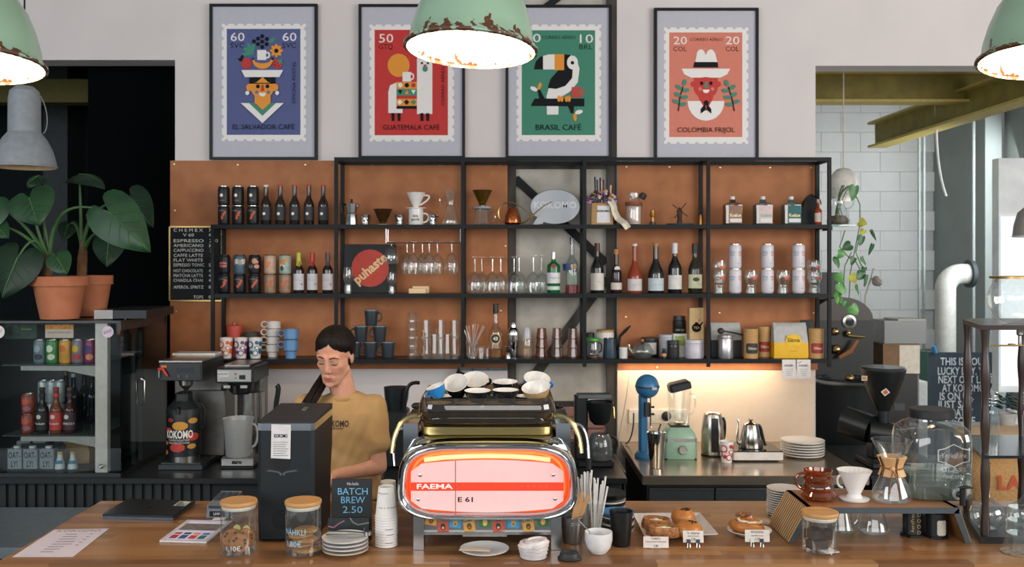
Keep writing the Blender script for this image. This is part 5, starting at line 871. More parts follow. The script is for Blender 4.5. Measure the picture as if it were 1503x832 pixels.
t, h = pot(134, 5.27, 30, 59, 'elephant-ear plant in the smaller terracotta pot behind'); tube('trunk', t, [P(120, 405, 5.27) - t.location, P(121, 380, 5.27) - t.location, P(123, 352, 5.27) - t.location], [.026, .026, .016], m('6a4a2c', .8, 0, .3, 30, .4), 10)
leaf(t, (121, 370), (193, 292), (222, 332), 50, 5.2, 5.14, .2, LFd, ctrl=(130, 295)); leaf(t, (122, 370), (160, 352), (155, 390), 50, 5.16, 5.1, .5, LFd, ctrl=(140, 330)); leaf(t, (120, 370), (116, 256), (147, 253), 40, 5.3, 5.1, 2.2, LFd, bow=.45, ctrl=(118, 290)); leaf(t, (122, 370), (100, 330), (92, 352), 30, 5.35, 5.3, .5, LFd, ctrl=(112, 318))
# ================= brewers on the left back counter =================
SSD = m('6d6c68', .35, .8); BRW = m('171b1d', .4)
u = 5.10 / F; L0, _ = K(268, 690)
t = thing('coffee_brewer', 'black and steel filter coffee brewer with a red lever', 'coffee brewer', Vector((P(264, 0, 5.05).x, 5.05, ZK + .0008)))
box('base', t, (.235, .42, .028), m('23282a', .4), (0, .21, 0), bev=.004); box('drip_plate', t, (.21, .17, .006), m('3a3f40', .35, .5), (0, .10, .0285)); box('tower', t, (.235, .20, .36), SSD, (.05, .34, .028), bev=.006); box('head', t, (.225, .40, .098), m('2c2f30', .35, .4), (0, .21, .47), bev=.006); box('steel_top', t, (.228, .40, .008), STEEL, (0, .21, .569)); box('riser', t, (.2, .14, .10), SSD, (.03, .36, .38))
f = box('control_panel', t, (.215, .006, .088), BRW, (0, .004, .476)); slab('display', f, -.02, .07, -.005, -.003, .04, .066, m('2a3338', .2)); 
for xx in (-.005, .04): lathe('button', f, [(.010, 0), (.010, .004), (0, .005)], m('2c3a44', .4), (xx, -.003, .018), (90, 0, 0), 12)
slab('orange_badge', f, -.10, -.07, -.005, -.003, .066, .078, m('b86420', .5)); tube('red_lever', t, [(-.112, -.008, .536), (-.085, -.012, .534), (-.062, -.014, .50)], [.007, .008, .006], m('b8281f', .35)); tube('tap', t, [(-.108, -.01, .53), (-.108, -.01, .49)], .008, CHROME); lathe('brew_funnel', t, [(.012, 0), (.016, .01), (.036, .03), (.04, .06)], STEEL, (0, .10, .408), None, 18)
L = Vector((P(270, 0, 5.15).x, 5.15, ZK + .036)); t = thing('airpot', 'black lettered airpot with red and yellow discs under the brewer', 'airpot', L); r = .090
lathe('steel_foot', t, [(0, 0), (r * .92, 0), (r * .95, .03), (0, .03)], STEEL, seg=28); lathe('body', t, [(r, .03), (r, .24), (r * .99, .25)], m('14181a', .35), seg=32); lathe('shoulder', t, [(r * 1.02, .25), (r, .28), (r * .7, .31), (r * .5, .33), (0, .33)], m('171c1e', .45), seg=28); box('pump_lid', t, (.07, .10, .05), m('101415', .5), (0, 0, .315), bev=.012); tube('spout', t, [(0, -.05, .29), (0, -.1, .28), (0, -.102, .26)], .012, BLK); mug_handle(t, .085, .16, .30, .03, .007, BLK)
for a, z, s_, c in ((-40, .17, .055, 'a83226'), (5, .195, .085, 'b8842c'), (50, .22, .055, 'b8842c'), (50, .135, .075, 'a83226'), (-5, .08, .085, 'a83226'), (45, .085, .05, 'b8842c'), (-60, .05, .05, 'b86a2c'), (-55, .10, .04, 'b86a2c'), (-30, .225, .04, '8a3226')): patch(t, 'print_disc', r, m(c, .5), a, z, s_, s_ * .55, rr=1.008)
G().text('KOKOMO', .058, m('dcdad4', .5), wrap=r * 1.03, wid=.155, at=(0, 0, .148), bold=.025).ob('lettering', t); G().text('COFFEE ROASTERS\nTALLINN ESTONIA', .014, m('c9c7c0', .5), wrap=r * 1.03, at=(0, 0, .112)).ob('lettering', t)
t = thing('coffee_brewer', 'steel filter coffee brewer with switch, indicator lamps and white sticker', 'coffee brewer', Vector((P(347, 0, 5.08).x, 5.08, ZK + .0008)))
box('base', t, (.18, .36, .012), BLK, (0, .18, 0), bev=.003); box('steel_front', t, (.175, .34, .042), STEEL, (0, .178, .012), bev=.006); text('lettering', t, 'saro', .03, INK, (0, .0065, .034), bold=.04); box('column', t, (.15, .12, .42), SSD, (.01, .29, .054), bev=.02)
hd = box('head', t, (.205, .33, .082), m('23282a', .35, .4), (-.01, .165, .455), bev=.01); box('face_plate', hd, (.18, .006, .062), STEEL, (0, -.168, .01)); slab('switch', hd, .028, .058, -.177, -.171, .022, .045, BLK); slab('sticker', hd, -.085, -.03, -.1735, -.171, .035, .062, m('b9b6b4', .6)); text('lettering', hd, 'KOKOMO', .012, INK, (-.058, -.1745, .05), wid=.05)
for z, c in ((.05, 'a0302a'), (.03, '2a8a5a')): lathe('indicator', hd, [(.006, 0), (.005, .004), (0, .004)], m(c, .3), (.008, -.171, z), (90, 0, 0), 10)
box('lid', t, (.14, .26, .012), STEEL, (-.01, .17, .538), bev=.006); lathe('filter_basket', t, [(.045, .385), (.062, .40), (.072, .455)], m('101416', .4), (-.005, .11, 0), None, 22); box('basket_handle', t, (.022, .05, .05), BLK, (-.015, .03, .395), bev=.008); lathe('hot_water_tank', t, [(0, .055), (.07, .055), (.07, .38), (.05, .385)], m('9c9a96', .22, .9), (.02, .232, 0), None, 24)
for xx in (-.06, .03): slab('badge', t, xx - .018, xx + .018, .032, .036, .425, .44, m('a8a49c', .5))
t = thing('plastic_jug', 'frosted plastic measuring jug standing in the steel brewer', 'jug', Vector((P(350, 0, 5.155).x, 5.155, ZK + .0555))); FJ = glass('b9bcba', .3, .45)
lathe('jug', t, [(0, 0), (.062, 0), (.066, .005), (.078, .19), (.084, .205)], FJ, seg=26); mug_handle(t, .074, .05, .17, .03, .007, FJ)
for k in range(6): band(t, 'scale_mark', .067 + .012 * k / 6, .03 + .024 * k, .032 + .024 * k, m('7d8082', .6), 10, off=.001)
t = thing('black_kettle', 'black kettle with upright handle behind the black grinder', 'kettle', Vector((P(414, 0, 5.2).x, 5.2, ZK + .0008))); lathe('body', t, [(0, 0), (.085, 0), (.09, .03), (.078, .18), (.05, .22), (0, .235)], BLKM, seg=24); tube('handle', t, bez((-.03, 0, .22), (-.05, 0, .34), (.0, 0, .42), (-.03, 0, .43), 8), .014, BLK)
t = thing('knock_box', 'dark grinder standing on the back counter right of the barista', 'grinder', Vector((P(582, 0, 5.2).x, 5.2, ZK + .0008))); box('body', t, (.13, .2, .30), m('15191b', .4), (0, 0, 0), bev=.02); lathe('hopper', t, [(.05, .3), (.065, .36), (.07, .42), (0, .42)], m('1d2326', .3), seg=20); tube('arm', t, bez((.05, -.06, .30), (.05, -.08, .44), (.08, -.08, .46), (.13, -.06, .45), 8), .010, BLK)
t = thing('filter_machine', 'black filter coffee machine with glass jug behind the espresso machine', 'coffee machine', Vector((P(872, 0, 5.2).x, 5.2, ZK + .0008))); box('base', t, (.20, .16, .03), BLK, bev=.01); box('column', t, (.07, .10, .34), BLKM, (-.07, .03, .03), bev=.008); box('water_arm', t, (.19, .07, .025), m('6a7074', .3, .8), (.0, .0, .36), bev=.006); lathe('filter_holder', t, [(.035, .22), (.055, .24), (.075, .34), (.07, .345)], BLK, (.03, -.02, 0), None, 20); lathe('jug', t, [(0, .032), (.06, .032), (.07, .06), (.065, .13), (.045, .17)], glass('8a9090', 0, .25), (.03, -.02, 0), None, 22); mug_handle(t, .095, .06, .15, .03, .008, BLK); tube('tap', t, [(.075, 0, .31), (.105, 0, .31), (.108, 0, .25)], .008, BRASS)
# ================= right back counter =================
BLU = m('2f6a96', .35, 0, .05); u = 5.3 / F
L, k_ = K(948, 675, 20); t = thing('drink_mixer', 'blue milkshake drink mixer with a round head', 'mixer', L); L2 = L
lathe('base', t, [(0, 0), (.062, 0), (.065, .012), (.05, .03), (0, .034)], BLU, seg=26, sc=(1, 1.2, 1)); box('column', t, (.048, .055, .33), BLU, (-.012, .03, .02), bev=.012); G().ball(.068, .085, .068, BLU, n=11).ob('motor_head', t, (.008, 0, .40)); lathe('head_band', t, [(.069, -.004), (.069, .004)], m('20303a', .4), (.008, 0, .40), None, 26, sc=(1, 1.25, 1)); box('badge', t, (.03, .006, .014), STEEL, (.035, -.082, .39), (0, 0, 15)); tube('spindle', t, [(.022, -.03, .34), (.022, -.03, .18)], .004, CHROME); lathe('agitator', t, [(0, 0), (.013, .003), (0, .012)], CHROME, (.022, -.03, .17), None, 12); box('switch_bracket', t, (.03, .03, .08), m('22262a', .5), (.005, -.01, .23), bev=.004)
for z in (.245, .285): tube('switch_knob', t, [(.02, -.015, z), (.045, -.02, z)], .006, BLK)
L, k_ = K(963.5, 689, 13); t = thing('steel_cup', 'tall polished steel mixing cup before the blue mixer', 'cup', L); u = k_; lathe('cup', t, [(0, 0), (9.5 * u, 0), (10 * u, 1 * u), (13.5 * u, 50 * u), (14.2 * u, 51.5 * u), (13 * u, 51 * u), (9.5 * u, 3 * u), (0, 2 * u)], CHROME, seg=28)
L, k_ = K(996, 674, 18); t = thing('blender', 'sage green blender with clear jug and tilted black lid', 'blender', L); u = k_; SG = m('86a893', .35, 0, .03)
f = lambda z, a, b, c: [(x * u, y * u, z * u) for x, y in ((-a, -b + c), (-a + c, -b), (a - c, -b), (a, -b + c), (a, b - c), (a - c, b), (-a + c, b), (-a, b - c))]
G().loft([f(0, 23, 20, 4), f(2, 23.5, 20.5, 4), f(28, 23.5, 20.5, 4), f(36, 21.5, 18, 4), f(43, 17, 15, 3), f(45, 15, 14, 3)], SG).ob('base', t, smooth=50); G().loft([f(25, 23.8, 20.8, 4), f(30, 23.6, 20.6, 4)], m('b9bab4', .3, .8), caps=False).ob('trim_band', t); lathe('dial', t, [(6.5 * u, 0), (6.5 * u, 2.5 * u), (5.5 * u, 3.5 * u), (0, 3.5 * u)], STEEL, (2 * u, -20.4 * u, 14 * u), (90, 0, 0), 20); box('dial_grip', t, (11 * u, 2 * u, 3 * u), STEEL, (2 * u, -24.5 * u, 12.5 * u), (0, 25, 0)); box('black_foot', t, (46 * u, 40 * u, 1.2 * u), BLK, (0, 0, .05 * u))
f2 = lambda z, a: [(a * u * c, a * u * s_, z * u) for c, s_ in ((-.8, -1), (.8, -1), (1, -.8), (1, .8), (.8, 1), (-.8, 1), (-1, .8), (-1, -.8))]
G().loft([f2(45.5, 13), f2(52, 13.5), f2(100, 17)], CLEAR, caps=False).ob('jug', t, smooth=50); box('jug_collar', t, (28 * u, 27 * u, 3 * u), m('1c2022', .4), (0, 0, 45.2 * u), bev=.006); lathe('blade', t, [(0, 48 * u), (8 * u, 51 * u), (0, 53 * u)], STEEL, seg=6); mug_handle(t, 15.5 * u, 62 * u, 92 * u, 9 * u, 1.4 * u, CLEAR); G().loft([f2(0, 15.5), f2(9, 16), f2(12, 13)], m('1f2426', .5)).ob('lid', t, (2 * u, 0, 98.5 * u), (0, -14, 0)); 
L, k_ = K(1046, 671, 16); u = k_; t = thing('electric_kettle', 'tall brushed steel electric kettle with dark window strip', 'kettle', L); KS = m('bdb6ac', .25, 1)
lathe('body', t, [(0, 2 * u), (16.5 * u, 2 * u), (17 * u, 4 * u), (16.5 * u, 35 * u), (13.5 * u, 58 * u), (12 * u, 61 * u)], KS, seg=30); lathe('lid', t, [(12 * u, 60.5 * u), (8 * u, 63 * u), (0, 64 * u)], KS, seg=26); lathe('power_base', t, [(0, 0), (17 * u, 0), (17 * u, 2 * u), (0, 2 * u)], BLK, seg=26)
G().loft([[(x * u, -(y * u), z * u) for x, y in ((-5.5 * w_, d), (5.5 * w_, d), (5.5 * w_, d + 1.2), (-5.5 * w_, d + 1.2))] for z, d, w_ in ((7, 16, 1), (35, 15.7, 1), (56, 13.2, .9))], m('1a1d1e', .2)).ob('window_strip', t); mug_handle(t, 14 * u, 22 * u, 54 * u, 4 * u, 2 * u, BLK)
L, k_ = K(1066.5, 680, 8); dotcup('white cup with red dots on the steel worktop', L, 20.5, 31, 'a8242a', 1, None, k_)
L, k_ = K(1113, 678); u = k_; t = thing('induction_plate', 'black-topped white induction plate on the steel worktop', 'hot plate', L + Vector((0, .12, 0))); box('body', t, (74 * u, .24, 12 * u), m('cfc9c4', .4), (0, 0, 2 * u), bev=.006); box('glass_top', t, (73 * u, .235, 1.4 * u), m('101314', .08), (0, 0, 14.05 * u), bev=.002); box('feet', t, (60 * u, .2, 2 * u), BLK)
L = L + Vector((-3.5 * u, .11, 15.7 * u)); t = thing('gooseneck_kettle', 'tapered steel gooseneck kettle on the induction plate', 'kettle', L); lathe('body', t, [(0, 0), (18 * u, 0), (18.5 * u, 1.5 * u), (11.5 * u, 34 * u), (11 * u, 35 * u)], m('b5b0a8', .18, 1), seg=28); lathe('lid', t, [(11.2 * u, 35 * u), (7 * u, 37.5 * u), (0, 38 * u)], m('b5b0a8', .2, 1), seg=24); lathe('knob', t, [(2 * u, 38 * u), (2 * u, 40 * u), (4.5 * u, 41.5 * u), (0, 42 * u)], BLK, seg=14); tube('spout', t, bez((-16 * u, 0, 5 * u), (-26 * u, 0, 10 * u), (-14 * u, 0, 34 * u), (-20 * u, 0, 42 * u), 12), [2.6 * u - .1 * u * i for i in range(13)], m('c2beb8', .18, 1)); tube('handle', t, bez((9 * u, 0, 33 * u), (17 * u, 0, 36 * u), (15 * u, 0, 20 * u), (22 * u, 0, 3 * u), 10), 2.2 * u, BLK)
def plates(label, L, r, n, th, mat, name='plate', group=None, edge=None, words=None):
    for k in range(n):
        o = lathe(name, None, [(0, 0), (r * .55, 0), (r * .62, th * .3), (r * .97, th * .8), (r, th * 1.25), (r * .96, th * 1.2), (r * .6, th * .62), (0, th * .55)], mat if not callable(mat) else mat(k), (L[0] + random.uniform(-.001, .001), L[1], L[2] + k * th * 1.0), seg=36)
        tag(o, (words or ORD)[k if k < n - 1 else -1] + ' ' + label, 'plate', group)
ORD = ['bottom', 'second lowest', 'third lowest', 'fourth lowest', 'fifth lowest', 'sixth lowest', 'seventh lowest', 'eighth lowest', 'ninth lowest', 'tenth lowest', 'eleventh lowest', 'topmost']
L, k_ = K(1178, 675, 28); plates('white plate of the stack on the steel worktop', L, 31.5 * k_, 6, .015, CERAM, group='white plates on the steel worktop')
t = thing('power_socket', 'white double power socket on the lit wall', 'socket', Vector((WX(960), YW - .018, WZ(620)))); slab('plate', t, -.16, .20, -.012, 0, 0, .085, m('d8cdbd', .5), .003)
for xx in (-.02, .07, .15): lathe('socket_well', t, [(.030, 0), (.030, .003), (0, .003)], m('3a342e', .6) if xx > .05 and xx < .1 else m('c9bdac', .5), (xx, -.012, .043), (90, 0, 0), 18)
lathe('black_plug', t, [(.022, 0), (.018, .03), (0, .035)], BLK, (.07, -.0155, .043), (90, 0, 0), 14)
for i, (a, c) in enumerate((([(930, 606), (931, 632), (925, 650), (918, 668)], '20262a'), ([(970, 622), (964, 640), (958, 652), (958, 660)], '2a2622'), ([(924, 546), (920, 600), (905, 640), (903, 700)], 'c9bba8'))):
    pts = [P(px, py, 5.75 if i < 2 else 5.80) for px, py in a]
    if i < 2: pts[-1].z = max(pts[-1].z, ZK + .006)
    tag(tube('power_cable', None, bez(*pts, 12), .0045, m(c, .5)), ['black power cable left of the blue mixer', 'dark power cable between mixer and blender', 'white cable running down the lit wall edge'][i], 'cable')
# ================= the barista =================
from mathutils.bvhtree import BVHTree
UP = 3.98 / F; PY = 3.98
def pp(px, py, dy=0.): return Vector(((px - CX) * UP, PY + dy, EYE - (py - CY) * UP))
def capsule(g, a, b, ra, rb, mat, seg=14):
    a, b = Vector(a), Vector(b); d = (b - a); L = d.length; q = d.to_track_quat('Z', 'Y').to_euler(); pr = [(ra * math.sin(R(t_)), -ra * math.cos(R(t_))) for t_ in (0, 30, 60, 90)] + [(rb * math.cos(R(t_)), L + rb * math.sin(R(t_))) for t_ in (0, 30, 60, 90)]
    pr[0] = (0, -ra); pr[-1] = (0, L + rb); return g.lathe(pr, mat, tuple(a), [math.degrees(x) for x in q], seg)
def chain(g, pts, rad, mat): 
    for i in range(len(pts) - 1): capsule(g, pts[i], pts[i + 1], rad[i], rad[i + 1], mat)
def melt(g, name, parent, voxel, smooth_it=6):
    """fuse overlapping shapes into one continuous smooth surface"""
    o = g.ob(name, None); md = o.modifiers.new('r', 'REMESH'); md.mode = 'VOXEL'; md.voxel_size = voxel; ms = o.modifiers.new('s', 'SMOOTH'); ms.factor = .5; ms.iterations = smooth_it
    dg = bpy.context.evaluated_depsgraph_get(); me = bpy.data.meshes.new_from_object(o.evaluated_get(dg)); old = o.data; o.modifiers.clear(); o.data = me; bpy.data.meshes.remove(old); me.name = name
    me.materials.clear(); me.materials.append(g.ms[0]); me.polygons.foreach_set('use_smooth', [True] * len(me.polygons)); me.polygons.foreach_set('material_index', [0] * len(me.polygons)); o.parent = parent; return o
SKIN = m('cb9a80', .6, 0, .05, 25, c2='c08a72', sub=.15, spec=.25); LIP = m('a5584f', .42); HAIR = m('120d0b', .5, 0, .5, 60, .3, stretch=(6, 6, .6), c2='1a120e', spec=.14); SHIRT = m('b59366', .9, 0, .06, 9, .25, c2='a98758', spec=.2)
HC = pp(493, 519, -.03); HM = Matrix.Translation(HC) @ Euler((R(19), R(4), R(-10))).to_matrix().to_4x4() @ Matrix.Diagonal((.97, .95, .92, 1)) 
def hp(x, y, z): return HM @ Vector((x, y, z))
he = [math.degrees(a) for a in Euler((R(19), R(4), R(-10)))]
pe = thing('person', 'barista with dark ponytail in a mustard printed T-shirt, looking down behind the counter', 'person', (pp(500, 0).x, PY, 0)); pl = pe.location.copy()
g = G()
def hb(rx, ry, rz, x, y, z): g.ball(rx * .97, ry * .95, rz * .92, SKIN, tuple(hp(x, y, z)), he, 20, 13)
hb(.074, .092, .086, 0, .014, .032); hb(.062, .074, .088, 0, -.016, -.030); hb(.047, .052, .045, 0, -.036, -.080); hb(.020, .017, .016, 0, -.074, -.112)
for s_ in (-1, 1):
    hb(.022, .018, .020, s_ * .037, -.055, -.026); hb(.007, .020, .030, s_ * .074, .008, -.012); hb(.0145, .012, .011, s_ * .030, -.0775, .0015); hb(.0075, .009, .0065, s_ * .010, -.093, -.043); capsule(g, hp(s_ * .012, -.084, .020), hp(s_ * .046, -.074, .020), .011, .008, SKIN); capsule(g, hp(s_ * .05, -.005, -.06), hp(s_ * .02, -.06, -.105), .018, .016, SKIN)
capsule(g, hp(0, -.088, .012), hp(0, -.099, -.034), .0085, .0110, SKIN); hb(.0105, .010, .0085, 0, -.1005, -.040); hb(.026, .016, .018, 0, -.078, -.078)
NB = pp(506, 592, .02); capsule(g, hp(0, .02, -.06), NB, .050, .054, SKIN); capsule(g, NB, pp(506, 640, .02), .052, .07, SKIN)
SL, SRt = pp(549, 597, .0), pp(449, 596, .0)              # shoulders (image right, image left)
for a in (SL, SRt): capsule(g, NB + Vector((0, 0, -.04)), a + Vector((0, 0, -.02)), .035, .034, SKIN)
EL, ER = pp(557, 682, -.03), pp(428, 684, -.03); WL, WR = pp(499, 689, -.10), pp(462, 700, -.10)
chain(g, [SL, EL, WL], [.036, .036, .024], SKIN); chain(g, [SRt, ER, WR], [.036, .036, .024], SKIN)
def hand(W, d, s_):
    """palm and five bent fingers; d points along the hand, s_ = side of the thumb"""
    d = Vector(d).normalized(); dn = Vector((0, 0, -1)); sd = d.cross(dn).normalized(); pal = W + d * .055
    for k in (-1.2, -.4, .4, 1.2): capsule(g, W + d * .012 + sd * k * .008, pal + d * .015 + sd * k * .017, .016, .013, SKIN)
    for k, L in ((-1.5, .058), (-.5, .070), (.5, .074), (1.5, .066)):
        a = pal + d * .018 + sd * k * .019; b = a + d * L * .45 + dn * L * .20 + sd * k * .002; c = b + d * L * .22 + dn * L * .32; e = c + dn * L * .26; chain(g, [a, b, c, e], [.0105, .0095, .0085, .007], SKIN)
    th = W + d * .02 + sd * s_ * .024; chain(g, [th, th + d * .022 + sd * s_ * .024 + dn * .01, th + d * .05 + sd * s_ * .028 + dn * .022], [.015, .012, .009], SKIN)
hand(WL, (-.78, -.35, -.42), 1); hand(WR, (.75, -.35, -.45), -1)
capsule(g, pp(505, 650, .03), pp(505, 760, .03), .10, .11, SKIN)
for s_ in (-1, 1): chain(g, [pp(505, 770, .03) + Vector((s_ * .08, 0, 0)), Vector((pl.x + s_ * .09, PY + .02, .48)), Vector((pl.x + s_ * .09, PY + .04, .09))], [.088, .058, .042], SKIN); capsule(g, (pl.x + s_ * .09, PY + .05, .036), (pl.x + s_ * .10, PY - .10, .03), .036, .030, SKIN)
body = melt(g, 'body', None, .0042, 5); body.location = -pl; body.parent = pe
# clothes
def oval(c, rx, ry, n=24, p=2.4):
    o = []
    for i in range(n):
        a = 2 * math.pi * i / n; cx, sy = math.cos(a), math.sin(a); o.append((c.x + rx * math.copysign(abs(cx) ** (2 / p), cx), c.y + ry * math.copysign(abs(sy) ** (2 / p), sy), c.z))
    return o
g = G(); g.loft([oval(pp(x, y, .025), a, b) for x, y, a, b in ((506, 576, .056, .050), (505, 582, .095, .060), (504, 590, .138, .078), (503, 604, .160, .098), (502, 630, .150, .112), (503, 660, .142, .110), (505, 700, .148, .110), (506, 725, .155, .115), (506, 732, .152, .112))], SHIRT)
def sleeve(S_, E_, out):
    a = S_ + Vector((0, .01, 0)); e = S_ + (E_ - S_) * .60; chain(g, [a + Vector((-out * .04, 0, .0)), a, e], [.050, .053, .059], SHIRT)
sleeve(SL, EL, 1); sleeve(SRt, ER, -1)
sh = melt(g, 't_shirt', None, .006, 6)
rs = random.Random(3)
for v in sh.data.vertices:                                   # soft folds in the cloth
    p = v.co; f_ = math.sin(p.x * 38 + p.z * 55 + 2 * math.sin(p.z * 17)) * .0016 + math.sin(p.x * 90 - p.z * 70 + 3 * math.sin(p.x * 20)) * .0009
    v.co = p + v.normal * f_ * min(1, max(0, (1.36 - p.z) * 8))
sh.data.update(); bv = BVHTree.FromPolygons([v.co for v in sh.data.vertices], [tuple(p.vertices) for p in sh.data.polygons])
def on_shirt(body_, c, size, wid):
    g = G().text(body_, size, m('2a2420', .8), (c.x, 0, c.z), wid=wid, bold=.02); q = []
    for p in g.v:
        h_ = bv.ray_cast(Vector((p[0], PY - .6, p[2])), Vector((0, 1, 0))); q.append((p[0], (h_[0].y if h_[0] else PY - .1) - .0018, p[2]))
    g.v = q; o = g.ob('print', sh, smooth=0); return o
on_shirt('KOKOMO', pp(498, 617.5), .036, .105); on_shirt('COFFEE ROASTERS', pp(499, 624), .009, .055)
sh.location = -pl; sh.parent = pe
nk = [hp(0, .02, -.06).lerp(NB, .86) + Vector((.062 * math.cos(a), .058 * math.sin(a) + .0, .012 * math.sin(a) + .006)) for a in [2 * math.pi * i / 24 for i in range(24)]]
cl_ = tube('collar', sh, nk, .008, m('a07c4a', .9), 8, closed=True)
tr = G(); 
for s_ in (-1, 1): chain(tr, [pp(505, 755, .03) + Vector((s_ * .075, 0, 0)), Vector((pl.x + s_ * .09, PY + .02, .48)), Vector((pl.x + s_ * .09, PY + .04, .13))], [.105, .078, .07], m('23282c', .85))
capsule(tr, pp(490, 745, .03), pp(520, 745, .03), .11, .11, m('23282c', .85)); o = melt(tr, 'trousers', None, .012, 4); o.location = -pl; o.parent = pe
inv = HM.inverted(); hv = {}; vv = []; ff = []
def margin(p):
    """how far above the hairline a point of the head lies (centre parting, temples, nape); negative is bare skin"""
    x, y, z = abs(p.x), p.y, p.z
    if y < -.012: return z - (.071 - 0.66 * x)
    if x > .0655 and z < .006 and y < .03: return -1
    return z - max(-.085, (.071 - 0.66 * x) - (y + .012) * 2.6)
def smf(q): q = max(0., min(1., q)); return q * q * (3 - 2 * q)
for p in body.data.polygons:
    L_ = [inv @ body.data.vertices[i].co for i in p.vertices]
    if min(margin(q) for q in L_) < 0 or min(q.z for q in L_) < -.09: continue
    for i, q in zip(p.vertices, L_):
        if i not in hv:
            v_ = body.data.vertices[i]; th = .0012 + .0105 * smf(margin(q) / .035) - .003 * math.exp(-(q.x / .0035) ** 2) * (q.y < .02) + .0007 * math.sin(q.y * 520 + abs(q.x) * 120) * smf(margin(q) / .02)
            hv[i] = len(vv); vv.append(tuple(v_.co + v_.normal * th))
    ff.append(tuple(hv[i] for i in p.vertices))
hr = G().add(vv, ff, HAIR).ob('hair', None, smooth=80)
g = G()
for k in range(26):
    a = rs.uniform(0, 6.28); q = rs.uniform(0, 1); o_ = Vector((math.cos(a) * .016 * q, math.sin(a) * .014 * q, 0)); e = Vector((rs.uniform(-.024, .02), rs.uniform(-.012, .012), rs.uniform(-.03, .02)))
    g.tube(bez(hp(-.02, .085, -.055) + o_, pp(475, 553, .035) + o_ * 1.2, pp(466, 570, -.075) + o_ * 1.5, pp(457, 594, -.105) + o_ * 1.2 + e, 8), [.008, .010, .012, .013, .0125, .012, .010, .007, .001], HAIR, seg=6)
pt = g.ob('ponytail', hr); tube('hair_tie', hr, [hp(-.02, .085, -.055) + Vector((.017 * math.cos(a), .017 * math.sin(a), 0)) for a in [k * .5236 for k in range(12)]], .005, m('14110f', .7), 6, closed=True)
hr.location = -pl; hr.parent = pe
BRW_ = m('3a2a22', .8)
fc = G()
for s_ in (-1, 1):
    fc.tube([hp(s_ * .012, -.0945, .0225), hp(s_ * .030, -.0925, .0285), hp(s_ * .048, -.080, .021)], [.0028, .0034, .0012], BRW_, seg=6); 
    fc.tube([hp(s_ * (.030 + x), -.0905 + .00 + abs(x) * .25, -.0055 - (.0030 if abs(x) < .008 else 0)) for x in (-.0135, -.007, 0, .007, .0135)], [.0006, .0014, .0017, .0015, .0006], m('241a17', .6), seg=6)
    fc.tube([hp(s_ * (.030 + x), -.0900 + abs(x) * .3, .0085 - abs(x) * .2) for x in (-.013, -.006, 0, .006, .013)], .0007, m('8a5a4a', .6), seg=5)
    fc.ball(.0028, .002, .0018, m('5a3028', .6), tuple(hp(s_ * .0065, -.0985, -.0490)), he, 8, 5)
fo = fc.ob('face_detail', body); 
lg = G(); lg.tube([hp(-.021, -.0840, -.0760), hp(-.010, -.0935, -.0725), hp(0, -.0950, -.0740), hp(.010, -.0935, -.0725), hp(.021, -.0840, -.0760)], [.0010, .0040, .0040, .0040, .0010], LIP, seg=8); lg.tube([hp(-.018, -.0840, -.0790), hp(-.008, -.0930, -.0820), hp(0, -.0940, -.0830), hp(.008, -.0930, -.0820), hp(.018, -.0840, -.0790)], [.0010, .0042, .0050, .0042, .0010], LIP, seg=8); lg.tube([hp(-.019, -.0865, -.0772), hp(0, -.0985, -.0775), hp(.019, -.0865, -.0772)], [.0005, .0008, .0005], m('5a2a26', .6), seg=5)
lg.ob('lips', body)
# ================= espresso machine =================
YM = 3.15; um = YM / F; MZ = ZQ + .0008
em = thing('espresso_machine', 'chrome espresso machine with a glowing orange backlit front panel', 'espresso machine', Vector(((716 - CX) * um, YM, MZ))); ml = em.location.copy()
def mz(py, Y=YM): return EYE - (py - CY) * Y / F - MZ
def mx(px, Y=YM): return (px - CX) * Y / F - ml.x
POL = m('c9ccce', .07, 1, .02)
def sup(a, b, y, cz, n=48, e1=5.0, e2=3.2, flare=.0):
    o = []
    for i in range(n):
        t_ = 2 * math.pi * i / n; c, s_ = math.cos(t_), math.sin(t_); x = a * math.copysign(abs(c) ** (2 / e1), c); z = b * math.copysign(abs(s_) ** (2 / e2), s_); o.append((x * (1 - flare * z / b), y, cz + z))
    return o
cz = mz(707); a_, b_ = 132.5 * um, 57.5 * um; FLR = .028
G().loft([sup(a_ * .885, b_ * .775, .045, cz, flare=FLR), sup(a_ * .895, b_ * .79, .0, cz, flare=FLR), sup(a_ * .91, b_ * .82, -.016, cz, flare=FLR), sup(a_ * .94, b_ * .885, -.024, cz, flare=FLR), sup(a_ * .955, b_ * .91, -.018, cz, flare=FLR), sup(a_ * .965, b_ * .93, -.020, cz, flare=FLR), sup(a_ * .99, b_ * .98, -.008, cz, flare=FLR), sup(a_, b_, .012, cz, flare=FLR), sup(a_ * 1.0, b_ * 1.0, .05, cz, flare=FLR)], POL, caps=False).ob('front_frame', em, smooth=60)
G().loft([sup(a_, b_, .05, cz, flare=FLR), sup(a_ * .985, b_ * 1.04, .16, cz + .008, flare=.04), sup(a_ * .96, b_ * 1.05, .36, cz + .012, flare=.06), sup(a_ * .93, b_ * 1.0, .47, cz + .012, flare=.06)], POL).ob('body', em, smooth=60)
cav = G().loft([sup(a_ * .90, b_ * .80, .03, cz, flare=FLR), sup(a_ * .88, b_ * .76, .052, cz, flare=FLR)], m('c8452a', .4, 0, .1, emit=.5, ecol='ff4a1c'), caps=False).ob('light_cavity', em)
G().add(sup(a_ * .885, b_ * .77, .048, cz, flare=FLR), [tuple(range(48))], m('d8603a', .35, 0, .1, emit=.65, ecol='ff5a22')).ob('cavity_back', em)
NEON = m('ff9a5a', .4, emit=1.3, ecol='ff5a20')
tb = sup(a_ * .845, b_ * .715, .030, cz, flare=FLR)
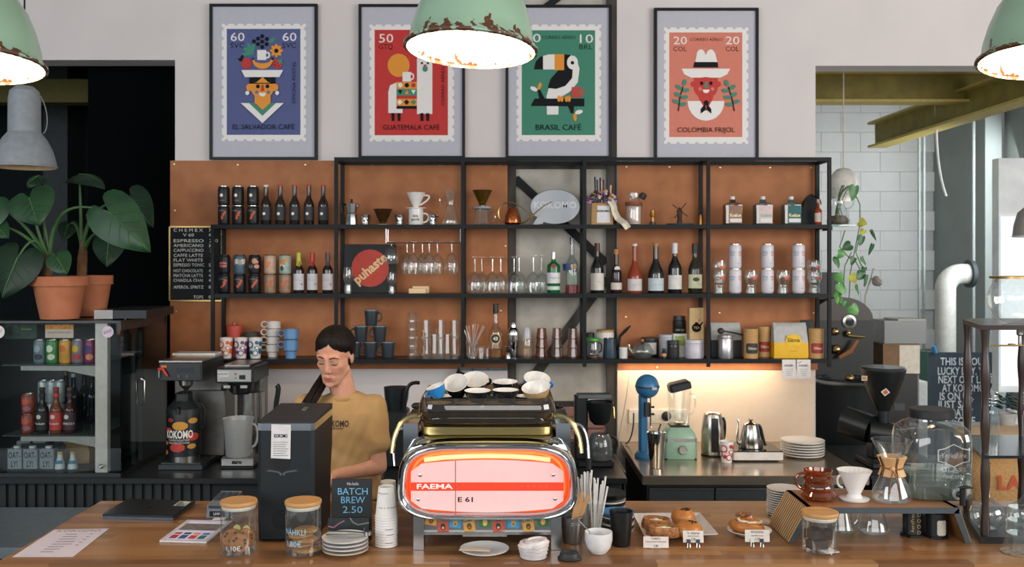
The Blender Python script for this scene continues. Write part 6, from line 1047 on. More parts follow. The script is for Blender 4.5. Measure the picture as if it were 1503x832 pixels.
tube('neon_tube', em, tb, .0052, NEON, 8, closed=True)
G().tube([(mx(px), .018, mz(py)) for px, py in ((622, 676.5), (650, 672.8), (690, 671), (716, 670.6), (745, 671), (780, 672.8), (808, 676.5))], .0085, m('ffd2a0', .4, emit=.95, ecol='ffa468'), seg=8).ob('neon_tube', em)
WPN = m('e6c2bf', .45, 0, .02, emit=.16, ecol='ff7a6a')
def barrel(x0, x1, zc, ztop, zcor, n=14, r=10):
    """front panel outline: bulging top and bottom edges, rounded corners, in photo pixels about row zc"""
    up = []; w_ = (x1 - x0) / 2; xm = (x0 + x1) / 2
    for i in range(n + 1):
        q = -1 + 2 * i / n; e = max(0, abs(q) - .93) / .07; up.append((xm + q * w_, zc - (zcor + (ztop - zcor) * (1 - q * q)) * (1 - .30 * e * e)))
    return up + [(2 * xm - x, 2 * zc - y) for x, y in up]
pan = [(mx(x), mz(y)) for x, y in barrel(603, 827, 713.5, 38.5, 31)][::-1]
fp = prism('front_panel', em, pan, .006, WPN, (0, .002, 0))
prism('red_stripe', fp, [(mx(602.6), mz(720.3)), (mx(827.5), mz(720.3)), (mx(827.2), mz(708)), (mx(603, ), mz(708))], .0006, m('cf2c14', .5, emit=.55, ecol='ff3a10'), (0, -.0009, 0))
prism('panel_seam', fp, [(mx(668.2), mz(751.2)), (mx(669), mz(751.2)), (mx(669), mz(676)), (mx(668.2), mz(676))], .0004, m('6a4a48', .6), (0, -.0013, 0))
G().text('FAEMA', .0225, m('f2ddd6', .5, emit=.2), wid=53 * um, bold=.025).ob('lettering', fp, (mx(637.5), -.0020, mz(714.2))); G().text('E 61', .0225, m('1a1214', .5), wid=22 * um, bold=.02).ob('lettering', fp, (mx(684), -.0010, mz(733.6)))
for px in (766, 775, 784, 793, 802): G().text('*', .026, m('e0502c', .5, emit=.4, ecol='ff5a2c')).ob('star', fp, (mx(px), -.0020, mz(716)))
for px, py in ((616.7, 697.4), (613.8, 733), (812, 696.8), (814.7, 732.3)): lathe('screw', fp, [(.0055, 0), (.0055, .003), (.0035, .004), (0, .004)], CHROME, (mx(px), -.0002, mz(py)), (90, 0, 0), 12)
# cup tray on top
YT = 3.24; hw = 96.5 * YT / F; tcx = mx(714.7, YT)
def rr(x, z, y0, y1, hw, c): return [(x - hw + c, y0, z), (x + hw - c, y0, z), (x + hw - c * .3, y0 + c * .3, z), (x + hw, y0 + c, z), (x + hw, y1 - c, z), (x + hw - c, y1, z), (x - hw + c, y1, z), (x - hw, y1 - c, z), (x - hw, y0 + c, z), (x - hw + c * .3, y0 + c * .3, z)]
zb0, zb1 = mz(637, YT), mz(625, YT)
G().loft([rr(tcx, cz + b_ * .6, .04, .46, hw * 1.24, .04), rr(tcx, zb0 - .02, .06, .45, hw * 1.14, .04), rr(tcx, zb0, .085, .44, hw * 1.0, .04)], POL).ob('top_housing', em, smooth=40)
G().loft([rr(tcx, zb0, .075, .45, hw * .99, .03), rr(tcx, zb1, .065, .455, hw * 1.0, .03)], m('d2b878', .3, 1, .04)).ob('gold_band', em, smooth=40)
G().loft([rr(tcx, zb1 + .0005, .07, .45, hw * .97, .05), rr(tcx, zb1 + .006, .068, .452, hw * .98, .05)], m('14110e', .2)).ob('tray_floor', em, smooth=40)
ztp = mz(583, YT)
G().loft([rr(tcx, zb1 + .007, .07, .45, hw * .97, .05), rr(tcx, zb1 + .02, .058, .462, hw * 1.015, .05), rr(tcx, (zb1 + ztp) / 2, .05, .468, hw * 1.045, .05), rr(tcx, ztp - .02, .054, .464, hw * 1.03, .05), rr(tcx, ztp, .062, .458, hw * 1.0, .05)], glass('8f7a58', 0, .05), caps=False).ob('smoked_screen', em, smooth=50)
for s_ in (-1, 1):
    x0 = tcx + s_ * hw * 1.03; tube('gold_rail', em, bez((x0, .10, mz(612, YT)), (x0 + s_ * .05, .08, mz(606, YT)), (x0 + s_ * .085, .07, mz(625, YT)), (x0 + s_ * .088, .055, mz(662, YT)), 14), .0085, m('c9b582', .2, 1)); G().ball(.02, .02, .012, BLK, (x0 + s_ * .02, .22, mz(604, YT)), None, 14, 7).ob('steam_knob', em)
    G().loft([[(x0 + s_ * (.005 + .05 * q), y, z) for y, z in ((.10, mz(690, YT)), (.10, mz(622, YT)), (.42, mz(622, YT)), (.42, mz(690, YT)))] for q in (0, 1)], POL).ob('side_wing', em)
tube('steam_wand', em, bez((tcx + hw * 1.3, .30, mz(640, YT)), (tcx + hw * 1.55, .30, mz(630, YT)), (tcx + hw * 1.62, .28, mz(650, YT)), (tcx + hw * 1.62, .27, mz(690, YT)), 12), .006, CHROME); tube('wand_grip', em, [(tcx + hw * 1.62, .27, mz(688, YT)), (tcx + hw * 1.62, .27, mz(705, YT))], .010, BLK)
tube('steam_wand', em, bez((tcx - hw * 1.3, .30, mz(645, YT)), (tcx - hw * 1.5, .30, mz(640, YT)), (tcx - hw * 1.55, .28, mz(660, YT)), (tcx - hw * 1.5, .27, mz(700, YT)), 12), .006, CHROME)
for px in (613.5, 815.5):
    G().loft([[(mx(px) + dx, dy, z) for dx, dy in ((-.015 * k, .0), (.019 * k, .0), (.019 * k, .055), (-.015 * k, .055))] for z, k in ((0, 1.0), (.03, 1.0), (mz(757), 1.02))], m('a9abac', .22, 1)).ob('leg', em); box('leg', em, (.04, .05, .08), m('8b8d8e', .25, 1), (mx(px), .40, 0))
slab('base_tray', em, mx(620), mx(809), .03, .42, mz(786), mz(757), m('8a8d8e', .3, .9)); slab('tray_lip', em, mx(620), mx(809), .018, .032, mz(787), mz(783), m('b5b7b8', .22, 1)); slab('drain_box', em, mx(678), mx(744), .06, .2, mz(795), mz(786.5), m('a9aaa6', .4))
SC_ = {'y': 'c0903a', 'r': 'b5492c', 'b': '2c86b5', 'g': '2f6a3c'}
for k, (px, py, c, rt) in enumerate(((631.8, 767, 'y', 8), (649.4, 776.5, 'r', -3), (667.7, 771.4, 'b', 6), (688.4, 776, 'y', -10), (711.6, 770.6, 'g', 2), (731.2, 776, 'r', -8), (753.9, 771.4, 'b', 5), (776, 776, 'y', -9), (797.5, 769, 'g', 6))):
    st = G().box((17 * um, .0006, 14 * um), m(SC_[c], .5), base=False).ob('stamp_sticker', em, (mx(px), .0292, mz(py)), (0, rt, 0)); g = G(); g.disc(3.6 * um, 5 * um, .0003, m({'y': '2f4a34', 'r': '2a2422', 'b': 'b8934a', 'g': 'cfa23a'}[c], .5), (0, 0, 0)); g.disc(2 * um, 2 * um, .0003, m({'y': 'b5432c', 'r': 'a0a0a0', 'b': '8a5a2c', 'g': 'c9b08a'}[c], .5), (0, -.0004, -1.5 * um)); g.ob('stamp_print', st, (0, -.0006, 0))
# cups on the tray
CBK = m('14181b', .2, 0, .05, coat=.4); CBL = m('2a7fc0', .25); CWI = m('d9d5d0', .25)
def cup(label, c, r, h, outm, tilt=(0, 0, 0), hang=90, group='cups on the espresso machine'):
    t = thing('coffee_cup', label, 'cup', c, 0, group); t.rotation_euler = [R(a) for a in tilt]
    lathe('outside', t, [(0, 0), (r * .5, 0), (r * .55, h * .06), (r * .85, h * .5), (r, h)], outm, seg=28); lathe('inside', t, [(r, h), (r * .96, h), (r * .8, h * .5), (r * .45, h * .12), (0, h * .1)], CWI, seg=28)
    q = [(r * .9, 0, h * .8), (r * 1.35, 0, h * .8), (r * 1.3, 0, h * .35), (r * .8, 0, h * .4)]; o = tube('handle', t, bez(*q, 8), r * .09, outm); o.rotation_euler = (0, 0, R(hang)); return t
zf = MZ + zb1 + .0075; TX = ml.x + tcx
for k, (dx, dy) in enumerate(((-.165, .13), (-.065, .13), (.035, .13), (.14, .13), (-.165, .30), (-.065, .30), (.035, .30), (.14, .30))):
    cup(['first', 'second', 'third', 'fourth'][k % 4] + ' dark cup from the left in the ' + ['front', 'back'][k // 4] + ' row behind the smoked screen', Vector((TX + dx, YM + dy, zf)), .046, .066, CBK, hang=40 + 50 * k)
zu = zf + .0672
def ux(px, Y): return (px - CX) * Y / F
cup('bright blue cup lying tipped at the left end of the cup tray', Vector((ux(645, 3.28), 3.28, zu + .017)), .034, .042, CBL, (8, -20, 0), 200)
cup('black cup with white inside tipped toward the viewer on the cup tray', Vector((ux(672, 3.32), 3.37, zu + .014)), .044, .060, CBK, (38, -10, 0), 90)
cup('black cup with its white inside showing wide, at the back of the cup tray', Vector((ux(697, 3.42), 3.44, zu + .012)), .050, .058, CBK, (28, 0, 0), 20)
cup('black cup standing upright in the front middle of the cup tray', Vector((ux(701, 3.29), 3.29, zu)), .046, .040, CBK, (4, 0, 0), 0)
cup('black cup standing right of the front middle one on the cup tray', Vector((ux(742, 3.29), 3.29, zu)), .046, .042, CBK, (2, 0, 0), 180); cup('black cup at the back right middle of the cup tray', Vector((ux(741, 3.42), 3.42, zu)), .046, .055, CBK, (6, 0, 0), 0)
cup('blue cup tipped at the right back of the cup tray', Vector((ux(786, 3.40), 3.41, zu + .020)), .048, .055, CBL, (25, 6, 0), 0); cup('beige cup tipped at the right front of the cup tray', Vector((ux(789, 3.30), 3.30, zu + .006)), .050, .050, m('b89a70', .35), (20, -8, 0), 60)
# ================= things on the wooden counter =================
def Q(px, py, z=ZQ + .0008): Y = F * (EYE - z) / (py - CY); return Vector(((px - CX) * Y / F, Y, z))
def flat(name, par, quad, h, mat, z=ZQ + .0008, bev=0.):
    """slab lying on a surface whose upper outline shows at these photo pixels; returns object and its frame (origin, x axis, y axis)"""
    pts = [Q(px, py, z + h) for px, py in quad]; c = sum(pts, Vector()) / len(pts); g = G(); n = len(pts)
    g.loft([[tuple(Vector((p.x, p.y, z + zz)) - par.location) for p in pts] for zz in (0, h)], mat); o = g.ob(name, par, smooth=0); return o, pts
def onflat(par, pts, name, rects, z, mat=None, lift=.0004):
    """print rectangles (u0,v0,u1,v1,material) in the quad's own 0..1 coordinates; pts = near-left, near-right, far-right, far-left"""
    def bi(a, b): return (pts[0] * (1 - a) + pts[1] * a) * (1 - b) + (pts[3] * (1 - a) + pts[2] * a) * b
    for r_ in rects:
        v = [bi(*q) for q in ((r_[0], r_[1]), (r_[2], r_[1]), (r_[2], r_[3]), (r_[0], r_[3]))]; G().add([(p.x - par.location.x, p.y - par.location.y, p.z - par.location.z + lift) for p in v], [(0, 1, 2, 3)], r_[4]).ob(name, par, smooth=0)
    return bi
c0 = Q(90, 797); t = thing('menu_sheet', 'white printed menu sheet lying at the left end of the wooden counter', 'paper', c0)
o, pts = flat('sheet', t, [(18, 817), (107, 817), (160, 775.5), (80, 777)], .0008, m('c4bcc6', .8, 0, .03)); GP_ = m('6f6c74', .8)
bi = onflat(t, pts, 'print_line', [(.35, .78 - .09 * k, .35 + random.uniform(.2, .35), .80 - .09 * k, GP_) for k in range(8)] + [(.78, .78 - .1 * k, .84, .80 - .1 * k, GP_) for k in range(5)], 0)
g = G().text('KOKOMO', .036, GP_, flat=True, wid=.15); p = bi(.5, .92) - t.location; g.ob('lettering', t, (p.x, p.y, p.z + .0006), (0, 0, 2))
c0 = Q(218, 745); t = thing('laptop', 'closed dark grey laptop on the wooden counter', 'laptop', c0); LP = m('1d2428', .35, .5)
o, pts = flat('base', t, [(151, 757.5), (254, 760), (286, 737.5), (188, 734.5)], .009, m('4a5560', .35, .6)); t2, pts = flat('lid', t, [(150.5, 754.5), (254, 757), (286.5, 734.5), (187.5, 731.5)], .007, LP, ZQ + .0105)
onflat(t, pts, 'sticker', [(.80, .62, .97, .92, m('c2c2bc', .6)), (.82, .65, .95, .89, m('1f5a4c', .6)), (.86, .70, .91, .82, m('b07a5a', .6))], 0, lift=.0006)
p = (pts[0] + pts[2]) / 2 - t.location; g = G(); g.prism([(.010 * math.cos(a) * (1 - .12 * math.sin(2 * a) ** 2), .011 * math.sin(a)) for a in [k * .349 for k in range(18)]], .0002, m('0c1012', .2)); g.ob('lid_mark', t, (p.x, p.y, p.z + .0006), (-90, 0, 0)); 
c0 = Q(288, 780); t = thing('tablet', 'white-framed tablet showing a coffee web page on the counter', 'tablet', c0)
o, pts = flat('case', t, [(234, 792.5), (303, 794.5), (342, 764), (275, 762.5)], .007, m('c9c4c2', .35)); W_ = lambda c: m(c, .3, emit=.35, ecol=c)
onflat(t, pts, 'screen', [(.10, .05, .92, .93, W_('b9b4cc'))], 0); onflat(t, pts, 'screen_picture', [(.10, .48, .92, .80, m('4a4440', .3, 0, .8, 60, emit=.12, ecol='7a6a60', c2='8a8078'))], 0, lift=.0008)
cols = ['8a2c34', '2a3a6a', 'a8322c', '2a5a52', 'a03a2c', '2a4a3a', 'c07a2c', '3a5a7a']
onflat(t, pts, 'screen_tile', [(.13 + .20 * (k % 4), .09 + .19 * (k // 4), .28 + .20 * (k % 4), (.25 if k < 4 else .37), W_(cols[k])) for k in range(8)], 0, lift=.0008)
L = Q(318, 760); t = thing('card_reader', 'grey card payment terminal with a dark lettered badge', 'card reader', L, -4); CRG = m('6b7278', .4)
G().loft([[(x, y, z) for x, y in ((-.040, 0), (.046, 0), (.046, .15), (-.040, .15))] if k == 0 else [(x, y, z + zz) for x, y, zz in ((-.038, .004, 0), (.044, .004, 0), (.044, .15, .02), (-.038, .15, .02))] for k, z in ((0, 0), (1, .035), (1, .045))], CRG).ob('body', t); slab('paper_slot', t, -.032, .038, .002, .006, .034, .044, m('1f272c', .4)); slab('badge', t, -.026, .030, -.003, .001, .006, .025, m('12171b', .3)); text('lettering', t, 'LHV', .014, m('c9ccd0', .5), (.001, -.0036, .0155), bold=.02)
for r_ in range(3):
    for c_ in range(3): box('key', t, (.02, .018, .004), m('3a4248', .5), (-.022 + .026 * c_, .06 + .026 * r_, .0535 + .0045 * r_), (6, 0, 0))
tag(box('white_receipt', None, (.045, .03, .001), PAPER, Q(322, 764.5) + Vector((0, 0, .0078)), (0, 0, 5)), 'small white receipt at the edge of the tablet', 'paper')
WL_ = m('bd8f58', .5, 0, .1, 10, .03, stretch=(.3, 4, 4), c2='ad7d48')
def lidjar(label, px, py, rp, hp, name='cookie_jar', lid=6.):
    L, k = C(px, py, rp); t = thing(name, label, 'jar', L, 0, 'glass jars with wooden lids'); r, h = rp * k, hp * k
    lathe('glass_body', t, [(0, .001), (r * .9, 0), (r, r * .12), (r, h - .012), (r * .98, h - .004)], CLEAR, seg=40); lathe('glass_floor', t, [(0, .004), (r * .9, .004), (r * .93, .001)], CLEAR, seg=30); lathe('seal_ring', t, [(r * .93, h - .012), (r * .96, h - .006), (r * .93, h)], m('c9c2b2', .4), seg=36); lathe('wooden_lid', t, [(0, h), (r * 1.0, h), (r * 1.03, h + .003), (r * 1.03, h + .011), (r * 1.0, h + .014), (0, h + .014)], WL_, seg=40); return t, r, h
CK = m('a8713c', .85, 0, .2, 70, .6, c2='8a5528'); CKD = m('3a2418', .7)
def cookie(t, c, r, th, rot, chips=5, mat=CK, group=None, lab=None):
    o = G(); n = 20; o.lathe([(0, 0), (r * .9, 0), (r, th * .3), (r * .97, th * .7), (r * .75, th), (0, th * 1.1)], mat, seg=n)
    b = o.ob('cookie', None, Vector(c), rot); tag(b, lab, 'cookie', group)
    for k in range(chips): G().ball(.005, .005, .003, CKD, None or (0, 0, 0), None, 6, 4).ob('chocolate_chip', b, (r * .6 * math.cos(k * 2.3), r * .6 * math.sin(k * 2.3) * .9, th * .98))
    return b
t, r, h = lidjar('cookie jar with wooden lid holding tumbled chocolate chip cookies', 350.5, 819, 26, 71); J = t.location
for k, (dx, dy, dz, rx, ry, rz, lb) in enumerate(((-.022, -.002, .012, 50, -10, 0, 'chocolate chip cookie leaning at the left inside the left jar'), (.010, -.028, .004, 70, 10, 10, 'chocolate chip cookie facing out at the front of the left jar'), (.016, .020, .008, 74, 10, 20, 'chocolate chip cookie standing at the right back of the left jar'))):
    cookie(None, J + Vector((dx, dy, .035 + dz)), .031, .014, (rx, ry, rz), 6, CK, 'cookies in the left jar', lb)
for dx, dy, dz, lb in ((-.012, .02, .085, 'pale token near the top of the left jar pile'), (.018, .022, .082, 'pale round token at the right in the left jar')): tag(G().disc(.012, .012, .004, m('c2b46a', .7)).ob('paper_token', None, J + Vector((dx, dy, dz - .012))), lb, 'token')
G().text('1,10€', .022, m('c9cdd0', .6), wrap=r * 1.005, at=(0, 0, .028), rot=(0, 0, -4)).ob('price_lettering', t)
t, r, h = lidjar('cookie jar with wooden lid holding a neat stack of plain biscuits', 445, 820, 26, 72); J = t.location
for k in range(5): cookie(None, J + Vector((.008 * (-1) ** k, .004, 0.0085 + .0152 * k)), .043 - .001 * k, .0145, (2 * (-1) ** k, 1.5, 40 * k), 0, m('b0803f', .85, 0, .2, 70, .6, c2='94662e'), 'biscuits stacked in the right jar', ['bottom', 'second', 'middle', 'fourth', 'top'][k] + ' plain biscuit of the stack in the jar')
BLT = m('8fc0d8', .6); G().text('NÄHKLI', .026, BLT, wrap=r * 1.006, wid=.075, at=(0, 0, .082), rot=(0, 0, -18)).ob('price_lettering', t); G().text('1.80€', .026, BLT, wrap=r * 1.006, at=(0, 0, .044), rot=(0, 0, -22)).ob('price_lettering', t)
# black grinder
L = Vector((ux(419.5, 3.24), 3.24, ZQ + .0008)); t = thing('coffee_grinder', 'tall black coffee grinder with slanted lid, receipt and chrome wing emblem', 'grinder', L); BG = m('12191d', .5, 0, .05, spec=.35); hw_ = .0965
sec = lambda z, y0, y1, w0=1.: [(-hw_ * w0, y0 + .01, z), (-hw_ * w0 + .012, y0, z), (hw_ * w0 - .012, y0, z), (hw_ * w0, y0 + .01, z), (hw_ * w0, y1, z), (-hw_ * w0, y1, z)]
G().loft([sec(0, .012, .30), sec(.008, .006, .30), sec(.12, .0, .30), sec(.20, 0, .31), sec(.27, .0, .335), sec(.36, .0, .34), sec(.378, 0, .34)], BG).ob('body', t, smooth=30); G().loft([sec(.378, -.001, .341, 1.005), sec(.402, -.001, .341, 1.005)], CHROME).ob('chrome_band', t); G().loft([sec(.402, 0, .34), [(x, y, z) for x, y, z in ((-hw_, .008, .408), (-hw_ + .012, 0, .407), (hw_ - .012, 0, .407), (hw_, .008, .408), (hw_ * 1.0, .34, .421), (-hw_ * 1.0, .34, .421))]], m('15191c', .55)).ob('lid', t); box('lid_tab', t, (.016, .05, .003), m('8a9496', .3, .8), (.02, .22, .4175), (3, 0, 0))
pr = prism('receipt', t, [(-.050, .285), (.016, .282), (.018, .398), (-.048, .40)], .001, m('cdc9c8', .7), (0, -.0035, 0)); text('lettering', pr, 'KOKOMO', .017, INK, (-.016, -.0005, .36), wid=.045, bold=.03)
for q in range(7): prism('print_line', pr, [(-.042, .340 - .0075 * q), (.009 - .004 * (q % 3), .340 - .0075 * q), (.009 - .004 * (q % 3), .338 - .0075 * q), (-.042, .338 - .0075 * q)], .0002, m('7d7b7a', .7), (0, -.0004, 0))
wg = []
for s_ in (-1, 1): wg.append([(0, .232), (s_ * .012, .240), (s_ * .050, .246), (s_ * .048, .243), (s_ * .056, .241), (s_ * .014, .235), (s_ * .004, .224)])
G().prism(wg[0][::-1], .002, CHROME).prism(wg[1], .002, CHROME).ob('wing_emblem', t, (-.012, -.0026, 0)); 
for zc_, rad in ((.272, .030), (.075, .034)):
    for q in range(-5, 6): 
        w_ = math.sqrt(max(0, rad * rad - (q * rad / 5.5) ** 2)); slab('vent_slot', t, -.014 - w_, -.014 + w_, -.0012, .001, zc_ + q * rad / 5.5 - .0016, zc_ + q * rad / 5.5 + .0016, m('0a0d0f', .8))
# menu board, card, plates, cups
L = Q(516, 792); t = thing('batch_brew_board', 'small black chalkboard sign reading Batch Brew 2.50', 'sign', L); k = L.y / F; t.rotation_euler = (R(-4), 0, 0)
slab('board', t, -30 * k, 29.5 * k, 0, .006, 0, 88 * k, m('14191c', .6)); CH = m('6fb6dc', .7)
for s_, z, w_, c in (('BATCH', 69.5, 44, CH), ('BREW', 57, 35, CH), ('2.50', 43, 29, CH), ('Ho-kolo', 81, 17, m('d8d6d4', .7))): text('lettering', t, s_, (14 if c is CH else 7) * k, c, (1 * k, -.0006, z * k), wid=w_ * k)
L = Q(511, 795); t = thing('card_box', 'dark card with pink and grey wavy lines before the black sign', 'card', L); k = L.y / F; t.rotation_euler = (R(-8), 0, 0); slab('card', t, -30 * k, 30 * k, 0, .003, 0, 34 * k, m('1c2428', .6, 0, .3, 90)); text('lettering', t, 'KOKOMO', 5 * k, m('c9c5c2', .6), (0, -.001, 14 * k), wid=18 * k, bold=.03)
for pts, c in (([(-30, 22), (-22, 20), (-14, 26), (-6, 30)], 'a8748c'), ([(2, 34), (6, 28), (14, 24), (30, 27)], '8b8f88'), ([(8, 4), (18, 7), (22, 12), (24, 20)], 'a8748c'), ([(-30, 12), (-24, 11), (-19, 7), (-17, 2)], '8b8f88')): tube('wave_print', t, [(x * k, -.0004, z * k) for x, z in pts], 1.0 * k, m(c, .6), 4)
L, k = C(507, 820, 31); plates('grey-white plate of the stack carrying the tongs', L, 34 * k, 4, .0125, lambda q: m('c4b9a8', .4) if q == 0 else m('cfccca', .3), group='plates under the tongs')
t = thing('serving_tongs', 'steel serving tongs lying on the stack of plates', 'tongs', L + Vector((0, 0, .0125 * 4 + .004))); 
for s_ in (0, 1): G().loft([[(x, y + d, z + dz) for d, dz in ((-.007, 0), (.007, 0), (.007, .002), (-.007, .002))] for x, y, z in ((-.062, -.006 + .028 * s_, .004 + .004 * s_), (.0, -.004 + .02 * s_, .004 + .004 * s_), (.062, .004 + .006 * s_, .005))], STEEL).ob('arm', t)
lathe('hinge', t, [(.012, 0), (.012, .012), (0, .013)], STEEL, (.072, .008, 0), None, 14)
def papercup(label, L, k, n0, group): 
    t = thing('paper_cup', label, 'cup', L, 0, group); lathe('cup', t, [(0, .004), (11.5 * k, .004), (11.5 * k, 0), (12 * k, 0), (16 * k, 43 * k)], PAPER, seg=28); lathe('rim', t, [(16 * k, 42.4 * k), (16.7 * k, 43 * k), (16 * k, 43.8 * k)], PAPER, seg=28); return t
L, k = C(567, 805, 16); n_ = 12; wds = ['bottom'] + [w_ for w_ in ('second', 'third', 'fourth', 'fifth', 'sixth', 'seventh', 'eighth', 'ninth', 'tenth', 'eleventh')] + ['topmost']
for q in range(n_):
    t = thing('paper_cup', wds[q] + (' ' if q in (0, n_ - 1) else ' from the bottom ') + 'upturned white paper cup of the front stack', 'cup', L + Vector((0, 0, q * 3.9 * k)), 0, 'front stack of paper cups'); dr = m('2a2c30', .7)
    lathe('cup', t, [(16 * k, .8 * k), (11.6 * k, 43 * k), (11.2 * k, 43.5 * k), (11 * k, 42 * k), (0, 42 * k)], PAPER, seg=28); lathe('rim', t, [(16 * k, 0), (16.8 * k, .8 * k), (16 * k, 1.8 * k)], PAPER, seg=28)
    if q in (1, 4, 6): patch(t, 'print_line', 16.1 * k, dr, 10 + 12 * q % 30, 3 * k, 12 * k, .7 * k, ell=False, rr=1.01)
    if q == n_ - 1: G().text('ON COMO', 7 * k, dr, wrap=14.6 * k, at=(0, 0, 13 * k), rot=(0, 0, 25)).ob('lettering', t); G().text('coffee roasters\ntallinn', 3 * k, dr, wrap=12.6 * k, at=(0, 0, 34 * k), rot=(0, 0, -20)).ob('lettering', t)
L, k = C(568.5, 790, 16)
for q in range(16): 
    t = thing('paper_cup', ('topmost' if q == 15 else ORD[q] if q < 11 else ['twelfth lowest', 'thirteenth lowest', 'fourteenth lowest', 'fifteenth lowest'][q - 11]) + ' paper cup of the stack standing behind the front one', 'cup', L + Vector((0, .02, q * 2.9 * k)), 0, 'rear stack of paper cups'); lathe('cup', t, [(14.5 * k, .8 * k), (11.2 * k, 34 * k), (10.8 * k, 34 * k), (0, 33 * k)], m('c9c2b4', .7), seg=20); lathe('rim', t, [(14.5 * k, 0), (15.2 * k, .8 * k), (14.5 * k, 1.6 * k)], m('c9c2b4', .7), seg=20)
    if q == 15: break
# in front of and beside the machine
L, k = C(711, 822, 34); o = lathe('saucer_plate', None, [(0, 0), (20 * k, 0), (24 * k, 2 * k), (36 * k, 6.5 * k), (36.3 * k, 7.5 * k), (34 * k, 7 * k), (22 * k, 3.4 * k), (0, 3 * k)], CERAM, L, seg=40); tag(o, 'white plate with a receipt in front of the espresso machine', 'plate')
t = thing('receipt_slip', 'folded cream receipt slip lying across the white plate', 'paper', L + Vector((-.022, -.008, .013))); G().loft([[(-.06, -.030, z + .006), (.040, -.034, z + .004), (.044, .012, z + .002), (-.048, .022, z + .008)] for z in (0, .0012)], m('cbbba9', .8)).ob('slip', t, smooth=0)
L, k = C(783, 823, 19)
for q in range(9): tag(lathe('cup_lid', None, [(0, 3.4 * k), (12 * k, 3.4 * k), (12.5 * k, 5.6 * k), (16 * k, 5.4 * k), (17 * k, 2 * k), (19.5 * k, .6 * k), (19.5 * k, 0), (18 * k, 0), (15 * k, 3.4 * k)], m('cfc8c6', .4), L + Vector((.0012 * q * (-1) ** q, 0, .0008 + q * 2.45 * k)), (0, -.7 * q, 0), 28), ['bottom', 'second', 'third', 'fourth', 'fifth', 'sixth', 'seventh', 'eighth', 'topmost'][q] + (' white plastic cup lid of the leaning pile' if q in (0, 8) else ' lowest white plastic cup lid of the leaning pile'), 'cup lid', 'white cup lids')
L, k = C(836, 825, 17); t = thing('black_cup_lid', 'single black plastic cup lid on the counter front', 'cup lid', L); lathe('lid', t, [(17.5 * k, 0), (17.8 * k, 1.5 * k), (15 * k, 4 * k), (14 * k, 8 * k), (13 * k, 9.5 * k), (10 * k, 9 * k), (9 * k, 7.5 * k), (0, 7.5 * k)], m('14191c', .5), seg=30); box('sip_ridge', t, (18 * k, 5 * k, 4 * k), m('14191c', .5), (0, -8 * k, 7 * k), bev=.003)
ZN = m('9a9c9c', .3, .9, .12, 20)
L, k = C(840, 800, 16); t = thing('metal_bucket', 'small galvanised metal bucket holding wooden stirrers', 'bucket', L); lathe('bucket', t, [(0, 0), (13 * k, 0), (13.6 * k, 1.5 * k), (16.4 * k, 28 * k), (16.6 * k, 32 * k), (17.2 * k, 38 * k), (16.8 * k, 38.5 * k), (13 * k, 4 * k), (0, 2 * k)], ZN, seg=32)
for z, rd in ((28, 16.5), (31, 16.7), (38, 17)): lathe('hoop', t, [(rd * k, (z - .6) * k), ((rd + .6) * k, z * k), (rd * k, (z + .6) * k)], ZN, seg=32)
tube('bail_handle', t, bez((-16.5 * k, 0, 30 * k), (-14 * k, -16 * k, 26 * k), (14 * k, -16 * k, 26 * k), (16.5 * k, 0, 30 * k), 10), .6 * k, ZN)
for q, (a, b, h_) in enumerate(((4, 9, 66), (7, 13, 72), (5, 15, 63), (9, 17, 70), (3, 6, 60))): tag(G().box((5.5 * k, .9 * k, h_ * k), m('b98c5c', .7, 0, .1, 20), bev=.0).ob('wooden_stirrer', None, L + Vector(((a - 8) * k, (q - 2) * 3 * k, 3.2 * k)), (3 * (q - 2), 10 + 3 * q, 0)), ['leftmost', 'second', 'middle', 'fourth', 'rightmost'][q] + ' wooden stirrer in the metal bucket', 'stirrer', 'wooden stirrers')
L, k = C(878.5, 817, 19); o = lathe('sugar_bowl', None, [(0, 0), (11 * k, 0), (12 * k, 1 * k), (18 * k, 9 * k), (20.5 * k, 20 * k), (20.3 * k, 31 * k), (19.3 * k, 31 * k), (19 * k, 20 * k), (15 * k, 8 * k), (0, 4 * k)], m('d5d3d2', .2), L, seg=40); tag(o, 'round white porcelain bowl with a spoon before the black cup', 'bowl'); LB_ = L
t = thing('teaspoon', 'thin steel teaspoon leaning in the white bowl', 'spoon', L); tube('handle', t, [(-4 * k, 0, 9.5 * k), (-14 * k, -1 * k, 31.8 * k), (-30 * k, -3 * k, 48 * k)], [.9 * k, .8 * k, 1.0 * k], STEEL); G().ball(3 * k, 2 * k, 4 * k, STEEL, (-2.5 * k, 0, 8.6 * k)).ob('bowl', t)
L, k = C(874, 788, 13); tumbler('clear glass of paper straws in front of the plate stacks', L, 25, 47, CLEAR, 'straw glasses', True, True, k, 'straw_glass'); L1 = L
L2_, k2 = C(858, 778, 12); tumbler('clear glass of paper straws close behind the metal bucket', L2_, 24, 48, CLEAR, 'straw glasses', True, True, k2, 'straw_glass'); wd = ['far left', 'left', 'left of centre', 'slightly left', 'upright', 'slightly right', 'right of centre', 'right', 'far right']
for gi, (LL, kk, nm) in enumerate(((L1, k, 'front'), (L2_, k2, 'rear'))):
    for q in range(9):
        a = -10 + 20 * q / 8 + random.uniform(-1, 1); b = random.uniform(-6, 6); tag(tube('paper_straw', None, [LL + Vector((a * .45 * kk, b * .5 * kk, 4 * kk)), LL + Vector(((a * 1.15 + (5 if gi == 0 else -1)) * kk, b * kk, (78 + random.uniform(-7, 8)) * kk))], 1.45 * kk, m('dcdad6', .6), 8), 'white paper straw leaning ' + wd[q] + ' in the ' + nm + ' straw glass', 'straw', 'white paper straws')
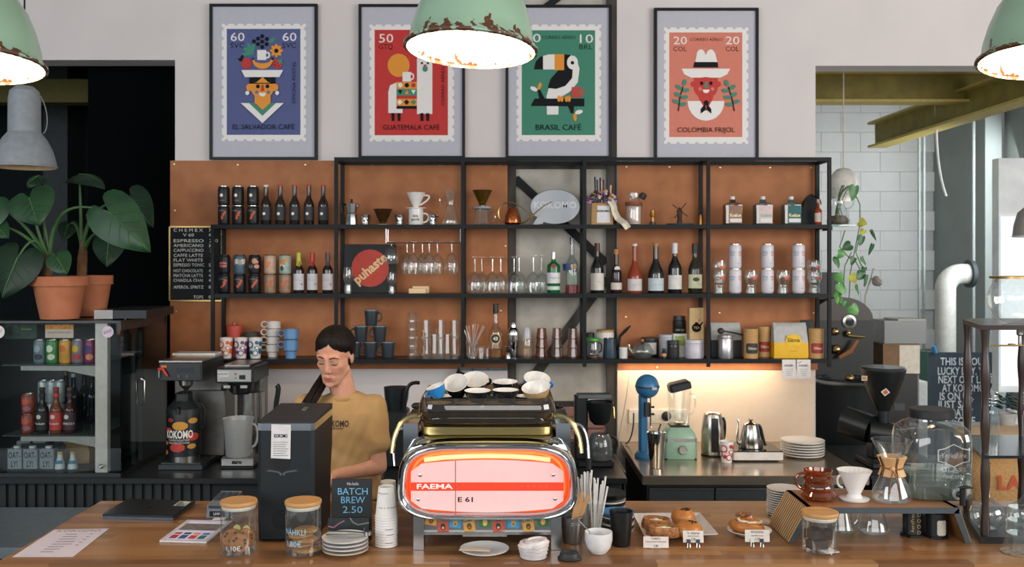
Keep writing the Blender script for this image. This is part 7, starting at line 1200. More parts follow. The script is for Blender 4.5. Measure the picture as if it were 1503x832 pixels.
L, k = C(892, 764, 24); plates('black-rimmed plate of the dark stack behind the straws', L, 26 * k, 7, .0125, lambda q: m('14181b', .25) if q == 6 or q % 2 else m('d2cfcc', .3), group='dark plates behind the straws')
L, k = C(906, 788, 23); plates('plate of the stack topped by a blue plate', L, 25 * k, 6, .012, lambda q: m('2a6a9a', .25) if q == 5 else (m('1a1e21', .25) if q % 2 else m('d2cfcc', .3)), group='plates topped by a blue one')
L, k = C(911.5, 804, 14); lathe('black_tumbler', None, [(0, 0), (13 * k, 0), (13.4 * k, 1 * k), (17.3 * k, 48 * k), (17.5 * k, 50 * k), (16.6 * k, 50 * k), (12.6 * k, 3 * k), (0, 2 * k)], m('101416', .35), L, seg=32); tag(bpy.data.objects['black_tumbler'], 'tall black cup beside the white bowl', 'cup')
# pastry plate
c0 = Q(988, 775); t = thing('pastry_plate', 'large rectangular white plate holding two buns and two pastries', 'plate', c0); z0 = ZQ + .0008
inner = [Q(x, y, z0 + .004) for x, y in ((955, 787), (1030, 785), (1014, 762), (944, 762))]; outer = [Q(x, y, z0 + .022) for x, y in ((946, 786), (1054, 783), (1027, 752), (929, 753))]; f_ = lambda P_, dz: [tuple(p - c0 + Vector((0, 0, dz))) for p in P_]
G().loft([f_(inner, -.003), f_(outer, -.004), f_(outer, 0), f_(inner, .001)], m('c9c5c4', .3)).ob('plate', t, smooth=0)
BUN = m('c07c36', .35, 0, .2, 14, .05, c2='9a5a22'); PAS = m('a86c30', .45, 0, .35, 60, .8, c2='6f3f1a')
def bun(label, px, py, r, h, Yo=0.):
    L = Q(px, py, z0 + .0145) + Vector((0, Yo, 0)); t = thing('bread_bun', label, 'bun', L, 0, 'glazed buns'); lathe('bun', t, [(0, 0), (r * .85, .001), (r, h * .35), (r * .93, h * .65), (r * .6, h * .93), (0, h)], BUN, seg=28)
    for q in range(26): a = random.uniform(0, 6.28); d = random.uniform(0, r * .45); G().ball(.0042, .0022, .0014, m('14110f', .6), (0, 0, 0), None, 6, 4).ob('poppy_seed', t, (d * math.cos(a) + .006, d * math.sin(a) - .004, h * math.sqrt(max(0, 1 - (d / r) ** 2 * .62)) + .0005), (0, 0, random.uniform(0, 180)))
bun('glazed bun with dark seeds at the back of the pastry plate', 1004, 769, .044, .052, .018); bun('glazed bun with dark seeds at the front of the pastry plate', 1011, 785, .047, .048, .0)
def danish(label, px, py, rx, ry, h, rz):
    L = Q(px, py, z0 + .0145); t = thing('pastry', label, 'pastry', L, rz, 'filled pastries'); f2_ = lambda z, a, b: [(a * math.copysign(abs(math.cos(q)) ** .75, math.cos(q)) * (1 + .04 * math.sin(9 * q)), b * math.copysign(abs(math.sin(q)) ** .75, math.sin(q)), z) for q in [2 * math.pi * i / 28 for i in range(28)]]
    G().loft([f2_(0, rx * .95, ry * .95), f2_(h * .5, rx, ry), f2_(h, rx * .86, ry * .84), f2_(h * .92, rx * .6, ry * .56), f2_(h * .6, rx * .5, ry * .45)], PAS).ob('pastry', t, smooth=60); G().ball(rx * .5, ry * .42, h * .22, m('b5a55c', .4, 0, .5, 60, .4, c2='d8d0b8'), (0, 0, h * .72)).ob('filling', t)
    for q in range(3): G().ball(rx * .14, ry * .14, h * .14, m(['a5483a', 'd5cfc0', '4a5a2c'][q], .4), (rx * .25 * (q - 1), ry * .1 * (-1) ** q, h * .86), None, 10, 6).ob('topping', t)
danish('filled flaky pastry at the back of the pastry plate', 963, 774, .052, .040, .034, -18); danish('filled flaky pastry at the front of the pastry plate', 974, 786, .060, .036, .034, 4)
def pricecard(label, px, py, w, h, lines, clips, tilt=-8):
    L = Q(px, py); k = L.y / F; t = thing('price_card', label, 'price card', L, 0, 'white price cards'); t.rotation_euler = (R(tilt), 0, R(-1)); slab('card', t, -w * k / 2, w * k / 2, 0, .0012, (9 if clips else 1) * k, (9 + h if clips else h) * k, m('cfc5bd', .7)); base = (9 if clips else 0)
    for q, (s_, z, wd_) in enumerate(lines): text('lettering', t, s_, (5 if q != 1 else 3.4) * k, INK, (0, -.0005, (base + h * z) * k), wid=w * wd_ * k)
    if not clips: box('stand', t, (16 * k, .02, 1.6 * k), glass('dfe3e6', 0, .3), (0, .012, 0))
    for i_, cx in enumerate(clips): c = box('binder_clip', t, (5.4 * k, .010, 5.2 * k), m('1d3038', .4) if not (len(clips) == 2 and i_ == 0 and px > 1080) else m('b5cdb8', .4), (cx * k, .0, base * k - .5 * k), bev=.001); tube('clip_wire', c, [(-1.6 * k, -.006, 0), (-2.2 * k, -.007, -6 * k), (0, -.007, -8 * k), (2.2 * k, -.007, -6 * k), (1.6 * k, -.006, 0)], .5 * k, CHROME, 5)
pricecard('white price card standing below the flaky pastries', 963, 805, 37, 17, (('TOMATI-', .82, .38), ('mozzarellasai', .58, .80), ('2,80', .22, .18)), ())
pricecard('white price card with two black clips below the buns', 1018, 805.5, 30, 17, (('Tee - sibulapirukas', .80, .62), ('sweet cheese', .56, .55), ('3,00', .30, .2)), (-7, 6.5))
L, k = C(1100, 793, 30); lathe('small_plate', None, [(0, 0), (19 * k, 0), (22 * k, 1.5 * k), (32 * k, 7 * k), (32 * k, 8 * k), (21 * k, 3 * k), (0, 2.4 * k)], CERAM, L, seg=36); tag(bpy.data.objects['small_plate'], 'small white plate under the iced cinnamon bun', 'plate')
t = thing('cinnamon_bun', 'iced cinnamon swirl bun on a small white plate', 'bun', L + Vector((-3 * k, 0, .0088))); sp = [((3 + q * 1.15) * k * math.cos(q * .62), (3 + q * 1.15) * k * .8 * math.sin(q * .62), (14 - q * .32) * k + .004) for q in range(20)]; G().tube(sp, [7 * k] * 19 + [3 * k], BUN, seg=10).ob('swirl', t, smooth=60); lathe('base', t, [(0, 0), (20 * k, .5 * k), (25 * k, 6 * k), (22 * k, 13 * k), (0, 14 * k)], BUN, seg=24, sc=(1, .8, 1))
for q in range(7): a = q * .9; tube('icing_stroke', t, [((6 + 2.4 * q) * k * math.cos(a + d), (6 + 2.4 * q) * k * .8 * math.sin(a + d), (21.5 - q * .9) * k) for d in (0, .35, .7, 1.05)], [1 * k, 2.2 * k, 2 * k, .8 * k], m('d3c6b4', .4), 6)
for q in range(6): G().ball(4 * k, 3 * k, 3 * k, m('7a4a24', .6, 0, .4, 60, .4), ((-13 + 3 * q) * k, (4 - 2 * (q % 3)) * k, (24 + 2 * (q % 2)) * k), None, 8, 6).ob('nut_crumb', t)
pricecard('white price card with one pale and one dark clip before the cinnamon bun', 1112, 804.5, 36, 17.5, (('MOONISAI', .80, .5), ('vanilla bun', .52, .5), ('3,20', .25, .2)), (-8, 6), -6)
tag(box('napkin_pad', None, (.050, .045, .010), m('b9a48c', .7), Q(1121, 767), (0, 0, -6), bev=.001), 'small pad of brown napkins beside the white plate stack', 'napkins'); tag(box('black_clip', None, (.03, .02, .012), m('14181a', .5), Q(1134, 756), (0, 0, 20), bev=.003), 'small black clip lying by the white plate stack', 'clip')
L, k = C(1151, 762, 22); plates('white plate of the tall stack left of the wooden riser', L, 25 * k, 12, .0085, lambda q: m('d0cdca', .3), group='tall stack of white plates')
# wooden riser
DKE = m('3a444a', .5); zr2 = ZQ + .120
YR0, YR1 = Q(1300, 745, zr2).y, Q(1300, 721, zr2).y + .02
t = thing('wooden_riser', 'wooden display riser with slanted ends and dark edges', 'stand', Vector((ux(1300, YR0), YR0, ZQ + .0008))); rx0, rx1 = ux(1186, YR0) - t.location.x, ux(1408, YR0) - t.location.x; zt_ = zr2 - t.location.z; dep = YR1 - YR0; xo0 = ux(1170, YR0) - t.location.x - .028; xo1 = ux(1420, YR0) - t.location.x + .012
slab('top_board', t, rx0, rx1, .002, dep, zt_ - .018, zt_, m('8a5c34', .4, 0, .12, 7, .03, stretch=(.3, 5, 5), c2='7a4e2a')); slab('dark_edge', t, rx0, rx1, 0, .002, zt_ - .020, zt_, DKE)
RIB = m('9a7a4e', .6, 0, .06, 30)
for s_, xt, xb in ((-1, rx0, xo0), (1, rx1, xo1)):
    G().loft([[(xb, y, 0), (xb - s_ * .016, y, 0), (xt - s_ * .016, y, zt_), (xt, y, zt_)] for y in (.002, dep)], m('84582f', .45, 0, .15, 9, c2='6a4422')).ob('end_panel', t, smooth=0); G().loft([[(xb, y, 0), (xb - s_ * .018, y, 0), (xt - s_ * .018, y, zt_ - .018), (xt, y, zt_)] for y in (0, .002)], DKE).ob('dark_edge', t, smooth=0)
    for q in range(14):
        y = .006 + (dep - .012) * q / 13; tube('rib', t, [(xb + s_ * .001, y, .002), (xt + s_ * .001, y, zt_ - .002)], .0035, RIB, 5)
def RS(px, py, r=0.):
    z = zr2 + .0008; Y = F * (EYE - z) / (py - CY); Yc = Y + r * Y / F; return Vector(((px - CX) * Yc / F, Yc, z)), Yc / F
AMB = glass('d88a38', 0, .05)
L, k = RS(1201, 738, 23); t = thing('amber_mug', 'bulging amber ribbed glass mug on the riser', 'mug', L); lathe('body', t, [(0, 0), (18 * k, 0), (24 * k, 4 * k), (24.5 * k, 8 * k), (20.5 * k, 13 * k), (22.5 * k, 17 * k), (22 * k, 21 * k), (19 * k, 25 * k), (21 * k, 29 * k), (21 * k, 33 * k), (18.5 * k, 36 * k), (20 * k, 40 * k), (20.5 * k, 43 * k), (19 * k, 43 * k), (17 * k, 36 * k), (16 * k, 6 * k), (0, 3 * k)], AMB, seg=36); mug_handle(t, -19 * k, 15 * k, 38 * k, 14 * k, 2.2 * k, AMB, -1)
L, k = RS(1254, 738, 20); t = thing('coffee_dripper', 'white ceramic ribbed cone dripper on the riser', 'dripper', L); lathe('saucer_ring', t, [(0, .5 * k), (20 * k, 0), (21.5 * k, 2.5 * k), (12 * k, 4 * k), (9 * k, 9 * k)], CERAM, seg=36); lathe('cone', t, [(8 * k, 5 * k), (9.5 * k, 10 * k), (24 * k, 42 * k), (25 * k, 43.5 * k), (23.5 * k, 43 * k), (8 * k, 10 * k)], CERAM, seg=36); mug_handle(t, -17 * k, 18 * k, 36 * k, 8 * k, 1.8 * k, CERAM, -1)
for q in range(20): a = q * .314; tube('inner_rib', t, [(8.5 * k * math.cos(a), 8.5 * k * math.sin(a), 12 * k), (22.8 * k * math.cos(a + .3), 22.8 * k * math.sin(a + .3), 42 * k)], .5 * k, CERAM, 4)
L, k = RS(1309, 741, 26); t = thing('pour_over_carafe', 'hourglass glass coffee carafe with wooden collar and leather tie', 'coffee maker', L); lathe('flask', t, [(0, 1 * k), (24 * k, 0), (28 * k, 4 * k), (27 * k, 14 * k), (13 * k, 44 * k), (11 * k, 50 * k), (12 * k, 58 * k), (27 * k, 86 * k), (28.5 * k, 89 * k)], CLEAR, seg=40); lathe('rim', t, [(28.2 * k, 88 * k), (29 * k, 89 * k), (28.2 * k, 90 * k)], CLEAR, seg=40)
MW = m('d0a878', .55, 0, .1, 10, c2='c09464')
for a0, a1 in ((-150, -96), (-84, 20), (40, 190)): lathe('wood_collar', t, [(15.5 * k, 36 * k), (19.5 * k, 38 * k), (15.5 * k, 48 * k), (16 * k, 54 * k), (21 * k, 65 * k), (17.5 * k, 66 * k), (12.6 * k, 52 * k), (15.5 * k, 36 * k)], MW, seg=14, arc=(a0, a1))
LT_ = m('7a4a2a', .7); tube('leather_tie', t, [(16.8 * k * math.cos(a), 16.8 * k * math.sin(a), (51 + 2 * math.sin(a)) * k) for a in [q * .3927 for q in range(16)]], 1.1 * k, LT_, 6, closed=True); G().ball(3.6 * k, 3.6 * k, 3.6 * k, MW, (-6 * k, -17.5 * k, 50 * k)).ob('tie_bead', t)
for x in (-14, 2): tube('tie_end', t, [(-6 * k, -18 * k, 48 * k), (x * .7 * k, -21 * k, 34 * k), (x * k, -26 * k, 16 * k)], .9 * k, LT_, 6)
L, k = RS(1367, 735, 40); t = thing('drink_dispenser', 'big square-shouldered glass water dispenser with black lid and tap', 'drink dispenser', L)
def sq(z, a, e=5.): return [(a * k * math.copysign(abs(math.cos(q)) ** (2 / e), math.cos(q)), a * k * math.copysign(abs(math.sin(q)) ** (2 / e), math.sin(q)), z * k) for q in [2 * math.pi * i / 40 for i in range(40)]]
G().loft([sq(0, 40), sq(4, 45), sq(12, 46.5), sq(84, 46.5), sq(97, 44), sq(106, 37, 3.5), sq(110, 31, 2), sq(114, 30, 2)], CLEAR, caps=False).ob('glass_body', t, smooth=50); lathe('lid', t, [(30.5 * k, 113 * k), (31.5 * k, 114 * k), (31.5 * k, 124 * k), (30 * k, 126 * k), (0, 126 * k)], m('16191b', .5), seg=40); G().loft([sq(2, 39), sq(12, 45), sq(36, 45), sq(36.5, 44)], glass('e9f2ee', 0, .03)).ob('water', t, smooth=50)
G().loft([sq(-.0, 38), sq(2, 40)], glass('9aaaa4', 0, .1)).ob('glass_base', t)
EMB = glass('ffffff', .1, .28)
sh_ = [(-22, 74), (-22, 58), (-12, 56), (0, 50), (12, 56), (22, 58), (22, 74), (12, 76), (0, 82), (-12, 76), (-22, 74)]; tube('embossed_shield', t, [((x + 11) * k, -46.8 * k, z * k) for x, z in sh_], .8 * k, EMB, 6)
for s_, z, sz, wd_ in (('Yorkshire', 66, 11, 36), ('GLASS', 46, 8, 36), ('FINE 1938', 36, 7, 30)): G().text(s_, sz * k, EMB, wid=wd_ * k).ob('embossed_lettering', t, (11 * k, -46.9 * k, z * k))
lathe('tap_washer', t, [(8.5 * k, 0), (8.5 * k, 2 * k), (5 * k, 2.5 * k), (0, 2.5 * k)], m('b9bcbc', .3, .6), (17 * k, -46.8 * k, 12 * k), (90, 0, 0), 20); tube('tap', t, [(17 * k, -47 * k, 12 * k), (17 * k, -60 * k, 12 * k)], 4.5 * k, BLK); tube('tap_body', t, [(17 * k, -60 * k, 22 * k), (17 * k, -60 * k, -1 * k)], 4.2 * k, BLK); tube('tap_lever', t, [(13 * k, -60 * k, 23 * k), (22 * k, -61 * k, 25 * k), (31 * k, -62 * k, 24 * k)], [2.6 * k, 2.4 * k, 1 * k], BLK)
t, r, h = lidjar('wide glass jar with wooden lid holding dark brownies', 1203.5, 816, 25.5, 52, 'brownie_jar'); J = t.location
for q, (dx, dy, dz, rz, lb) in enumerate(((-.012, -.006, .006, 20, 'bottom brownie in the wide jar'), (.012, .006, .036, -15, 'upper right brownie in the wide jar'), (-.016, .008, .038, 40, 'upper left brownie in the wide jar'))): tag(box('brownie', None, (.060, .045, .028), m('2a1a14', .8, 0, .4, 60, .6, c2='46301f'), J + Vector((dx, dy, dz + .004)), (0, 0, rz), bev=.004), lb, 'brownie', 'brownies in the wide jar')
tag(box('wax_paper', None, (.05, .05, .002), m('c9c6c2', .6), J + Vector((.020, -.022, .0052)), (0, 0, 20)), 'crumpled white paper at the bottom of the brownie jar', 'paper')
L, k = C(1244, 786, 22); t = thing('glass_server', 'glass coffee server standing under the left end of the riser', 'server', L + Vector((-.02, .02, 0))); lathe('flask', t, [(0, .5 * k), (20 * k, 0), (22 * k, 4 * k), (16 * k, 30 * k), (15 * k, 36 * k)], CLEAR, seg=30); mug_handle(t, 17 * k, 8 * k, 32 * k, 10 * k, 1.6 * k, CLEAR); lathe('collar', t, [(15 * k, 35 * k), (16 * k, 36 * k), (15 * k, 38 * k)], BLK, seg=30)
L, k = C(1282, 786, 20); t = thing('glass_carafe', 'small conical glass carafe under the middle of the riser', 'carafe', L); lathe('flask', t, [(0, .5 * k), (19 * k, 0), (22 * k, 5 * k), (20 * k, 12 * k), (14.5 * k, 36 * k), (15.5 * k, 40 * k)], CLEAR, seg=30); lathe('rim', t, [(15 * k, 39 * k), (16.5 * k, 40 * k), (15 * k, 41 * k)], CLEAR, seg=30)
L, k = C(1339, 790, 17); t = thing('coffee_press', 'black plunger coffee press under the riser', 'coffee press', L); lathe('flange', t, [(0, 0), (18 * k, 0), (18 * k, 3 * k), (13 * k, 4 * k)], BLKM, seg=6); lathe('cylinder', t, [(0, 3 * k), (13.5 * k, 3 * k), (13.5 * k, 40 * k), (0, 40 * k)], m('15191c', .35), seg=30); GD = m('a88a52', .5); G().text('AeroPress', 7 * k, GD).ob('lettering', t, (-5 * k, -13.4 * k, 22 * k), (0, -90, 0))
for q in range(4): lathe('scale_ring', t, [(2.0 * k, 0), (2.6 * k, .3 * k), (2.0 * k, .6 * k)], GD, (4 * k, -13.2 * k, (7 + 8.5 * q) * k), (90, 0, 0), 12)
L, k = C(1374, 792, 16); t = thing('filter_holder', 'black round holder with a cream label under the right end of the riser', 'holder', L); lathe('tray', t, [(0, 0), (17 * k, 0), (17 * k, 3 * k), (0, 3 * k)], BLK, seg=8); lathe('cup', t, [(0, 3 * k), (14.5 * k, 3 * k), (15.5 * k, 36 * k), (14.5 * k, 36 * k), (13.5 * k, 5 * k)], m('12171a', .4), seg=30); patch(t, 'cream_label', 15 * k, m('b9b3a4', .7), 8, 16 * k, 14 * k, 22 * k, ell=False, rr=1.02)
tag(box('grey_card_reader', None, (.055, .05, .05), m('4a5156', .5), Q(1364, 776), (0, 0, 8), bev=.004), 'grey box behind the coffee press under the riser', 'box')
# ---- cold drip tower
zp = P(1445, 476, 3.28)
WD = m('2a201c', .3, 0, .3, 12, c2='3a2a22', stretch=(4, 4, .5)); YT0, YT1 = 3.23, 3.42
bx = Q(1440, 793); t = thing('cold_drip_tower', 'dark wooden cold drip coffee tower with glass vessels at the right edge', 'coffee tower', Vector((ux(1490, 3.32), 3.32, ZQ + .0008))); tl = t.location
def dT(px, py, Y): return P(px, py, Y) - tl
hx = [(1439, 3.22), (1560, 3.22), (1590, 3.40), (1540, 3.62), (1424, 3.62), (1413, 3.56)]
def hexp(z, s_=1.): return [((ux(px, Y) - tl.x) * s_, (Y - tl.y) * s_, z) for px, Y in hx]
ztop = dT(0, 475, 3.3).z; zmid = dT(0, 662, 3.3).z
G().loft([hexp(0), hexp(.022)], m('171a1c', .35)).ob('base', t, smooth=0); G().loft([hexp(ztop - .016), hexp(ztop)], m('2c1d18', .25)).ob('top_plate', t, smooth=0); G().loft([hexp(zmid - .010, .97), hexp(zmid, .97)], m('1d2224', .2)).ob('middle_plate', t, smooth=0)
for px, Y in ((1446, 3.25), (1420, 3.575), (1550, 3.25), (1500, 3.59)):
    x = ux(px, Y) - tl.x; g = G(); n = 40; g.lathe([(.0135 + .0022 * math.sin(q * 2 * math.pi / 10 + .8), .022 + (ztop - .038) * q / n) for q in range(n + 1)], WD, (x, Y - tl.y, 0), None, 12); g.ob('turned_post', t)
r_ = .105; gb = dT(1497, 440, 3.32); lathe('glass_globe', t, [(.02, -.085), (.055, -.075), (.085, -.05), (r_, -.01), (r_ * 1.0, .02), (.09, .055), (.072, .075)], CLEAR, tuple(gb), None, 36); lathe('gold_ring', t, [(.073, .074), (.096, .074), (.096, .082), (.073, .083)], BRASS, tuple(gb), None, 36); lathe('valve', t, [(.02, -.085), (.011, -.10), (.011, -.12), (.006, -.125), (.006, -.16)], STEEL, tuple(gb), None, 14); tube('gold_arm', t, [dT(1450, 507, 3.24), dT(1545, 507, 3.24)], .003, BRASS)
lathe('valve_knob', t, [(.012, 0), (.012, .006), (0, .007)], BRASS, tuple(dT(1485, 507, 3.3)), None, 12)
for px in (1455, 1512):
    c = dT(px, 0, 3.31); tube('coil', t, [(c.x + .020 * math.cos(q * .6), c.y + .020 * math.sin(q * .6), dT(0, 576, 3.31).z - q * .0011) for q in range(40)], .003, CLEAR, 6); lathe('glass_column', t, [(.024, zmid + .001), (.025, zmid + .12), (.020, zmid + .125), (.021, zmid + .135)], CLEAR, (c.x, c.y, 0), None, 22)
for px in (1449, 1508):
    c = dT(px, 0, 3.33); lathe('round_flask', t, [(0, .023), (.03, .024), (.052, .045), (.058, .075), (.05, .10), (.02, .125), (.010, .14), (.009, .23), (.011, .24)], CLEAR, (c.x, c.y, 0), None, 28); lathe('cork', t, [(.010, .225), (.012, .25), (0, .25)], m('a07a3c', .6), (c.x, c.y, 0), None, 12)
L, k = C(1497, 817, 22); lathe('coaster', None, [(0, 0), (26 * k, 0), (26 * k, 1 * k), (0, 1 * k)], m('a89f88', .7, 0, .5, 60, c2='6a4a4a'), L, seg=32); tag(bpy.data.objects['coaster'], 'round patterned coaster under the stacked tumblers at the right edge', 'coaster')
for q in range(3): tumbler(['bottom', 'middle', 'top'][q] + ' upturned ribbed tumbler of the stack at the right edge', L + Vector((0, 0, 1.4 * k + q * 19 * k)), 45 - 3 * q, 27, CLEAR, 'tumblers stacked at the right edge', False, True, k)
# ================= right back room =================
# black stand and shop grinder beside the steel counter
t = thing('black_cabinet', 'low black cabinet carrying the shop grinder right of the steel counter', 'cabinet', (0, 0, 0)); slab('body', t, 1.93, 2.41, 5.02, 5.84, 0, .76, m('0f1416', .5)); slab('top', t, 1.92, 2.42, 5.01, 5.845, .76, .78, m('15191b', .35))
L = Vector((ux(1290, 5.3), 5.3, .7808)); u = 5.3 / F; t = thing('shop_grinder', 'black shop coffee grinder with a large hopper at the right', 'grinder', L); BK = m('14181a', .35, .2)
box('base', t, (.18, .26, .03), BK, bev=.01); box('column', t, (.07, .10, .16), BK, (0, .05, .03), bev=.01); 
def zz(py): return EYE - (py - CY) * u - L.z
lathe('hopper', t, [(10 * u, zz(602)), (11 * u, zz(598)), (22 * u, zz(575)), (30 * u, zz(552)), (32 * u, zz(542))], BK, (6 * u, 0, 0), None, 30); lathe('hopper_rim', t, [(32 * u, zz(543)), (32.6 * u, zz(541)), (30 * u, zz(538)), (0, zz(538))], m('2a2e30', .25), (6 * u, 0, 0), None, 30); lathe('throat', t, [(9 * u, zz(620)), (9 * u, zz(602)), (11 * u, zz(600))], BLKM, (6 * u, 0, 0), None, 20)
tube('motor_housing', t, [(-42 * u, .10, zz(620)), (-12 * u, .0, zz(630))], 21 * u, BK, 20); tube('burr_housing', t, [(-18 * u, -.02, zz(632)), (14 * u, -.04, zz(636))], 16 * u, BK, 20); lathe('front_cap', t, [(0, .012), (12 * u, .010), (15 * u, 0), (16 * u, -.02)], m('2c3234', .15, .6), (12 * u, -.05, zz(634)), (90, 0, 0), 24)
prism('warning_triangle', t, [(-4 * u, -4 * u), (4 * u, -4 * u), (0, 5 * u)], .001, m('c98a5c', .6), (-34 * u, -.012, zz(623)), (0, 0, 18)); tube('bag_clamp', t, [(8 * u, -.06, zz(650)), (8 * u, -.08, zz(668)), (8 * u, -.05, zz(675))], .008, BLK)
for px, py, c, s_, rt in ((1304.5, 576, 'b8604a', 7, 45), (1275, 556, 'c08a5a', 6, 0)):
    st = G().box((s_ * 1.3 * u, .001, s_ * 1.3 * u), m('cfc4b8', .6), base=False).ob('sticker', t, (ux(px, 5.15) - L.x, -.105 if rt else -.09, EYE - (py - CY) * 5.18 / F - L.z), (24, rt, 10 if rt else -16)); G().box((s_ * .85 * u, .0006, s_ * .85 * u), m(c, .6), base=False).ob('sticker_print', st, (0, -.0011, 0))
# roaster
YO = 6.5; u = YO / F; L = Vector((ux(1238, YO), YO, 0)); t = thing('coffee_roaster', 'black drum coffee roaster with brass fittings in the back room', 'coffee roaster', L); RB_ = m('15181a', .4, .3)
def rz_(py): return EYE - (py - CY) * u
slab('body', t, -46 * u, 44 * u, 0, .5, .62, rz_(470), RB_); G().loft([[(45 * u * math.cos(R(a)) * 1.0 - 1 * u, y, rz_(470) + 34 * u * math.sin(R(a))) for a in range(0, 181, 15)] for y in (0, .5)], m('2a1f18', .4)).ob('drum_top', t); slab('hopper_box', t, -44 * u, 0, .1, .4, rz_(440), rz_(400), RB_)
lathe('sight_glass', t, [(9 * u, 0), (10 * u, .012), (6.5 * u, .016), (6 * u, .004), (0, .004)], STEEL, (8 * u, 0, rz_(472)), (90, 0, 0), 24); lathe('sight_pane', t, [(6 * u, 0), (0, .001)], m('1a2a2a', .1), (8 * u, -.004, rz_(472)), (90, 0, 0), 20)
for x, y, r in ((5, 488, 4), (-14, 486, 6), (-12, 512, 7), (4, 490, 3)): G().ball(r * u, r * u, r * u, m('c9a878', .12, 1), (x * u, -.03, rz_(y)), None, 14, 8).ob('brass_knob', t)
tube('wooden_handle', t, [(-10 * u, -.05, rz_(524)), (6 * u, -.06, rz_(514)), (16 * u, -.06, rz_(498))], [.014, .018, .012], m('8a5a30', .5)); tube('brass_bar', t, [(4 * u, -.04, rz_(492)), (27 * u, -.05, rz_(494))], .008, BRASS)
lathe('cooling_tray', t, [(0, rz_(700)), (50 * u, rz_(700)), (52 * u, rz_(560)), (53 * u, rz_(555)), (50 * u, rz_(553)), (48 * u, rz_(557)), (0, rz_(557))], m('181c1e', .4, .3), (-6 * u, -.22, 0), None, 36); lathe('tray_rim', t, [(52 * u, rz_(556)), (54 * u, rz_(553)), (50 * u, rz_(550))], STEEL, (-6 * u, -.22, 0), None, 36); G().ball(7 * u, 7 * u, 5 * u, BRASS, (-8 * u, -.22, rz_(549)), None, 14, 8).ob('brass_knob', t)
for sx in (-1, 1): slab('leg', t, sx * 38 * u - .04, sx * 38 * u + .04, .05, .45, 0, .62, RB_)
slab('tray_stand', t, -40 * u, 28 * u, -.36, -.1, 0, rz_(700), RB_)
t = thing('black_control_box', 'black box with metal trim right of the roaster', 'cabinet', Vector((ux(1318, 6.62), 6.62, 0))); u = 6.62 / F; slab('body', t, -22 * u, 29 * u, 0, .4, 0, EYE - (550 - CY) * u, m('101416', .4)); slab('side_trim', t, 29 * u, 31 * u, .0, .4, .3, EYE - (550 - CY) * u, m('6a6a6a', .4, .6)); slab('name_plate', t, -6 * u, 10 * u, -.004, 0, EYE - (602 - CY) * u, EYE - (592 - CY) * u, m('3a3f42', .4))
zb = EYE - (549.5 - CY) * u + .002
t = thing('cardboard_box', 'cardboard box with a white side standing on the black box', 'box', Vector((ux(1316, 6.66), 6.66, zb))); slab('box', t, -20 * u, 33 * u, .0, .3, 0, 42 * u, m('7d6247', .8)); slab('white_side', t, 4 * u, 34 * u, -.003, -.0002, 0, 42 * u, m('d3ccbc', .7)); slab('lid_flap', t, -21 * u, 34 * u, -.01, .31, 42.2 * u, 43.5 * u, m('84694c', .8))
t = thing('plastic_bin', 'translucent grey plastic bin of packs on the cardboard box', 'bin', Vector((ux(1326, 6.68), 6.68, zb + 43.8 * u))); 
for a in ((-28, 34, 0, .01), (-28, 34, .24, .25)): slab('bin_wall', t, a[0] * u, a[1] * u, a[2], a[3], 0, 34 * u, glass('c9cccc', .1, .4))
for x in (-28, 33): slab('bin_wall', t, x * u, (x + 1) * u, .01, .24, 0, 34 * u, m('c2c3c1', .5))
slab('bin_floor', t, -27 * u, 33 * u, .01, .24, 0, .006, m('b9bab8', .5)); slab('brown_pack', t, -20 * u, 22 * u, .08, .2, .007, 24 * u, m('6a5038', .8)); slab('bin_lid', t, -8 * u, 34 * u, .0, .25, 34.2 * u, 36 * u, m('b5b1aa', .5))
t = thing('desk_lamp', 'small grey-beige clip lamp rising behind the roaster', 'lamp', Vector((ux(1268, 7.2), 7.2, EYE - (470 - CY) * 6.5 / F - .2))); u = 6.9 / F; tube('stem', t, [(0, 0, 0), (2 * u, 0, .34), (9 * u, 0, .45), (15 * u, 0, .55)], .006, m('a9a39a', .5)); lathe('head', t, [(3 * u, 0), (8 * u, .02), (8.5 * u, .05), (4 * u, .07), (0, .07)], m('8f877e', .5), (13 * u, -.02, .43), (30, 40, 0), 18)
tag(slab('lamp_post_block', None, ux(1258, 7.2), ux(1278, 7.2), 7.1, 7.25, 0, t.location.z, m('14181a', .6)), 'dark flue box behind the roaster', 'box')
# poster board and boxes
Y = 8.0; u = Y / F; t = thing('lucky_day_poster', 'dark blue-grey poster reading This Is Your Lucky Day', 'poster', Vector((ux(1424, Y), Y, EYE - (668 - CY) * u))); zq = lambda py: EYE - (py - CY) * u - t.location.z
slab('board', t, -62 * u, 62 * u, 0, .02, 0, zq(517), m('2c3a44', .7, 0, .1)); PT_ = m('d2d8da', .7)
for s_, py, w_, xc in (('THIS IS YOUR', 531, 70, -9), ('LUCKY DAY. YOUR', 545, 88, -4), ('NEXT OAT LATTE', 557.5, 86, -4), ('AT KOKOMO', 570, 62, -10), ('IS ON US.', 582, 50, -20), ('JUST SAY', 594, 52, -22), ('AN OATLY', 606, 52, -22), ('CODE', 618, 34, -10), ('TO YOU.', 631, 40, -4)): text('lettering', t, s_, 11 * u / .7, PT_, (xc * u, -.002, zq(py)), wid=w_ * u, bold=.012)
slab('cup_print', t, 30 * u, 52 * u, -.0015, 0, zq(640), zq(575), m('8fa0a8', .7)); lathe('cup_print', t, [(0, 0), (12 * u, 0)], PT_, (41 * u, -.002, zq(575)), (90, 0, 0), 16)
tag(slab('poster_crate', None, ux(1360, 8.0), ux(1490, 8.0), 7.95, 8.3, 0, t.location.z - .001, m('5a5f5c', .8)), 'grey crate carrying the lucky day poster', 'crate')
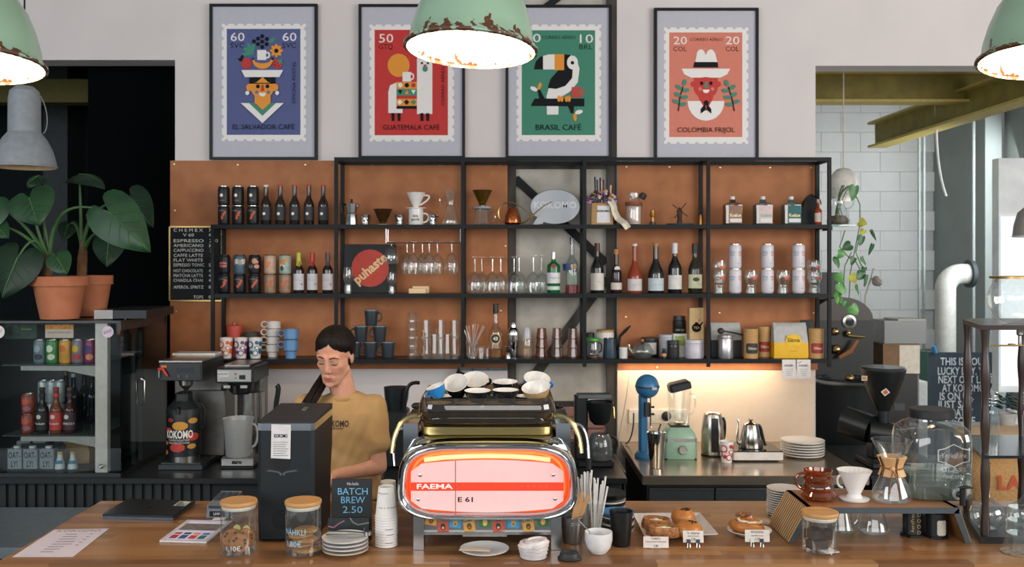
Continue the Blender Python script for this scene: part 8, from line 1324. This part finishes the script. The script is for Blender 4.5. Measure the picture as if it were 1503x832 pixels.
tag(slab('white_box_stack', None, ux(1346, 7.5), ux(1362, 7.5), 7.5, 7.7, 0, EYE - (560 - CY) * 7.5 / F, m('c9cfd0', .7), .01), 'tall stack of white paper goods left of the poster', 'paper goods')
tag(slab('green_crate', None, ux(1338, 7.85), ux(1363, 7.85), 7.85, 7.93, 0, EYE - (515 - CY) * 7.85 / F, m('123a2e', .7), .01), 'dark green board behind the white paper goods', 'board')
tag(G().tube([P(1370, 508, 7.99), P(1373, 518, 7.99)], .02, m('2c7ab0', .5)).ob('blue_tape', None), 'blue tape on the top edge of the poster', 'tape')
# burlap sacks
SK = m('b08a58', .9, 0, .12, 90, .5, c2='9a744a'); SKR = m('a8492f', .9)
def sack(label, c, sx, sy, sz, rz, word=None, mat=SK):
    t = thing('burlap_sack', label, 'sack', c, rz, 'burlap coffee sacks'); n = 30; rg = []
    for i in range(11):
        q = -1 + 2 * i / 10; e = (1 - abs(q) ** 3.2) ** .5 if abs(q) < 1 else 0; w_ = sx * (.90 + .10 * e)
        rg.append([(w_ * math.copysign(abs(math.cos(a)) ** .55, math.cos(a)) * (.3 + .7 * e if abs(q) > .99 else (.55 + .45 * e)), sy * math.copysign(abs(math.sin(a)) ** .55, math.sin(a)) * (.55 + .45 * e) , sz * (1 + q)) for a in [2 * math.pi * k / n for k in range(n)]])
    b = G().loft(rg, mat).ob('sack', t, smooth=70)
    for s_, x, z, sz_ in (word or ()): text('stencil', t, s_, sz_, SKR, (x, -sy * .985, z), (-6, 0, 0), bold=.03)
    return t
sack('upper burlap coffee sack with red stencil behind the drip tower', Vector((2.95, 5.30, .463)), .46, .24, .20, -4, (('LA', -.25, .26, .10), ('ROR', .18, .22, .12))); sack('lower burlap coffee sack on the floor behind the drip tower', Vector((2.96, 5.34, .001)), .48, .26, .23, 3)
sack('pale burlap coffee sack on top of the pile with green stencil', Vector((3.0, 5.40, .865)), .42, .2, .045, -6, None, m('c2a684', .9, 0, .1, 90, .5))
tag(lathe('paper_cup_white', None, [(0, 0), (.035, 0), (.048, .11), (.044, .11), (0, .01)], m('d5d8d8', .5), Vector((ux(1487, 7.2), 7.2, .6808)), seg=20), 'white cup on the table beyond the drip tower', 'cup')
t = thing('back_table', 'white table in the back room beyond the drip tower', 'table', Vector((3.75, 7.15, 0))); slab('table_top', t, -.45, .6, -.35, .15, .65, .68, m('b9bcbb', .5))
for x in (-.4, .55):
    for y in (-.3, .1): slab('leg', t, x - .02, x + .02, y - .02, y + .02, 0, .65, m('8a8d8c', .5))
t = thing('small_plant', 'small leafy green plant on the back room table', 'plant', Vector((ux(1478, 7.1), 7.1, .6808))); lathe('pot', t, [(0, 0), (.05, 0), (.07, .10), (.06, .10)], m('b9b5ae', .6), seg=18)
for k in range(18): a = k * 2.4; G().ball(.035, .02, .008, LF, (0, 0, 0), None, 8, 5).ob('leaf', t, (.06 * math.cos(a), .06 * math.sin(a), .13 + .006 * k), (20 * math.sin(a), 25 * math.cos(a), math.degrees(a)))
# glass bracket shelf with pothos beside the rack
t = thing('bracket_shelf', 'small glass shelf fixed to the end of the steel rack', 'shelf', Vector((SX(1217) + .0125, YS, ZA - .002))); slab('glass_plate', t, 0, .14, -.01, .17, -.006, 0, glass('b9d6cf', 0, .2)); slab('bracket', t, 0, .008, 0, .16, -.03, -.006, BLKM)
u = 5.68 / F; L = Vector((SX(1217) + .084, 5.68, ZA - .0012)); t = thing('trailing_pothos', 'trailing pothos plant in a glass jug at the end of the rack', 'plant', L)
lathe('glass_jug', t, [(0, .5 * u), (15 * u, 0), (17.5 * u, 5 * u), (15 * u, 16 * u), (9.5 * u, 28 * u), (9 * u, 36 * u), (14 * u, 50 * u), (17 * u, 55 * u)], CLEAR, seg=30); lathe('roots', t, [(0, 1 * u), (13 * u, 2 * u), (14.5 * u, 7 * u), (10 * u, 14 * u), (0, 15 * u)], m('5a5040', .8, 0, .4, 60, .8), seg=20); mug_handle(t, 10 * u, 24 * u, 46 * u, 12 * u, 1.4 * u, CLEAR)
GS = m('4a6a34', .6); LP_ = [m('2f6a30', .4, 0, .15, 20), m('4a8a38', .4, 0, .15, 20), m('a8a83a', .5, 0, .2, 20), m('25552a', .4)]
for q in range(7): tube('stem', t, bez((random.uniform(-8, 8) * u, random.uniform(-6, 6) * u, 6 * u), (random.uniform(-6, 2) * u, 0, 24 * u), (random.uniform(-8, 4) * u, 0, 44 * u), (random.uniform(0, 16) * u, -8 * u, 58 * u)), .7 * u, GS, 5)
def pl_(px, py, Y=5.60): return P(px, py, Y) - L
vines = [[(1252, 278), (1262, 300), (1262, 330), (1256, 360), (1248, 400), (1246, 440), (1244, 462)], [(1240, 338), (1236, 352), (1232, 362), (1244, 376), (1256, 384), (1262, 395)], [(1262, 345), (1256, 370), (1262, 385), (1270, 400), (1268, 420)], [(1250, 370), (1240, 390), (1238, 420), (1232, 445)]]
for vn in vines: tube('vine', t, [pl_(x, y) for x, y in vn], .8 * u, GS, 5)
def hleaf(px, py, w, h, rt, c):
    pts = [(0, -.5), (.28, -.25), (.46, .05), (.5, .25), (.42, .42), (.22, .5), (0, .38), (-.22, .5), (-.42, .42), (-.5, .25), (-.46, .05), (-.28, -.25)]; p = pl_(px, py, 5.59 + random.uniform(-.03, .03)); v = [(0, -.004, 0)] + [(x * w * u, .006 * abs(x) * 2 + .004 * math.sin(7 * z), z * h * u) for x, z in pts]; f = [(0, i, i % 12 + 1) for i in range(1, 13)]
    G().add(v, f, LP_[c]).ob('leaf', t, p, (random.uniform(-12, 12), rt, random.uniform(-30, 30)), smooth=80)
for a in ((1253, 283, 17, 25, 10, 0), (1266, 327, 14, 14, -70, 2), (1266, 341, 9, 12, 30, 2), (1264, 353, 13, 17, 20, 3), (1243, 362, 15, 16, 60, 3), (1235, 373, 14, 12, -80, 1), (1229, 385, 11, 20, -5, 0), (1252, 383, 12, 14, 30, 3), (1268, 383, 7, 16, -15, 0), (1232, 408, 15, 17, -20, 1), (1251, 408, 16, 12, 80, 2), (1262, 405, 15, 17, 50, 3), (1271, 412, 6, 20, 10, 3), (1236, 424, 16, 20, -25, 1), (1228, 434, 11, 14, 15, 1), (1233, 443, 13, 14, 0, 1), (1241, 447, 10, 10, 40, 0), (1254, 455, 17, 18, -35, 1), (1259, 425, 6, 18, 5, 0), (1282, 345, 5, 20, -25, 3), (1278, 366, 6, 20, 20, 3), (1268, 396, 8, 10, 10, 3)): hleaf(*a)
